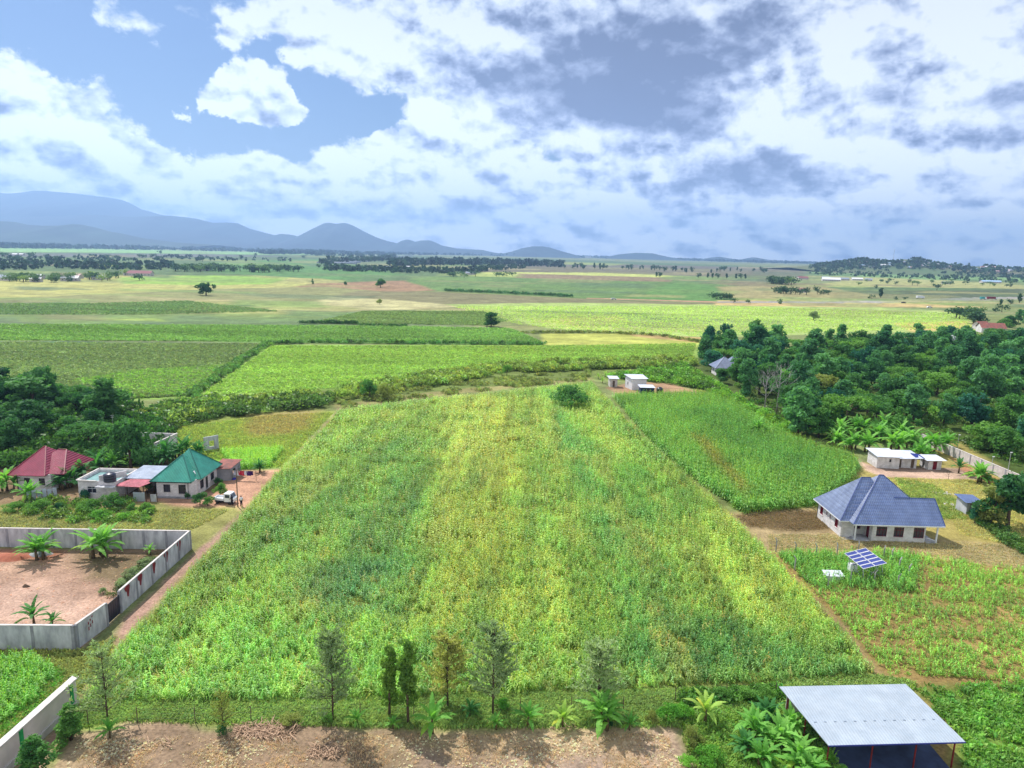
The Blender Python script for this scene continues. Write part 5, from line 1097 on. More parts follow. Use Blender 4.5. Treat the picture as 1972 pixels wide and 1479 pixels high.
def hip(mbs, x0, x1, y0, y1, ze, ridge_, zr, th=.10):
    """hip roof with ridge ((xa,ya),(xb,yb)); slopes facing +-Y go to mbs[0], facing +-X to mbs[1]"""
    (xa, ya), (xb, yb) = ridge_; E_ = [(x0, y0, ze), (x1, y0, ze), (x1, y1, ze), (x0, y1, ze)]; A_, B_ = (xa, ya, zr), (xb, yb, zr)
    lo = lambda p: (p[0], p[1], p[2] - th)
    for tgt, fs in ((mbs[0], [(E_[0], E_[1], B_, A_), (E_[2], E_[3], A_, B_)]), (mbs[1], [(E_[3], E_[0], A_), (E_[1], E_[2], B_)])):
        for f in fs:
            k = len(f); tgt.add(list(f) + [lo(p) for p in f], [tuple(range(k)), tuple(range(2 * k - 1, k - 1, -1)), (0, k, k + 1, 1)])
    return [(E_[0], A_), (E_[3], A_), (E_[1], B_), (E_[2], B_), (A_, B_)]
def caps(lines, m, parent, wd=.22, name='ridge_cap'):
    mb = MB()
    for a, b_ in lines:
        if (Vector(a) - Vector(b_)).length > .05: mb.bar(Vector(a) + Vector((0, 0, .03)), Vector(b_) + Vector((0, 0, .03)), wd, .06)
    return mb.build(name, m, parent)
def fascia(pts, m, parent, h=.18, off=.0):
    mb = MB()
    for i in range(len(pts)):
        a, b_ = Vector(pts[i]), Vector(pts[(i + 1) % len(pts)]); mb.bar(a - Vector((0, 0, h / 2)), b_ - Vector((0, 0, h / 2)), .04, h)
    return mb.build('fascia', m, parent)

# ---- blue tiled house
bh = empty('tiled_roof_house', (55, 98, 0), 0, 'unfinished bungalow with blue grey tiled hip roof right of the maize plot', 'house')
def rel(o, x, y): return (x - o.location.x, y - o.location.y)
def house_walls(parent, segs, th, h, m):
    """segs: list of (p0, p1, [(u0,u1,z0,z1,kind,...)])"""
    mb = MB()
    for p0, p1, ops in segs: wall_seg(mb, rel(parent, *p0), rel(parent, *p1), h, th, [o_[:4] for o_ in ops])
    w_ = mb.build('wall', m, parent)
    return w_
segs = [((49.0, 103.0), (49.0, 95.0), [(.9, 1.9, .9, 2.3), (3.0, 3.35, 1.5, 2.1), (4.1, 4.45, 1.5, 2.1), (5.9, 6.9, .9, 2.3)]),
        ((49.0, 95.0), (51.0, 95.2), []), ((51.0, 95.2), (51.1, 96.2), []), ((51.1, 96.2), (53.0, 96.2), [(.35, 1.35, .9, 2.1)]),
        ((53.0, 96.2), (53.0, 93.9), [(.6, 1.5, .05, 2.15)]), ((53.0, 93.9), (60.6, 93.6), [(.6, 2.1, .75, 2.25), (3.1, 4.5, .75, 2.25), (6.0 - .1, 7.5 - .1, .7, 2.3)]),
        ((60.6, 93.6), (60.8, 99.5), [(1.0, 2.0, .05, 2.2)]), ((60.8, 99.5), (57.5, 103.0), []), ((57.5, 103.0), (49.0, 103.0), [(2, 3, 1, 2.1), (5, 6, 1, 2.1)])]
house_walls(bh, segs, .2, 2.72, M_blockw)
for (si, oi, kd) in ((0, 0, 'window'), (0, 1, 'window'), (0, 2, 'window'), (0, 3, 'window'), (3, 0, 'window'), (4, 0, 'door'), (5, 0, 'window'), (5, 1, 'window'), (5, 2, 'window'), (6, 0, 'door'), (8, 0, 'window'), (8, 1, 'window')):
    p0, p1, ops = segs[si]; place_opening(bh, rel(bh, *p0), rel(bh, *p1), ops[oi][:4], .2, kd, M_red, M_red if si == 0 and oi in (0, 3) else M_glass, 1 if oi in (1, 2) and si == 0 else 2)
MB().box(-5.9, 5.7, -3.9, 4.9, .0, .04).build('floor_slab', M_conc, bh)
MB().box(-4.6, -2.0, -4.4, -1.9, .0, .12).build('porch_floor', M_conc, bh); MB().box(5.8, 7.4, -4.6, 1.0, .0, .12).build('porch_floor', M_conc, bh)
for x_, y_ in ((50.6, 94.0), (62.2, 93.5), (62.2, 98.6)):
    q = rel(bh, x_, y_); MB().box(q[0] - .09, q[0] + .09, q[1] - .09, q[1] + .09, .12, 2.68).build('porch_post', M_white, bh)
MB().bar((*rel(bh, 60.9, 93.7), .75), (*rel(bh, 62.1, 93.55), .45), .08).build('rail', M_white, bh)
ma, mb_ = MB(), MB(); ze = 2.78
ox, oy = 55, 98; T = lambda *a: (a[0] - ox, a[1] - ox, a[2] - oy, a[3] - oy)
l1 = hip((ma, mb_), *T(48.45, 57.5, 94.4, 103.6), ze, ((53.2 - ox, 99.0 - oy), (54.6 - ox, 99.0 - oy)), 8.0)
l2 = hip((ma, mb_), *T(49.75, 62.4, 93.1, 104.0), ze + .01, ((56.0 - ox, 99.3 - oy), (56.6 - ox, 99.3 - oy)), 8.35)
l3 = []
# lower gable over the verandah wing
ga, gb = MB(), MB(); x0, x1, y0, y1, yr, zr = 57.0 - ox, 63.0 - ox, 93.1 - oy, 99.8 - oy, 96.4 - oy, 5.80
ma.add([(x0, y0, ze + .02), (x1, y0 + .05, ze + .02), (x1, yr, zr), (x0, yr, zr), (x0, y0, ze - .08), (x1, y0 + .05, ze - .08), (x1, yr, zr - .1), (x0, yr, zr - .1)], [(0, 1, 2, 3), (7, 6, 5, 4), (0, 4, 5, 1), (1, 5, 6, 2)])
ma.add([(x1, y1, ze), (x0, y1, ze), (x0, yr, zr), (x1, yr, zr), (x1, y1, ze - .1), (x0, y1, ze - .1), (x0, yr, zr - .1), (x1, yr, zr - .1)], [(0, 1, 2, 3), (7, 6, 5, 4), (3, 7, 4, 0)])
r1 = ma.build('roof', M_blue_tile, bh); r1['label'] = 'blue grey tiled roof slopes facing front and back'
r2 = mb_.build('roof', M_blue_tiley, bh); r2['label'] = 'paler hip ends of the tiled roof'
MB().add([(x1 - .45, y0 + .7, ze + .02), (x1 - .45, y1 - .7, ze + .02), (x1 - .45, yr, zr - .2)], [(0, 1, 2)]).build('gable', M_blockw, bh)
caps([l1[0], l1[4], l2[0], ((59.5 - ox, 96.4 - oy, 5.7), l2[2][1]), l2[4], ((x0, yr, zr), (x1, yr, zr)), ((x1, y0 + .05, ze + .02), (x1, yr, zr))], M_ridge, bh, .12)
fascia([(48.45 - ox, 103.6 - oy, ze), (48.45 - ox, 94.4 - oy, ze), (49.75 - ox, 94.4 - oy, ze)], M_white, bh, .14)
MB().bar((49.75 - ox, 93.1 - oy, ze - .07), (63.0 - ox, 93.1 - oy, ze - .07), .05, .14).build('fascia', M_white, bh)

# ---- green roofed house
gh = empty('green_roof_house', (-53.5, 108, 0), 0, 'block house with a bright green sheet hip roof behind the white pickup', 'house')
segs = [((-56.7, 112.8), (-56.7, 104.0), []), ((-56.7, 104.0), (-51.2, 104.0), [(1.3, 2.4, .95, 2.25), (3.7, 4.9, .7, 2.25)]), ((-51.2, 104.0), (-50.5, 105.0), []), ((-50.5, 105.0), (-50.4, 112.8), [(1.2, 2.5, .75, 2.2), (3.1, 4.0, .05, 2.15), (5.0, 6.3, .95, 2.2)]), ((-50.4, 112.8), (-56.7, 112.8), [])]
house_walls(gh, segs, .2, 2.85, M_block)
for (si, oi, kd) in ((1, 0, 'window'), (1, 1, 'window'), (3, 0, 'window'), (3, 1, 'door'), (3, 2, 'window')):
    p0, p1, ops = segs[si]; place_opening(gh, rel(gh, *p0), rel(gh, *p1), ops[oi][:4], .2, kd, M_steel, M_glass, 2)
ma, mb_ = MB(), MB(); gx_, gy_ = -53.5, 108
S_ = lambda x, y: (x - gx_, y - gy_)
l1 = hip((ma, mb_), -57.3 - gx_, -50.65 - gx_, 103.5 - gy_, 112.0 - gy_, 2.85, (S_(-53.7, 107.5), S_(-53.65, 107.5)), 6.2)
l2 = hip((ma, mb_), -56.9 - gx_, -49.8 - gx_, 105.2 - gy_, 113.4 - gy_, 2.86, (S_(-53.4, 109.2), S_(-53.35, 109.2)), 6.75)
ma.build('roof', M_green_roof, gh)['label'] = 'green sheet slopes facing front and back'; mb_.build('roof', M_green_roofy, gh)['label'] = 'green sheet hip sides'
caps([l1[0], l1[2], l2[2], l2[3], l2[4]], mat('green_ridge_cap', C(44, 128, 116, .6), C(34, 112, 100, .6)), gh, .16)
MB().add([(2.15, -2.2, 3.93), (2.6, -2.2, 3.47), (2.6, -1.5, 3.47), (2.15, -1.5, 3.93)], [(0, 1, 2, 3)]).build('roof_patch', M_white, gh)
fascia([(-57.3 - gx_, 103.5 - gy_, 2.84), (-50.65 - gx_, 103.5 - gy_, 2.84)], M_steel, gh, .12)
MB().box(-3.35, 3.0, -4.3, 4.7, 0, .25).build('plinth', M_concd, gh)
MB().bar((2.1, -4.08, .3), (2.1, -4.08, 2.7), .05).build('downpipe', M_steel, gh)

# ---- flat roofed block house with parapet, sheet lean-to and awning
fh = empty('flat_roof_house', (-65, 104, 0), 0, 'small flat roofed block house with raised parapet and black water tank on its roof', 'house')
segs = [((-68.2, 108.4), (-68.2, 102.7), []), ((-68.2, 102.7), (-62.0, 102.3), [(1.45, 2.95, 1.0, 2.1)]), ((-62.0, 102.3), (-61.9, 108.4), []), ((-61.9, 108.4), (-68.2, 108.4), [])]
house_walls(fh, segs, .2, 3.05, M_block); p0, p1, ops = segs[1]; place_opening(fh, rel(fh, *p0), rel(fh, *p1), ops[0], .2, 'window', M_white, M_glass, 1)
MB().box(-3.0, 2.9, -1.2, 4.1, 2.5, 2.62).build('roof', M_teal, fh)
mb = MB()
for a, b_ in (((-3.25, -1.45), (-.1, -1.65)), ((-3.25, -1.45), (-3.25, 4.5)), ((-3.25, 4.5), (3.15, 4.5)), ((3.15, 4.5), (3.15, 1.2)), ((3.15, 1.2), (.6, -1.4))): mb.bar((*a, 3.12), (*b_, 3.12), .26, .12)
mb.build('coping', M_cap, fh)
wall_m = MB(); wall_seg(wall_m, (.3, -1.4), (3.1, 1.4), 3.9, .2, z0=3.05); wall_m.build('parapet', M_block, fh)
MB().box(.2, 3.1, -2.6, -1.62, 2.32, 2.46).build('canopy_slab', M_conc, fh)
tk = empty('water_tank', (-63.0, 102.6, 3.06), 0, 'black plastic water tank lying on the flat roofed house', 'water tank')
MB().lathe([(.85, 0), (.9, .1), (.9, .35), (.86, .4), (.9, .45), (.9, .8), (.86, .85), (.9, .9), (.88, 1.15), (.5, 1.35)], 20).build('tank_body', M_tank, tk, smooth=True)
MB().lathe([(.28, 1.33), (.28, 1.42), (.1, 1.45)], 14).build('lid', M_tank, tk)
ln = empty('lean_to_shed', (-58.8, 106, 0), 0, 'open lean-to with shiny galvanised roof between the flat roofed and green roofed houses', 'shed')
MB().add([(-3.2, -1.4, 2.9), (2.6, -1.4, 2.9), (3.3, 3.6, 3.5), (-2.6, 3.6, 3.5), (-3.2, -1.4, 2.84), (2.6, -1.4, 2.84), (3.3, 3.6, 3.44), (-2.6, 3.6, 3.44)], [(0, 1, 2, 3), (7, 6, 5, 4), (0, 4, 5, 1), (1, 5, 6, 2), (3, 7, 4, 0)]).build('roof', M_zinc, ln)
for q in ((-2.9, -1.2), (-.3, -1.2), (2.3, -1.2)): MB().bar((*q, 0), (*q, 2.86), .1).build('post', M_wood, ln)
mb = MB(); wall_seg(mb, (-2.6, 3.5), (3.2, 3.5), 3.35, -.12); mb.build('wall', M_conc, ln)
aw = empty('awning', (-59.8, 103.2, 0), 0, 'faded red sheet awning over the yard gate between the two houses', 'awning')
MB().add([(-2.6, -1.0, 2.45), (1.6, -1.0, 2.35), (3.4, 1.3, 2.82), (-1.0, 1.3, 2.86), (-2.6, -1.0, 2.40), (1.6, -1.0, 2.3), (3.4, 1.3, 2.77), (-1.0, 1.3, 2.81)], [(0, 1, 2, 3), (7, 6, 5, 4), (0, 4, 5, 1), (1, 5, 6, 2), (3, 7, 4, 0)]).build('roof', M_pink_roof, aw)
for q in ((-2.3, -.8), (1.4, -.8)): MB().bar((*q, 0), (*q, 2.38), .08).build('post', M_wood, aw)
gt = empty('sheet_gate', (-59, 101.9, 0), 0, 'patched metal sheet gate with pole frame under the red awning', 'gate')
MB().box(-.1, 1.7, -.04, .0, .1, 1.6).build('gate_leaf', M_zinc, gt); MB().box(2.6, 3.5, -.04, .0, .1, 1.3).build('gate_leaf', M_conc, gt)
mb = MB()
for x_ in (-2.6, -1.4, -.2, 1.85, 2.5, 3.6): mb.bar((x_, .06, 0), (x_, .06, 1.5), .08)
mb.bar((-2.6, .1, 1.1), (-.2, .1, 1.1), .06); mb.bar((-2.6, .1, .5), (-.2, .1, .5), .06); mb.build('pole_frame', M_wood, gt)
cf = empty('corrugated_fence', (-73, 100.5, 0), 0, 'short leaning fence of grey corrugated sheets left of the flat roofed house', 'fence')
for i in range(6): MB().box(-.28, .28, -.02, .02, 0, 1.7 + .15 * (i % 2)).build('sheet', M_zinc, cf, (-1.6 + i * .58, i * .35, 0), .55).rotation_euler.x = -.12 + .05 * (i % 3)
# shed with rusty roof
rs = empty('rusty_roof_shed', (-48.6, 114.5, 0), 0, 'grey shed with rusty sheet roof attached behind the green roofed house', 'shed')
mb = MB(); wall_seg(mb, (-2.6, -2.4), (.2, -1.6), 2.3, .15); wall_seg(mb, (.2, -1.6), (.6, 2), 2.3, .15, [(1.0, 1.9, .9, 1.8)]); wall_seg(mb, (-2.6, 2.0), (-2.6, -2.4), 2.5, .15); mb.build('wall', M_concd, rs)
MB().add([(-2.8, -2.7, 2.35), (.5, -1.9, 2.3), (.9, 2.2, 2.7), (-2.6, 2.2, 2.75), (-2.8, -2.7, 2.3), (.5, -1.9, 2.25), (.9, 2.2, 2.65), (-2.6, 2.2, 2.7)], [(0, 1, 2, 3), (7, 6, 5, 4), (0, 4, 5, 1), (1, 5, 6, 2), (3, 7, 4, 0)]).build('roof', M_rust, rs)
# maroon roofed house
rh = empty('maroon_roof_house', (-77, 110, 0), 0, 'house with maroon hip roof half hidden by bananas at the left edge', 'house')
segs = [((-80.2, 114), (-80.2, 105.8), []), ((-80.2, 105.8), (-74.6, 105.8), [(1.2, 2.2, 1, 2.1), (3.6, 4.6, .9, 2.1)]), ((-74.6, 105.8), (-74.0, 114), [(1.5, 2.5, .9, 2.1)]), ((-74, 114), (-80.2, 114), [])]
house_walls(rh, segs, .2, 2.75, M_block); place_opening(rh, rel(rh, *segs[1][0]), rel(rh, *segs[1][1]), segs[1][2][0], .2, 'window', M_steel, M_glass); place_opening(rh, rel(rh, *segs[1][0]), rel(rh, *segs[1][1]), segs[1][2][1], .2, 'window', M_steel, M_glass)
ma, mb_ = MB(), MB(); l1 = hip((ma, mb_), -4.1, 2.0, -5.0, 4.4, 2.78, ((-1.2, .3), (-1.0, .3)), 6.2); l2 = hip((ma, mb_), -3.4, 4.4, -3.9, 4.4, 2.79, ((.6, .9), (2.0, .9)), 5.5)
ma.build('roof', M_red_roof, rh); mb_.build('roof', M_red_roof, rh); caps([l1[0], l1[2], l2[2], l2[4]], M_red, rh, .16)
# ruins
ru = empty('unfinished_house', (G(262, 868).x, G(262, 868).y, 0), 0, 'roofless unfinished block building behind the big dark tree', 'house')
mb = MB(); wall_seg(mb, (-5, -2), (0, -3), 1.6, .2, [(1.5, 2.5, .8, 1.6)]); wall_seg(mb, (0, -3), (5.5, -3.2), 1.0, .2); wall_seg(mb, (5.5, -3.2), (6.3, 4), 2.6, .2, [(2.5, 4, .9, 2.1)]); wall_seg(mb, (6.3, 4), (-4, 4.5), 2.6, .2, [(3, 4.2, .9, 2.2)]); mb.build('wall', M_block, ru)
MB().bar((5.6, -3.2, 2.66), (6.3, 4, 2.66), .28, .1).build('coping', M_cap, ru)
rw = empty('wall_fragment', G(407, 868), 0, 'free standing grey block wall piece with an opening, behind the green roofed house', 'wall')
mb = MB(); wall_seg(mb, (-1.0, -.8), (1.0, 1.2), 2.9, .2, [(1.0, 2.0, .8, 2.0)]); mb.build('wall', M_conc, rw)

# ---- compound walls
def block_wall(name, pts, h, label, pillar=3.0, marks=()):
    o_ = pts[0]; w_ = empty(name, (o_[0], o_[1], 0), 0, label, 'wall')
    mb = MB(); mp_ = MB(); cp = MB()
    for a, b_ in zip(pts[:-1], pts[1:]):
        a = Vector((a[0] - o_[0], a[1] - o_[1])); b_ = Vector((b_[0] - o_[0], b_[1] - o_[1])); wall_seg(mb, a, b_, h, .18); Ln = (b_ - a).length; d = (b_ - a).normalized(); n = Vector((-d.y, d.x)) * .09
        cp.bar((*(a + n), h + .04), (*(b_ + n), h + .04), .24, .08)
        k = max(1, round(Ln / pillar))
        for i in range(k + 1): p = a + d * (Ln * i / k) + n; mp_.box(p.x - .14, p.x + .14, p.y - .14, p.y + .14, 0, h + .02)
    mb.build('wall', M_conc if 'compound' in label else M_cap, w_); mp_.build('pillars', M_concd, w_); cp.build('coping', M_cap, w_)
    return w_
block_wall('compound_wall', [(-90, 84.0), (-42.5, 85.2)], 2.6, 'grey back wall of the compound with pale coping behind the banana clumps')
mw = block_wall('compound_wall', [(-42.5, 85.3), (-42.5, 68.9)], 2.6, 'grey compound wall with dark red ornamental marks, running beside the track', 3.3)
for y_ in (82.2, 78.9, 75.9, 72.9, 70.3):
    mb = MB(); a = y_ - 85.3
    for dx, sg in ((.185, 1), (.205, 1)): mb.add([(dx, a - .62, 2.45), (dx, a - .25, 2.58), (dx, a + .30, 2.58), (dx, a + .52, 2.30), (dx, a + .30, 1.75), (dx, a + .12, 1.15), (dx, a - .12, 1.30), (dx, a - .18, 1.85), (dx, a - .45, 2.05)], [tuple(range(9))] if dx > .2 else [tuple(range(8, -1, -1))])
    mb.build('red_mark', M_red, mw); mb = MB(); mb.box(-.03, -.015, y_ - 85.3 - .5, y_ - 85.3 + .1, 1.3, 2.3); mb.build('red_mark', M_red, mw)
g_ = empty('compound_gate', (-42.42, 67.6, 0), 0, 'black sheet metal gate in the compound wall', 'gate')
mb = MB(); mb.box(-.03, .03, -1.28, 1.28, .08, 2.15)
for k in range(7): mb.box(.03, .045, -1.2 + k * .4, -1.17 + k * .4, .1, 2.13)
mb.build('gate_leaf', M_tank, g_); MB().bar((0, -1.3, 2.18), (0, 1.3, 2.18), .07).build('gate_frame', M_steel, g_)
w1 = block_wall('compound_wall', [(-42.4, 66.2), (-42.9, 62.0)], 2.6, 'short grey compound wall piece left of the black gate', 4.5)
mb = MB()
for k in range(6): mb.box(.17, .19, -3.2 + .32 * (k % 3), -3.05 + .32 * (k % 3), 1.35 + .22 * k, 1.75 + .18 * k)
mb.build('red_mark', M_red, w1)
block_wall('compound_wall', [(-43.0, 61.9), (-90, 60.2)], 2.6, 'grey front wall of the compound at the left edge, nearest the viewer', 4.0)
# cream garden wall with green posts
cw = empty('garden_wall', (-38.0, 44, 0), 0, 'cream garden wall with green posts and pale plinth in the bottom left corner', 'wall')
M_cream = mat('cream_render', C(215, 200, 196, 1.0), C(196, 182, 178, 1.0), .6, .85); M_gpost = mat('green_paint', C(52, 190, 104, .7), C(40, 160, 90, .7), 2, .5)
mb = MB(); wall_seg(mb, (-1.1, -8), (0, 0), 2.5, .2); wall_seg(mb, (0, 0), (0.5, 9.6), 2.5, .2, [(4.3, 4.62, 0, 2.5)] and []); mb.build('wall', M_cream, cw)
MB().bar((-1.2, -8, 2.56), (-.1, 0, 2.56), .62, .12).bar((-.1, 0.02, 2.565), (.4, 9.8, 2.565), .62, .12).build('coping', M_cap, cw)
MB().bar((-1.0, -8, .3), (.08, 0, .3), .16, .6).bar((.08, 0.02, .3), (.58, 9.6, .3), .16, .6).build('plinth', M_cap, cw)
for y_ in (-2.6, 3.2, 8.9): x_ = .0 + .05 * y_; MB().box(x_ - .02, x_ + .16, y_ - .14, y_ + .14, .35, 2.49).build('post', M_gpost, cw)

# ---- open shed with pale roof, lower right
cp_ = empty('open_shed', (30.5, 51, 0), 0, 'open sided shed with large pale sheet roof on thin red posts at the bottom right', 'shed')
R4 = [(24.35 - 30.5, 54.5 - 51, 2.85), (36.05 - 30.5, 55.35 - 51, 2.85), (36.75 - 30.5, 48.1 - 51, 2.75), (25.5 - 30.5, 47.3 - 51, 2.75)]
MB().add(R4 + [(a, b_, c - .06) for a, b_, c in R4], [(3, 2, 1, 0), (4, 5, 6, 7), (3, 0, 4, 7), (1, 2, 6, 5), (2, 3, 7, 6), (0, 1, 5, 4)]).build('roof', M_carroof, cp_)
mb = MB()
mb.bar((R4[3][0], R4[3][1] - .025, 2.69), (R4[2][0], R4[2][1] - .025, 2.69), .04, .10)
mb.build('gutter_trim', mat('blue_trim', C(60, 70, 160, .6), C(50, 60, 140, .6)), cp_)
mb = MB()
for i in range(13):
    u = (i + .6) / 13.5; a = Vector(R4[3]).lerp(Vector(R4[0]), .36 + .0 * i); b_ = Vector(R4[2]).lerp(Vector(R4[1]), .36); p = a.lerp(b_, u); mb.box(p.x - .10, p.x + .10, p.y - .03, p.y + .05, p.z + .012, p.z + .03)
mb.build('roof_patches', mat('roof_stain', C(150, 165, 185), C(130, 145, 165)), cp_)
for x_, y_ in ((25.9, 48.0), (29.5, 48.2), (33.1, 48.4), (36.3, 48.6), (25.0, 53.9), (28.8, 54.2), (32.4, 54.5), (35.6, 54.8), (25.4, 51.2)):
    MB().bar((x_ - 30.5, y_ - 51, 0), (x_ - 30.5, y_ - 51, 2.72), .09).build('post', M_redpost, cp_)
mb = MB()
for y_ in (-2.7, .2, 3.2): mb.bar((-5.2, y_ + .1, 2.68), (5.6, y_ + .4, 2.68), .07)
mb.build('beam', M_redpost, cp_)
MB().box(-5.6, -4.0, 3.0, 3.06, .55, 2.3).box(-5.6, -4.0, 2.985, 3.0, 1.38, 1.42).build('back_panel', M_cap, cp_)
mb = MB(); mb.box(-4.7, 5.6, -3.2, 3.4, -.02, .06); mb.build('floor_slab', mat('blue_stained_floor', C(70, 86, 130), C(40, 50, 84), .5, .6), cp_)

# ---- solar array, cabinet and tank
so_ = empty('solar_array', (46, 81.5, 0), 0, 'ten blue solar panels tilted on a white steel frame among the crops', 'solar panels')
q0, q1, q2, q3 = Vector((43.4, 82.6, 3.0)), Vector((47.1, 84.5, 3.0)), Vector((48.75, 82.0, 2.05)), Vector((44.75, 80.15, 2.05)); oo = Vector((46, 81.5, 0))
M_pv = mat('solar_cells', C(96, 108, 190, .55), C(76, 90, 172, .55), 1.5, .15, spec=.6)
for i in range(5):
    for j in range(2):
        def q(u, v): return q0.lerp(q1, u).lerp(q3.lerp(q2, u), v) - oo
        u0, u1, v0, v1 = j * .5 + .012, j * .5 + .488, i * .2 + .012, i * .2 + .188; c4 = [q(u0, v0), q(u1, v0), q(u1, v1), q(u0, v1)]
        nrm_ = Vector((0, 0, .04)); pn = MB().add([c - nrm_ for c in c4] + [c + nrm_ * .2 for c in c4], [(0, 1, 2, 3), (7, 6, 5, 4), (0, 4, 5, 1), (1, 5, 6, 2), (2, 6, 7, 3), (3, 7, 4, 0)]).build('solar_panel', M_pv, so_)
        mb = MB()
        for k in range(4): mb.bar(c4[k] + nrm_ * .3, c4[(k + 1) % 4] + nrm_ * .3, .05)
        mb.build('panel_frame', M_white, pn)
foot = [Vector((44.1, 81.9, 0)), Vector((47.4, 83.6, 0)), Vector((48.5, 82.1, 0)), Vector((45.2, 80.4, 0))]; tops = [(.1, .15), (.9, .15), (.9, .85), (.1, .85)]
for f, (u, v) in zip(foot, tops): MB().bar(f - oo, q(u, v) - Vector((0, 0, .05)), .09).build('leg', M_galv, so_)
mb = MB()
for a, b_ in ((0, 1), (1, 2), (2, 3), (3, 0)): mb.bar(foot[a] - oo + Vector((0, 0, .15)), q(*tops[b_]) - Vector((0, 0, .3)), .05); mb.bar(foot[b_] - oo + Vector((0, 0, .15)), q(*tops[a]) - Vector((0, 0, .3)), .05)
for a, b_ in ((0, 1), (1, 2), (2, 3), (3, 0)): mb.bar(q(*tops[a]) - Vector((0, 0, .07)), q(*tops[b_]) - Vector((0, 0, .07)), .08)
mb.build('bracing', M_galv, so_)
MB().box(-2.0, -1.1, .3, 1.0, .9, 1.8).build('inverter_cabinet', M_white, so_)
wt = empty('covered_well', (41.6, 81.2, 0), 0, 'low white lidded box standing left of the solar panels', 'water box')
MB().box(-1.1, 1.1, -.55, .55, 0, .75).build('box_body', M_white, wt); MB().add([(-1.2, -.7, .80), (1.2, -.7, .80), (1.2, .7, 1.0), (-1.2, .7, 1.0), (-1.2, -.7, .76), (1.2, -.7, .76), (1.2, .7, .96), (-1.2, .7, .96)], [(0, 1, 2, 3), (7, 6, 5, 4), (0, 4, 5, 1), (1, 5, 6, 2), (2, 6, 7, 3), (3, 7, 4, 0)]).build('lid', M_whites, wt)
M_post = mat('cast_concrete', C(205, 200, 200), C(165, 160, 160), 4, .9)
pm = MB().bar((0, 0, 0), (0, 0, 1.65), .13).bar((0, 0, 1.6), (.22, .05, 2.0), .11).mesh('fence_post')
pp = [(1494, 1062), (1531, 1070), (1571, 1073), (1611, 1072), (1652, 1068), (1701, 1077), (1716, 1082), (1731, 1100), (1749, 1113), (1728, 1132), (1683, 1125), (1637, 1125), (1594, 1132), (1530, 1098)]
for i, (x, y) in enumerate(pp):
    o = link('fence_post', pm, M_post, loc=G(x, y), rz=math.atan2(G(x, y).y - 84, G(x, y).x - 45) + random.uniform(-.2, .2)); tag(o, 'crooked white concrete fence post with bent top in the ring around the solar panels', 'fence post', 'concrete posts round the solar panels')
wm = MB()
for a, b_ in zip(pp[:9], pp[1:10]):
    for z in (.5, 1.0, 1.5): wm.bar(G(*a) + Vector((0, 0, z)), G(*b_) + Vector((0, 0, z)), .012)
tag(wm.build('barbed_wire', M_steel), 'thin wire strung between the bent concrete posts', 'wire')

# ---- boundary posts and wires in front
fpx = [(170, 1395), (265, 1393), (376, 1392), (484, 1390), (694, 1383), (797, 1380), (899, 1377), (1002, 1374), (1100, 1372), (1200, 1370), (1300, 1352), (1398, 1345), (1493, 1342)]
fm = MB().tube([(0, 0, 0), (.01, 0, 1.5)], .04, 6).mesh('boundary_post')
for i, (x, y) in enumerate(fpx): tag(link('boundary_post', fm, M_wood, loc=G(x, y), rz=i), 'thin dark wooden post of the wire fence along the front of the plot', 'fence post', 'wooden posts along the front of the plot')
wm = MB()
for a, b_ in zip(fpx[:-1], fpx[1:]):
    for z in (.45, .9, 1.35): wm.bar(G(*a) + Vector((0, 0, z)), G(*b_) + Vector((0, 0, z)), .008)
tag(wm.build('fence_wire', M_steel), 'thin wires between the wooden posts along the front of the plot', 'wire')

# ---- right side huts
lh = empty('long_hut', (76, 132, 0), 0, 'long low whitewashed hut with white sheet roof in front of the banana row', 'hut')
segs = [((73.2, 134), (73.0, 130.0), []), ((73.0, 130.0), (78.6, 129.6), [(3.0, 3.5, 1.3, 1.9)]), ((78.6, 129.6), (78.6, 130.6), []), ((78.6, 130.6), (83.6, 130.2), [(.4, 1.2, .05, 2.0), (3.6, 4.4, .05, 2.0)]), ((83.6, 130.2), (83.6, 134), []), ((83.6, 134), (73.2, 134), [])]
house_walls(lh, segs, .15, 2.3, M_blockw); place_opening(lh, rel(lh, *segs[1][0]), rel(lh, *segs[1][1]), segs[1][2][0], .15, 'window', M_steel, M_glass, 1)
for k in (0, 1): place_opening(lh, rel(lh, *segs[3][0]), rel(lh, *segs[3][1]), segs[3][2][k], .15, 'door', M_wood, M_glass)
def slab(c4, th=.06): return MB().add(list(c4) + [(a, b_, c - th) for a, b_, c in c4], [(0, 1, 2, 3), (7, 6, 5, 4), (0, 4, 5, 1), (1, 5, 6, 2), (2, 6, 7, 3), (3, 7, 4, 0)])
slab([(-3.4, -2.4, 2.42), (3.0, -2.7, 2.42), (3.0, 2.4, 2.85), (-3.4, 2.4, 2.85)]).build('roof', M_whites, lh); slab([(2.2, -3.0, 2.30), (8.6, -2.6, 2.3), (8.4, 1.8, 2.72), (2.2, 1.8, 2.72)]).build('roof', M_whites, lh)
slab([(6.8, -2.2, 2.42), (9.4, -2.0, 2.2), (9.2, -.2, 2.5), (6.8, -.2, 2.74)]).build('tarpaulin', mat('blue_tarpaulin', C(40, 60, 150, .7), C(30, 44, 120, .7)), lh)
lh.location.x = 74.8; lh.scale.x = .75
sh_ = empty('small_hut', (91.6, 130.4, 0), 0, 'small square hut with pale sheet roof and red door beside the long hut', 'hut')
segs = [((90.0, 132.6), (90.2, 129.6), [(.9, 1.6, .05, 1.8)]), ((90.2, 129.6), (93.4, 129.8), [(1.1, 2.1, .05, 1.9)]), ((93.4, 129.8), (93.6, 132.6), []), ((93.6, 132.6), (90.0, 132.6), [])]
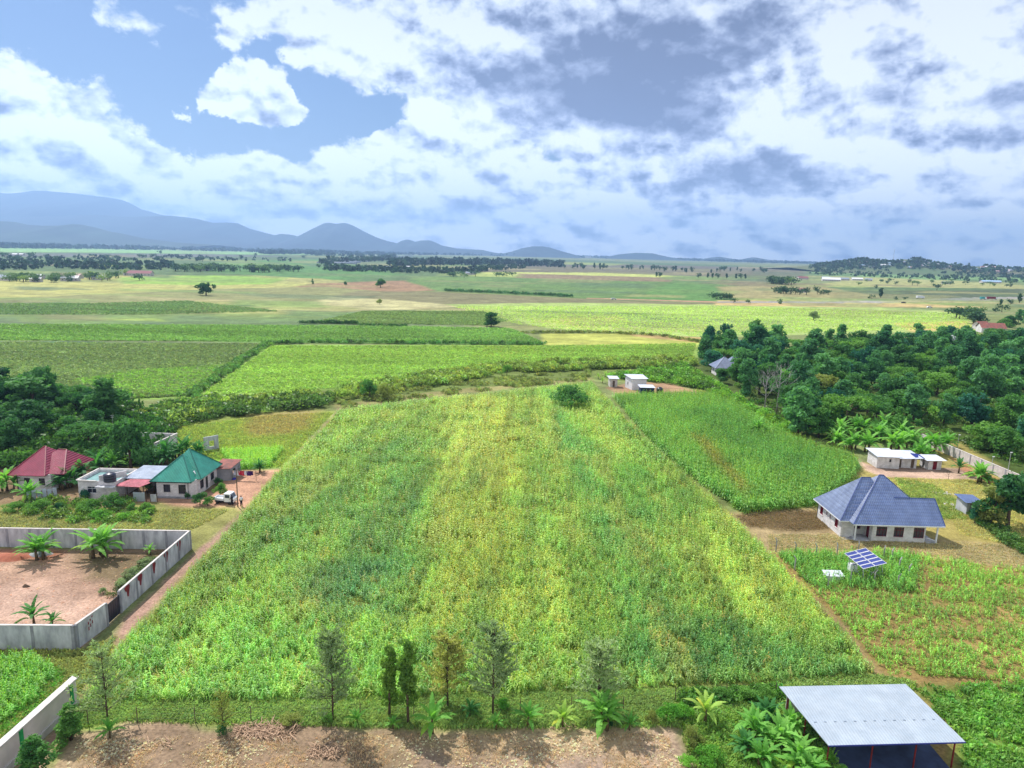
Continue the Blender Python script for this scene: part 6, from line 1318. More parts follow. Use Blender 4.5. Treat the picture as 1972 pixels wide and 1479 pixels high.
house_walls(sh_, segs, .12, 2.2, M_blockw); place_opening(sh_, rel(sh_, *segs[1][0]), rel(sh_, *segs[1][1]), segs[1][2][0], .12, 'door', M_red, M_glass); slab([(-2.2, -1.4, 2.25), (2.6, -1.2, 2.25), (2.3, 2.7, 2.55), (-2.2, 2.7, 2.55)]).build('roof', M_whites, sh_)
sh_.location = (G(1794, 903).x, G(1794, 903).y, 0); sh_.scale = (.85, .85, .9)
ot = empty('outhouse', (75.2, 106.6, 0), 0, 'small brick outhouse with blue grey mono pitch roof on the lawn', 'outhouse')
segs = [((-1.1, 1.2), (-.9, -1.2), []), ((-.9, -1.2), (1.2, -1.0), [(.5, 1.3, .05, 1.9)]), ((1.2, -1.0), (1.1, 1.2), []), ((1.1, 1.2), (-1.1, 1.2), [])]
mb = MB()
for p0, p1, ops in segs: wall_seg(mb, p0, p1, 2.2, .12, ops)
mb.build('wall', M_conc, ot); place_opening(ot, segs[1][0], segs[1][1], segs[1][2][0], .12, 'door', M_steel, M_glass, leaf=M_concd); slab([(-1.5, -1.7, 2.25), (1.8, -1.5, 2.15), (1.7, 1.6, 2.5), (-1.4, 1.6, 2.6)]).build('roof', M_blue_tile, ot)
block_wall('boundary_wall', [(93.0, 150), (94.0, 124.5), (94.6, 112)], 2.0, 'long pale stained boundary wall at the right, below the grove', 3.2)
for (x, y, tp, lb) in ((1842, 872, 838, 'slim metal post standing at the near end of the banana row'), (1908, 908, 880, 'slim metal post in front of the boundary wall'), (1938, 925, 872, 'tall slim lamp post with pale head by the boundary wall')):
    hh = hgt(x, y, tp); o = empty('yard_post', G(x, y), 0, lb, 'post'); MB().tube([(0, 0, 0), (0, 0, hh)], [.07, .05], 8).build('pole', M_galv, o); MB().box(-.08, .3, -.08, .08, hh, hh + .12).build('head', M_white, o)
for nm, px, lb in (('rubble_pile', (1735, 951), 'strip of white rubble on the lawn nearer the tiled roof'), ('rubble_pile', (1818, 951), 'strip of white rubble in the middle of the lawn'), ('rubble_pile', (1828, 972), 'longer strip of white rubble between tiled roof and outhouse')):
    if px[0] < 1800: continue
    r = random.Random(px[0] + px[1]); mb = MB(); p = G(*px)
    for k in range(40): a, b_, s_ = r.gauss(0, 1.0), r.gauss(0, .35), r.uniform(.05, .14); mb.box(a - s_, a + s_, b_ - s_, b_ + s_, 0, s_ * 1.2)
    tag(mb.build(nm, M_cap, None, p, -.25), kind='stuff')
# cluster of white huts at the far corner
h1 = empty('white_hut', (38.2, 205.5, 0), 0, 'tall white block hut with white mono pitch roof, largest of the small far huts', 'hut')
segs = [((-4.0, 3.0), (-2.2, -2.6), [(2.0, 2.6, 1.3, 2.4)]), ((-2.2, -2.6), (3.4, -1.4), []), ((3.4, -1.4), (2.4, 3.4), []), ((2.4, 3.4), (-4.0, 3.0), [])]
mb = MB()
for p0, p1, ops in segs: wall_seg(mb, p0, p1, 3.9, .15, ops)
mb.build('wall', M_white, h1); place_opening(h1, segs[0][0], segs[0][1], segs[0][2][0], .15, 'window', M_steel, M_glass, 1); slab([(-2.6, -3.1, 3.95), (4.0, -1.8, 3.95), (2.8, 3.9, 4.6), (-4.6, 3.5, 4.6)]).build('roof', M_whites, h1); h1.scale = (.8, .8, .88)
h2 = empty('toilet_hut', (31.3, 208.5, 0), 0, 'narrow pale toilet hut left of the tall white hut', 'hut')
mb = MB(); wall_seg(mb, (-1.3, 1.2), (-.9, -1.0), 2.7, .12); wall_seg(mb, (-.9, -1.0), (1.3, -.8), 2.7, .12, [(.7, 1.4, .05, 1.9)]); wall_seg(mb, (1.3, -.8), (1.1, 1.2), 2.7, .12); wall_seg(mb, (1.1, 1.2), (-1.3, 1.2), 2.7, .12); mb.build('wall', M_cap, h2)
place_opening(h2, (-.9, -1.0), (1.3, -.8), (.7, 1.4, .05, 1.9), .12, 'door', M_steel, M_glass, leaf=M_wood); slab([(-1.4, -1.6, 2.7), (1.8, -1.4, 2.7), (1.5, 1.6, 3.1), (-1.7, 1.6, 3.1)]).build('roof', M_whites, h2)
h3 = empty('blue_kiosk', (40.2, 198.4, 0), 0, 'low dark blue kiosk with white roof in front of the tall white hut', 'kiosk')
MB().box(-2.3, 1.7, -1.2, 1.6, .0, 2.0).build('body', mat('dark_blue_paint', C(30, 62, 110, .6), C(24, 50, 92, .6)), h3); MB().box(-2.36, 1.76, -1.26, 1.66, 2.0, 2.1).build('trim', M_white, h3); slab([(-2.6, -1.5, 2.12), (2.0, -1.4, 2.12), (1.8, 2.0, 2.4), (-2.7, 2.0, 2.4)]).build('roof', M_whites, h3); MB().box(-.5, .4, -1.23, -1.2, .1, 1.8).build('door', M_steel, h3)
h4 = empty('water_tank', (44.0, 199.4, 0), 0, 'black cylindrical water tank beside the blue kiosk', 'water tank')
MB().lathe([(.95, 0), (1.0, .1), (1.0, .7), (.95, .78), (1.0, .86), (1.0, 1.5), (.5, 1.85)], 18).build('tank_body', M_tank, h4, smooth=True); MB().lathe([(.3, 1.83), (.3, 1.95)], 12).build('lid', M_steel, h4)
# grey roofed house in the grove
g5 = empty('grey_roof_house', (75.5, 236, 0), 0, 'house with bluish grey hip roof half hidden in the right grove', 'house')
mb = MB(); wall_seg(mb, (-5, 3), (-5, -3.5), 2.8, .2, [(2, 3, 1, 2)]); wall_seg(mb, (-5, -3.5), (5.5, -3.5), 2.8, .2, [(1, 2.2, 1, 2.1), (7, 8.2, 1, 2.1)]); wall_seg(mb, (5.5, -3.5), (5.5, 3), 2.8, .2); wall_seg(mb, (5.5, 3), (-5, 3), 2.8, .2); mb.build('wall', M_blockw, g5)
place_opening(g5, (-5, -3.5), (5.5, -3.5), (1, 2.2, 1, 2.1), .2, 'window', M_steel, M_glass); place_opening(g5, (-5, -3.5), (5.5, -3.5), (7, 8.2, 1, 2.1), .2, 'window', M_steel, M_glass)
M_gr = sheetmetal('grey_blue_sheet', C(150, 162, 192, .66), C(126, 138, 170, .66), .4, .25, 'X'); ma, mb_ = MB(), MB(); l1 = hip((ma, mb_), -5.8, 2, -4.3, 4, 2.82, ((-1.8, 0), (-1.2, 0)), 6.2); l2 = hip((ma, mb_), -2, 6.2, -3.6, 4, 2.84, ((1.6, .3), (2.8, .3)), 6.8); ma.build('roof', M_gr, g5); mb_.build('roof', M_gr, g5); caps([l1[0], l1[4], l2[2], l2[4]], M_gr, g5)
# log and scrap pile
lp = G(1478, 788); r = random.Random(4)
for i in range(9):
    a = r.uniform(-.4, .2); p = lp + Vector((r.uniform(-3, 3.5), r.uniform(-2, 1.5), .15 + .2 * (i % 3))); o = MB().tube([(-1.6, 0, 0), (0, .05, 0), (1.6, 0, 0)], r.uniform(.10, .16), 7).build('log', M_pale, None, p, a); tag(o, 'pale bare log lying in the stack under the leafless white trunked tree', 'log', 'logs under the leafless tree')
tag(slab([(-1.6, -1, .5), (1.4, -1.2, .4), (1.8, 1, .9), (-1.4, 1.2, 1.0)]).build('scrap_sheet', M_whites, None, lp + Vector((-4.5, 2, 0)), .3), 'white scrap sheet lying left of the log stack', 'sheet')
# white domed building and rusty huts in the far right grove
dm = empty('domed_building', G(1826, 678), 0, 'small white building with a rounded roof among the trees at the right', 'building')
MB().box(-3.2, 3.2, -2.5, 2.5, 0, 5.4).build('wall', M_white, dm); MB().lathe([(3.0, 5.4), (2.9, 6.3), (2.2, 7.4), (1.2, 8.0), (.2, 8.2)], 16).build('dome', M_white, dm, smooth=True); MB().box(-5.8, -3.6, -1.5, 1.5, 0, 5.8).build('annex', M_white, dm); MB().box(-.6, .6, -2.55, -2.5, .1, 2.1).build('door', M_steel, dm)
def small_house(px, py, w_, d_, h_, rm, wm_, rot, label, name='village_house', group=None, rise=.3):
    t = empty(name, G(px, py), rot, label, 'house', group); mb = MB(); mb.box(-w_ / 2, w_ / 2, -d_ / 2, d_ / 2, 0, h_); zr = h_ + d_ * rise
    mb.add([(-w_ / 2, -d_ / 2, h_), (-w_ / 2, d_ / 2, h_), (-w_ / 2, 0, zr - .1)], [(0, 2, 1)]); mb.add([(w_ / 2, -d_ / 2, h_), (w_ / 2, d_ / 2, h_), (w_ / 2, 0, zr - .1)], [(0, 1, 2)]); mb.build('wall', wm_, t)
    x, y = w_ / 2 + .5, d_ / 2 + .5; MB().add([(-x, -y, h_ - .1), (x, -y, h_ - .1), (x, 0, zr), (-x, 0, zr), (-x, y, h_ - .1), (x, y, h_ - .1)], [(0, 1, 2, 3), (3, 2, 5, 4)]).build('roof', rm, t)
    mb = MB(); n_ = max(2, int(w_ / 4))
    for i in range(n_): u = -w_ / 2 + w_ * (i + .5) / n_; mb.box(u - .5, u + .5, -d_ / 2 - .03, -d_ / 2 - .005, .9, 2.0)
    mb.build('window_row', M_glass, t); return t
small_house(1907, 640, 13, 8, 3, M_rust, M_blockw, -.2, 'long low house with pinkish rusty roof at the top right end of the grove', rise=.35)
small_house(1888, 634, 7, 6, 3, M_rust, M_blockw, .2, 'small house with rusty roof left of the longer rusty roofed one', rise=.35)
# fallen leaves and stalk piles in the front yard
def litter(px, py, n_, sx, sy, l0, l1, m, label, seed, name='dry_leaf_pile'):
    r = np.random.default_rng(seed); parts = []
    for i in range(n_):
        a = r.uniform(0, 6.28); c = np.array([np.clip(r.normal(0, sx), -1.5 * sx, 1.5 * sx), np.clip(r.normal(0, sy), -1.5 * sy, 1.5 * sy), abs(r.normal(0, .10))]); L_ = r.uniform(l0, l1); d = np.array([math.cos(a), math.sin(a), r.uniform(-.1, .35)]); s = np.array([-math.sin(a), math.cos(a), r.uniform(-.5, .5)])
        parts.append((*strip([c, c + d * L_ * .5 + [0, 0, .05], c + d * L_], [.018, .038, .01], s), np.ones(3)))
    V, F_, _ = join(parts); o = link(name, npmesh(name, V, F_), m, loc=G(px, py)); (tag(o, label, 'leaf pile') if n_ > 100 else tag(o, kind='stuff')); return o
M_dry = mat('dry_banana_leaf', C(206, 172, 142, .72), C(150, 118, 92, .72), 4, .8)
litter(515, 1408, 420, 1.5, .55, .2, 1.1, M_dry, 'big pile of dry brown banana leaves at the back of the bare yard', 1)
litter(625, 1448, 300, .75, .45, .15, .7, M_dry, 'pale heap of dry leaf stalks at the bottom of the bare yard', 2)
litter(262, 1440, 14, .5, .4, .4, .9, M_dry, 'few scattered pale dry leaves right of the small bright banana', 3)
litter(310, 1432, 12, .6, .3, .5, 1.2, M_dry, 'loose dry leaf stalks in the middle of the left yard', 4)
litter(1090, 1402, 60, .9, .3, .15, .4, M_dry, 'scatter of dry litter at the foot of the thin pale banana', 5)

# ---- pickup, people, washing line, pole
pk = empty('pickup_truck', (-44.8, 102.4, 0), -.12, 'small white pickup truck parked on the dirt road beside the pole', 'pickup truck')
M_car = mat('white_car_paint', (.75, .76, .78), (.7, .71, .74), 1, .25, spec=.6); M_cg = mat('windscreen_glass', (.03, .04, .07), (.02, .03, .05), 1, .05, spec=.8); M_rub = mat('rubber', (.02, .02, .02), (.03, .03, .03), 4, .8)
mb = MB(); prof = [(.1, .45), (1.62, .45), (1.62, .95), (1.42, 1.12), (1.12, 1.72), (.98, 1.80), (.12, 1.80), (.05, 1.72)]
n_ = len(prof); mb.add([(x, -.7, z) for x, z in prof] + [(x, .7, z) for x, z in prof], [tuple(range(n_)), tuple(range(2 * n_ - 1, n_ - 1, -1))] + [(i, i + n_, (i + 1) % n_ + n_, (i + 1) % n_) for i in range(n_)]); mb.build('cab', M_car, pk)
MB().add([(1.425, -.6, 1.14), (1.425, .6, 1.14), (1.15, .56, 1.70), (1.15, -.56, 1.70)], [(0, 1, 2, 3)]).build('windscreen', M_cg, pk).location = (.012, 0, .005)
for s_ in (-1, 1): MB().box(.3, 1.05, s_ * .705 - .008, s_ * .705 + .008, 1.12, 1.62).build('side_window', M_cg, pk); MB().box(1.60, 1.63, s_ * .5 - .12, s_ * .5 + .12, .68, .82).build('headlight', M_cap, pk)
mb = MB(); mb.box(-1.75, .03, -.7, .7, .62, .70); mb.box(-1.75, .03, -.7, -.66, .70, 1.0); mb.box(-1.75, .03, .66, .7, .70, 1.0); mb.box(-1.75, -1.71, -.655, .655, .70, 1.0); mb.box(-.01, .03, -.655, .655, .70, 1.25); mb.build('cargo_bed', M_car, pk)
MB().box(-1.6, 1.5, -.5, .5, .3, .45).build('chassis', M_steel, pk)
wmh = MB().lathe([(.18, -.09), (.26, -.08), (.27, 0), (.26, .08), (.18, .09)], 18).mesh('wheel', True); rm_ = MB().lathe([(.17, -.095), (.10, -.10), (.02, -.11)], 14).mesh('rim')
for x_ in (-1.05, 1.0):
    for s_ in (-1, 1):
        o = link('wheel', wmh, M_rub, pk, (x_, s_ * .62, .27)); o.rotation_euler.x = math.pi / 2; k = link('rim', rm_, M_galv, o); k.rotation_euler.x = math.pi if s_ > 0 else 0
def person(loc, rz, shirt, trousers, label, pose=0):
    """standing figure grown from a skeleton with the skin modifier, clothing as children"""
    t = bpy.data.meshes.new('person'); J = dict(pel=(0, 0, .95), bel=(0, 0, 1.1), che=(0, .01, 1.32), nek=(0, 0, 1.48), hd=(0, .02, 1.58), top=(0, .01, 1.70))
    V = [J['pel'], J['bel'], J['che'], J['nek'], J['hd'], J['top']]; E_ = [(0, 1), (1, 2), (2, 3), (3, 4), (4, 5)]; Rr_ = [.13, .12, .15, .05, .085, .07]
    for s_ in (-1, 1):
        k = len(V); f = .06 * s_ * (1 if pose else .3); V += [(.09 * s_, 0, .88), (.10 * s_, f * .6, .48), (.10 * s_, f, .07), (.11 * s_, f + .14, .03)]; Rr_ += [.085, .06, .045, .03]; E_ += [(0, k), (k, k + 1), (k + 1, k + 2), (k + 2, k + 3)]
        k = len(V); bend = .22 if pose else .05; V += [(.19 * s_, 0, 1.42), (.25 * s_, -.02, 1.16), (.25 * s_, bend, .95 + bend * .4), (.24 * s_, bend + .06, .90 + bend * .5)]; Rr_ += [.055, .042, .033, .035]; E_ += [(2, k), (k, k + 1), (k + 1, k + 2), (k + 2, k + 3)]
        h0 = len(V) - 1
        for j in range(4): k = len(V); V += [(.24 * s_ + (j - 1.5) * .016, bend + .12, .865 + bend * .5 - .004 * abs(j - 1))]; Rr_ += [.009]; E_ += [(h0, k)]
        k = len(V); V += [(.20 * s_, bend + .09, .89 + bend * .5)]; Rr_ += [.010]; E_ += [(h0, k)]
    t.from_pydata(V, E_, []); o = bpy.data.objects.new('person', t); col.objects.link(o); o.location = loc; o.rotation_euler.z = rz
    md = o.modifiers.new('skin', 'SKIN'); sv = t.skin_vertices[0].data
    for i, r_ in enumerate(Rr_): sv[i].radius = (r_, r_ * (.75 if i in (0, 1, 2) else 1))
    sv[0].use_root = True; o.modifiers.new('sub', 'SUBSURF').levels = 1; o.modifiers['sub'].render_levels = 2
    t.materials.append(M_skin); tag(o, label, 'person')
    c = MB(); c.lathe([(.19, 1.0), (.18, 1.15), (.20, 1.35), (.16, 1.46), (.07, 1.49)], 14); sh = c.build('shirt', shirt, o, smooth=True); sh.scale = (1, .78, 1)
    c = MB()
    for s_ in (-1, 1): c.tube([(.19 * s_, 0, 1.42), (.235 * s_, -.01, 1.22)], [.075, .06], 10)
    c.build('sleeves', shirt, o, smooth=True); c = MB()
    for s_ in (-1, 1): f = .06 * s_ * (1 if pose else .3); c.tube([(.085 * s_, 0, 1.0), (.10 * s_, f * .6, .5), (.10 * s_, f, .09)], [.115, .085, .07], 10)
    c.build('trousers', trousers, o, smooth=True); MB().lathe([(.105, 1.6), (.10, 1.68), (.07, 1.74), (.02, 1.76)], 12, c=(0, -.005, 0)).build('hair', M_tank, o, smooth=True)
    return o
M_skin = mat('skin', C(110, 76, 60), C(92, 62, 50), 3, .6); M_navy = mat('navy_cloth', (.012, .014, .03), (.02, .022, .04), 6, .9); M_wsh = mat('white_cloth', (.7, .7, .72), (.6, .6, .62), 6, .9)
person(G(447, 973), 2.6, M_navy, M_navy, 'person in dark clothes standing at the front of the white pickup', 1)
person(G(465, 975), -2.4, M_wsh, M_navy, 'person in a white shirt and dark trousers standing right of the pole', 0)
up = empty('utility_pole', G(458, 976), 0, 'slim wooden utility pole beside the white pickup', 'utility pole'); MB().tube([(0, 0, 0), (.05, 0, 6.0)], [.10, .07], 8).build('pole', M_wood, up); MB().bar((-.4, 0, 5.7), (.5, 0, 5.7), .07).build('crossarm', M_wood, up)
p_ = G(312, 925); mb = MB().tube([(0, 0, 0), (0, 0, 7.5)], [.03, .02], 6).bar((-.4, 0, 7.2), (.4, 0, 7.2), .03).bar((-.3, 0, 6.9), (.3, 0, 6.9), .03)
an = empty('antenna', G(222, 870), 0, 'thin television antenna mast standing in the trees of the left grove', 'antenna'); mb.build('mast', M_galv, an)
wl0, wl1 = G(447, 925), G(494, 925)
wl = empty('washing_line', (wl0 + wl1) / 2, 0, 'washing line strung between two poles behind the pickup', 'washing line'); hw = (wl1 - wl0).length / 2
for s_ in (-1, 1): MB().tube([(s_ * hw, 0, 0), (s_ * hw, 0, 1.8)], .04, 6).build('pole', M_wood, wl)
MB().bar((-hw, 0, 1.7), (hw, 0, 1.7), .015).build('line', M_steel, wl)
cls = [((214, 220, 240), 'pale blue white sheet hanging leftmost on the washing line'), ((236, 236, 240), 'white shirt hanging second on the washing line'), ((200, 40, 70), 'red cloth hanging third on the washing line'), ((220, 70, 90), 'pinkish red cloth hanging fourth on the washing line'), ((232, 232, 238), 'white cloth hanging just left of the purple ones'), ((70, 30, 110), 'purple cloth hanging second from the right'), ((60, 24, 96), 'dark purple cloth hanging at the right end of the line')]
for i, (rgb, lb) in enumerate(cls):
    x = -hw + .5 + i * (2 * hw - 1) / 6.5; w_ = .26 + .06 * (i % 3); mb = MB(); vs = []; zz = np.linspace(1.72, .95 - .1 * (i % 2), 6)
    for a in range(7):
        for z in zz: vs.append((x - w_ + 2 * w_ * a / 6, .05 * math.sin(a * 1.9 + z * 3) * (1.72 - z + .15), z))
    o = mb.add(vs, [(a * 6 + b_, a * 6 + 6 + b_, a * 6 + 7 + b_, a * 6 + b_ + 1) for a in range(6) for b_ in range(5)]).build('hanging_cloth', mat('cloth', C(*rgb, .8), None, 6, .9), None, wl.location); tag(o, lb, 'laundry', 'laundry on the line')
for i, (px, rgb, lb) in enumerate([((441, 922), (220, 40, 90), 'small heap of red laundry on the ground left of the line'), ((451, 923), (60, 60, 170), 'small heap of blue laundry on the ground under the line'), ((446, 918), (210, 60, 120), 'pink laundry draped on the ground by the left line pole')]):
    o = MB().lathe([(.5, 0), (.42, .18), (.25, .3), (.05, .36)], 9).build('laundry_heap', mat('laundry', C(*rgb, .8), None, 6, .9), None, G(*px), i); o.scale = (1, .7, .8); tag(o, lb, 'laundry')
# soil and sand heaps in the compound
for (px, sx, hh, m_, lb) in (((22, 1074), 2.4, .55, mat('red_soil', C(196, 120, 92), C(170, 98, 76), 2, .95, .5), 'reddish soil heap inside the compound against the back wall'), ((78, 1068), 1.6, .5, M_concd, 'grey stone heap inside the compound beside the red soil'), ((50, 1130), .5, .35, M_wood, 'small heap of roots on the compound soil')):
    r = random.Random(px[0]); mb = MB(); n_ = 18; vs = []
    for i in range(5):
        for k in range(n_): a = 6.283 * k / n_; q = sx * (1 - i / 4.2) * (1 + .12 * math.sin(a * 3 + i)); vs.append((q * math.cos(a), q * .5 * math.sin(a), hh * math.sin(i / 4 * 1.57) * (1 + r.uniform(-.1, .1)) - .03))
    mb.add(vs, [(i * n_ + k, i * n_ + (k + 1) % n_, (i + 1) * n_ + (k + 1) % n_, (i + 1) * n_ + k) for i in range(4) for k in range(n_)] + [tuple(4 * n_ + k for k in range(n_))]); tag(mb.build('soil_heap', m_, None, G(*px), 0, True), lb, 'heap')

# ================================================================== far trees, farmsteads, distant woods and town
M_ft = {k: leafmat('far_' + k, C(*a, 1.0), C(*b_, 1.0), trans=.15, scale=.05) for k, a, b_ in (('dark', (52, 84, 62), (76, 108, 70)), ('mid', (84, 116, 70), (110, 138, 80)), ('lite', (130, 156, 84), (150, 172, 96)))}
def far_proto(seed, kind):
    r = np.random.default_rng(seed); cen = []; rad = []; mb = MB()
    if kind == 'round':
        for i in range(9): a = r.uniform(0, 6.28); q = r.uniform(.1, .36); cen.append((q * math.cos(a), q * math.sin(a), r.uniform(.22, .8))); rad.append(r.uniform(.20, .28))
    elif kind == 'flat':
        for i in range(9): a = r.uniform(0, 6.28); q = r.uniform(.1, .6); cen.append((q * math.cos(a), q * math.sin(a), r.uniform(.5, .82))); rad.append(r.uniform(.18, .28))
    elif kind == 'bush':
        for i in range(8): a = r.uniform(0, 6.28); q = r.uniform(.1, .6); cen.append((q * math.cos(a), q * math.sin(a), r.uniform(.2, .7))); rad.append(r.uniform(.22, .36))
    else:
        for i in range(8): cen.append((r.normal(0, .05), r.normal(0, .05), .22 + .7 * i / 8)); rad.append(r.uniform(.10, .16))
    V, F_ = crown_quads(cen, rad, 190, .085, r); mb.tube([(0, 0, -.01), (.01, 0, .4), (0, 0, .7)], [.035, .025, .012], 5)
    return (mb.mesh('trunk', True), npmesh('crown', V, F_))
FP = {k: [far_proto(40 + i + len(k), k) for i in range(4)] for k in ('round', 'flat', 'bush', 'slim')}
def ftree(px, pb, h, kind, leaf, label, group, wf=1.0, name='distant_tree'):
    pr_ = random.choice(FP[kind]); p = G(px, pb); return plant(name, pr_, p, h * wf, h, M_bark, M_ft[leaf], label, 'tree', group)
def belt(line, n, hr, kinds, leafs, label, group, spread=3, wf=1.0, seed=0):
    """trees strung along a pixel polyline; spread in pixels of height"""
    r = random.Random(seed or len(group)); L0 = np.array(line, float); sg_ = np.hypot(*np.diff(L0, axis=0).T); cs_ = np.concatenate([[0], np.cumsum(sg_)])
    for i in range(n):
        u = r.uniform(0, cs_[-1]); x = np.interp(u, cs_, L0[:, 0]); y = np.interp(u, cs_, L0[:, 1]) + r.uniform(-spread, spread)
        ftree(x, y, r.uniform(*hr), r.choice(kinds), r.choice(leafs), label, group, wf * r.uniform(.85, 1.3))
RB = ['round', 'flat', 'bush', 'round']
belt([(335, 522), (400, 521), (470, 524), (520, 523), (575, 522)], 44, (9, 14), ['round', 'bush'], ['dark', 'dark', 'mid'], 'dark tree in the long belt across the green fields left of centre', 'left of centre tree belt', 2.5, 1.3)
belt([(0, 503), (150, 500), (300, 498)], 16, (8, 13), RB, ['dark'], 'far dark tree beyond the belt on the left', 'far left trees', 4, 1.2)
belt([(0, 546), (30, 540), (60, 545), (100, 542), (150, 538), (200, 538), (250, 531)], 38, (6, 9), RB, ['dark', 'mid', 'mid', 'lite'], 'tree among the village houses on the left', 'left village trees', 4, 1.1)
for (x, y, h_, k, lb) in [(310, 490, 16, 'flat', 'wide dark tree highest above the plain left of centre'), (309, 503, 15, 'bush', 'dense dark tree right under the wide one'), (248, 503, 11, 'bush', 'small dark tree alone left of the wide dark tree'), (390, 504, 13, 'round', 'small dark tree alone on the green plain'), (378, 503, 11, 'slim', 'slim tree left of the small dark one on the green plain'),
                          (465, 500, 15, 'round', 'round dark tree alone on the far green plain'), (492, 493, 13, 'round', 'farther small round tree on the far plain'), (269, 540, 9, 'bush', 'square dark tree left of the reddish sheds'), (62, 496, 16, 'bush', 'dark dome of trees beside the far white houses on the left'), (10, 497, 16, 'bush', 'dark dome of trees at the far left edge'),
                          (540, 500, 12, 'bush', 'left dark bush group near the far runway'), (585, 497, 14, 'bush', 'right dark bush group near the far runway'), (614, 516, 9, 'round', 'small round tree above the wind pumps'), (1503, 585, 5, 'bush', 'small bush by the dirt road right of the hedge clump')]: ftree(x, y, h_, k, 'dark', lb, None, 1.2)
belt([(840, 532), (900, 534), (1010, 529)], 9, (7, 10), ['flat', 'bush'], ['mid', 'dark'], 'spreading tree at the lower edge of the central wood', 'edge of the central wood', 2, 1.2)
belt([(1060, 513), (1150, 517), (1250, 520), (1350, 524), (1480, 524)], 46, (11, 17), ['round', 'slim', 'round'], ['dark'], 'dark round tree in the spaced row on the far plain right of centre', 'spaced row on the far plain', 3, .95)
for i, x in enumerate((1345, 1363, 1372, 1382, 1399, 1417, 1427, 1435, 1264, 1271)): ftree(x, 535 + .02 * (x - 1345), 11, 'slim' if i % 3 else 'round', 'dark', 'small round tree in the evenly spaced line on the brown field', 'evenly spaced line of trees', 1.1)
belt([(1480, 546), (1500, 547), (1528, 548)], 18, (10, 15), ['bush', 'round'], ['dark', 'mid'], 'tree of the compact dark grove in the tan field', 'compact dark grove', 2, 1.2)
belt([(1495, 565), (1540, 567), (1570, 567), (1600, 567)], 12, (6, 11), ['bush', 'round'], ['dark'], 'tree of the dark row around the farmhouse', 'farmhouse row', 1, 1.1)
belt([(1372, 576), (1402, 577), (1420, 577)], 5, (6, 8), ['bush'], ['dark'], 'dark bush in the short hedge clump beside the dirt road', 'hedge clump', .8, 1.2)
belt([(1640, 545), (1780, 546), (1950, 550)], 22, (6, 9), RB, ['dark', 'mid'], 'small tree around the far sheds on the right', 'trees round the far sheds', 4, 1.2)
belt([(1825, 612), (1850, 612), (1875, 608), (1890, 628), (1870, 622)], 12, (7, 10), ['flat', 'round'], ['dark', 'mid'], 'spreading tree in the group before the road on the right', 'group before the road', 3, 1.2)
for (x, y, h_, k, lb) in [(1696, 573, 12, 'slim', 'dark pointed tree beside the road in the tan field'), (1688, 555, 6, 'bush', 'round bush above the pointed tree'), (1679, 575, 5, 'bush', 'small round bush left of the pointed tree'), (1724, 577, 4, 'bush', 'low bush right of the pointed tree'), (1743, 577, 4, 'bush', 'second low bush right of the pointed tree'),
                          (1804, 559, 10, 'flat', 'wide tree alone in the tan field at the right'), (1929, 601, 8, 'bush', 'round dark bush tree below the road on the right'), (1927, 588, 7, 'slim', 'narrow tree above the round dark bush on the right'), (1945, 587, 6, 'round', 'small tree right of the narrow tree'), (1963, 583, 11, 'slim', 'dark tree by the road near the right edge'), (1413, 583, 5, 'bush', 'lone bush by the dirt road'), (1441, 584, 4, 'bush', 'smaller lone bush by the dirt road')]: ftree(x, y, h_, k, 'dark', lb, None, 1.1)
# ---- far woods too dense to count
def wood(name, line, n, hr, rgb, seed, depth=3.0, z0=0, lowres=True):
    r = np.random.default_rng(seed); L0 = np.array(line, float); u = r.uniform(0, 1, n) ** 1.0 * (len(L0) - 1); x = np.interp(u, np.arange(len(L0)), L0[:, 0]); y = np.interp(u, np.arange(len(L0)), L0[:, 1]) + r.uniform(-depth, depth, n)
    P = np.array([tuple(G(a, b_).xy) for a, b_ in zip(x, y)]); c = jitter(np.tile(C(*rgb), (n, 1)) / PG, n, .3, seed); return scatter_mesh(name, P[:, 0], P[:, 1], CLF, c, hr[0], hr[1], seed, M_far)
CLF = [clump_proto(np.random.default_rng(70 + i), 16, 1.0, 1.0, .5, 1.0) for i in range(5)]
wood('distant_wood', [(-60, 474), (100, 476), (350, 479), (560, 484), (640, 487)], 1500, (10, 22), (62, 92, 70), 90, 3.5)
wood('distant_wood', [(500, 488), (700, 489), (850, 490), (1000, 492)], 700, (10, 20), (54, 84, 70), 91, 2.0)
wood('distant_wood', [(960, 492), (1150, 496), (1300, 500), (1450, 505), (1600, 508)], 1100, (14, 24), (52, 82, 72), 92, 1.2)
wood('distant_wood', [(1780, 513), (1880, 516), (1990, 519)], 300, (10, 18), (62, 92, 72), 93, 2)
wood('distant_wood', [(620, 506), (750, 500), (760, 492), (600, 490)], 260, (8, 14), (70, 100, 72), 94, 3)
wood('distant_wood', [(-60, 468), (150, 470), (300, 474), (420, 477)], 800, (14, 26), (84, 110, 84), 95, 2)
wood('distant_wood', [(-30, 516), (60, 513), (150, 512), (230, 515), (340, 514)], 190, (4, 8), (58, 92, 66), 96, 6)
wood('central_wood', [(625, 517), (700, 520), (780, 522), (860, 524), (950, 518), (1010, 514)], 300, (4, 8), (66, 98, 66), 97, 4)
wood('central_wood', [(755, 511), (850, 508), (960, 508), (1080, 512)], 300, (8, 16), (54, 86, 70), 98, 3)
wood('scattered_bush', [(1560, 520), (1650, 524), (1750, 528), (1850, 532), (1990, 537)], 330, (3, 8), (70, 102, 66), 99, 9)
wood('scattered_bush', [(-30, 500), (300, 498), (560, 500)], 90, (4, 8), (60, 92, 72), 100, 4)
_r = np.random.default_rng(101); HP = []
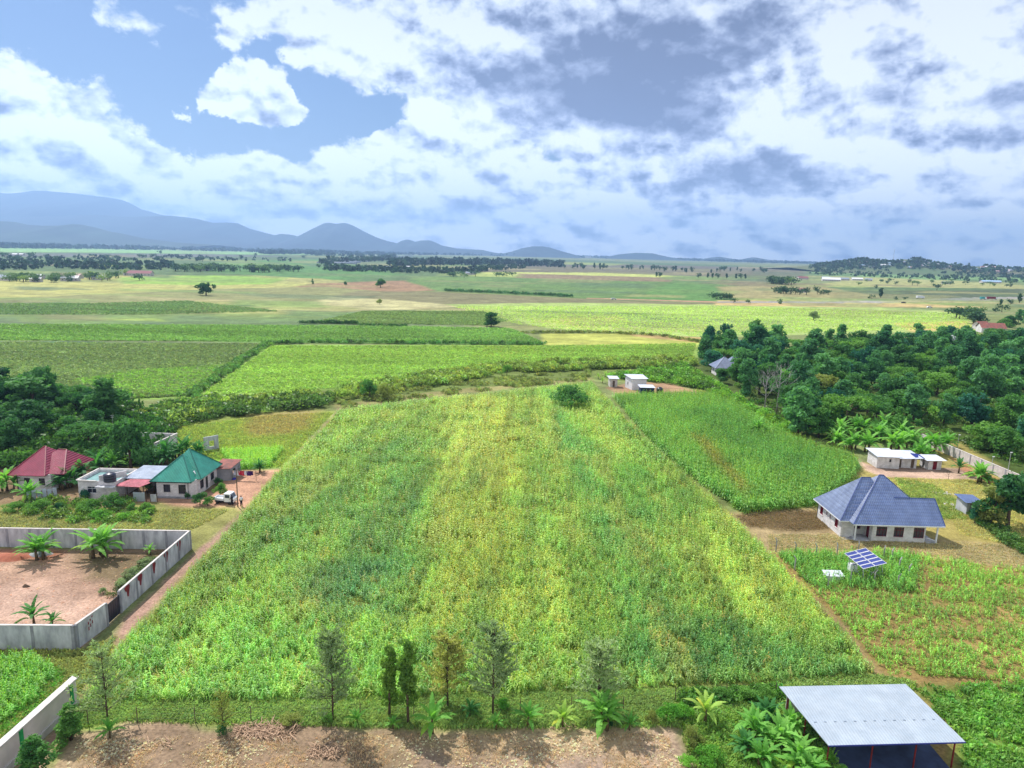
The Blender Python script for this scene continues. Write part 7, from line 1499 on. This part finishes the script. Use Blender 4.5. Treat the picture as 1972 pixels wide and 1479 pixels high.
for _ in range(1500):
    x = _r.uniform(1560, 1990); q = hillG(x, np.interp(x, [1560, 1660, 1780, 1990], [512, 499, 500, 518]) + abs(_r.normal(0, 11)))
    if q is not None: HP.append(q)
HP = np.array([tuple(q) for q in HP]); nn_ = np.nonzero(vnoise(HP[:, 0], HP[:, 1], 90, 3, 5) > .44)[0]; HP = HP[nn_]
scatter_mesh('hillside_bush', HP[:, 0], HP[:, 1], CLF, jitter(np.tile(C(70, 104, 60) , (len(HP), 1)) / PG, len(HP), .35, 5), 4, 10, 6, M_far, Z=HP[:, 2])
# ---- far houses
hs_ = [(8, 540, 16, 9, 'zinc', 'grey roofed house at the very left edge of the village'), (64, 538, 8, 6, 'white', 'small white house left in the village'), (78, 537, 7, 6, 'white', 'second small white house in the village'), (122, 536, 12, 7, 'pink', 'pinkish roofed house at the back of the village'), (136, 541, 16, 8, 'white', 'largest pale roofed house in the middle of the village'), (148, 536, 12, 7, 'pink', 'pink roofed house on the right of the largest pale one'),
       (70, 543, 10, 5, 'white', 'low white shed in front of the village'), (188, 539, 9, 6, 'blue', 'light blue roofed house right of the village'), (200, 538, 7, 5, 'white', 'small white hut beside the light blue roof'), (272, 531, 26, 12, 'rust', 'long shed with dull red roof right of the village'), (250, 530, 12, 8, 'rust', 'smaller dull red shed beside the long one'),
       (30, 492, 14, 10, 'white', 'far white house with red roof trim left of the dark belt'), (42, 492, 12, 9, 'white', 'far white house right beside the red trimmed one'), (1630, 509, 18, 12, 'white', 'big white building on the left shoulder of the settled hill'), (1545, 538, 22, 12, 'rust', 'pinkish roofed shed at the edge of the tan field'), (1600, 541, 34, 14, 'white', 'white pointed warehouse roof among the far sheds'),
       (1590, 538, 16, 9, 'blue', 'pale bluish roof left of the white warehouse'), (1625, 540, 20, 10, 'zinc', 'grey roofed shed right of the white warehouse'), (1650, 540, 22, 10, 'white', 'long white shed in the middle of the far sheds'), (1672, 541, 14, 8, 'zinc', 'short grey shed at the right end of the far sheds'), (1822, 547, 16, 8, 'white', 'small white building alone in the field right of the sheds'), (1907, 545, 44, 11, 'blue', 'long low pale building with dark windows at the far right'),
       (1545, 563, 10, 7, 'rust', 'farmhouse with brown roof in the dark row of trees'), (905, 529, 16, 8, 'zinc', 'low shed in front of the central wood'), (746, 518, 14, 10, 'zinc', 'grey gabled house in the central wood'), (783, 517, 13, 9, 'white', 'pale gabled house right in the central wood'), (395, 521, 12, 7, 'white', 'white house inside the long tree belt'), (300, 479.5, 60, 30, 'white', 'long white greenhouse sheds on the bright green strip'), (850, 487, 80, 40, 'white', 'pale tall block far away near the cone mountain')]
RM_ = dict(zinc=mat('far_grey_roof', C(176, 186, 205)), white=mat('far_white_roof', C(240, 240, 244, .8)), pink=mat('far_pink_roof', C(222, 186, 180, .8)), blue=mat('far_blue_roof', C(176, 206, 236, .8)), rust=mat('far_rust_roof', C(150, 96, 100, .8)))
for (x, y, w_, d_, rm, lb) in hs_: small_house(x, y, w_, d_, 3.2 if w_ < 50 else 8, RM_[rm], M_cap, random.uniform(-.3, .3), lb, rise=.28)
r = random.Random(9)
for i in range(60):
    x = r.uniform(1620, 1960); y = np.interp(x, [1640, 1700, 1780, 1960], [510, 509, 511, 520]) + r.uniform(-5, 8)
    hp = hillG(x, y)
    if hp is None: continue
    sh = small_house(x, y, r.uniform(10, 18), r.uniform(8, 11), 3.8, RM_[r.choice(['white', 'zinc', 'pink', 'rust', 'blue'])], M_cap, r.uniform(-.6, .6), 'small pale house scattered among trees on the settled hill', 'village_house', 'houses on the settled hill', .3); sh.location = hp
mast = empty('radio_mast', hillG(1720, 502) or (1500, 2750, 45), 0, 'thin radio mast on top of the settled hill', 'mast'); MB().tube([(0, 0, 0), (0, 0, 46)], [.7, .4], 5).build('pole', M_galv, mast)
# scattered pale buildings of the distant town (too many and small to count)
mb = MB(); r = random.Random(12)
for i in range(420):
    x = r.choice([r.uniform(-20, 250), r.uniform(250, 560), r.uniform(560, 760), r.uniform(760, 1200)]); y = np.interp(x, [-20, 200, 400, 760, 1200], [466, 471.5, 474, 483, 494.5]) + r.uniform(-.6, 3.0); p = G(x, y)
    if p.y > 15000 or p.y < 0: p = p * (9000 / p.y) if p.y > 0 else Vector((-6000, 9000, 0))
    s_ = r.uniform(12, 30) * max(1, p.y / 7000); q = r.uniform(.4, 1); mb.box(p.x - s_, p.x + s_, p.y - s_ * q, p.y + s_ * q, 0, s_ * r.uniform(.3, .6))
tag(mb.build('distant_town', RM_['white']), kind='stuff')
# pale rows on the far airfield
mb = MB(); r = random.Random(14)
for i in range(46): x = r.uniform(640, 790); y = np.interp(x, [640, 790], [506, 492]) + r.uniform(-3, 4); p = G(x, y); mb.box(p.x - r.uniform(15, 45), p.x + r.uniform(15, 45), p.y - 8, p.y + 8, 0, 3)
tag(mb.build('polythene_tunnels', RM_['zinc']), kind='stuff')
# ---- vehicles on the road
def truck(px, py, L_, body, rz, label, name='lorry'):
    t = empty(name, G(px, py), rz, label, name.replace('_', ' ')); h_ = 2.8 if L_ > 6 else .9
    if L_ > 6: MB().box(-L_ / 2, L_ / 2 - 2.2, -1.2, 1.2, .9, 3.3).build('cargo_body', body, t); MB().box(L_ / 2 - 2.1, L_ / 2, -1.15, 1.15, .7, 2.7).build('cab', M_white, t); MB().box(L_ / 2, L_ / 2 + .02, -1, 1, 1.6, 2.4).build('windscreen', M_cg, t)
    else:
        pr_ = [(-L_ / 2, .35), (L_ / 2, .35), (L_ / 2, .8), (L_ / 2 - 1.0, .95), (L_ / 2 - 1.6, 1.45), (-L_ / 2 + .8, 1.45), (-L_ / 2, .95)]; n_ = len(pr_)
        MB().add([(x, -.8, z) for x, z in pr_] + [(x, .8, z) for x, z in pr_], [tuple(range(n_)), tuple(range(2 * n_ - 1, n_ - 1, -1))] + [(i, i + n_, (i + 1) % n_ + n_, (i + 1) % n_) for i in range(n_)]).build('body', body, t)
        MB().box(-L_ / 2 + .7, L_ / 2 - 1.5, -.82, .82, .98, 1.35).build('windows', M_cg, t)
    for x_ in (-L_ / 2 + .9, L_ / 2 - .9):
        for s_ in (-1, 1): o = link('wheel', wmh, M_rub, t, (x_, s_ * .9, .4)); o.rotation_euler.x = math.pi / 2; o.scale = (1.4, 1.4, 1.4)
    return t
truck(1910, 577, 12, M_red, .1, 'red lorry driving on the far road at the right')
truck(1893, 577, 7, mat('teal_paint', C(90, 190, 190)), .1, 'small teal van ahead of the red lorry', 'van')
truck(1772, 575, 9, M_white, .1, 'white box lorry on the far road')
truck(1740, 584, 4.4, M_navy, .1, 'dark car on the far road below the white lorry', 'car')
truck(1182, 577, 5, M_white, 0, 'white car alone on the field track in the middle distance', 'car')
truck(1790, 593, 5, M_white, .1, 'pale car parked at the field edge below the road', 'car')
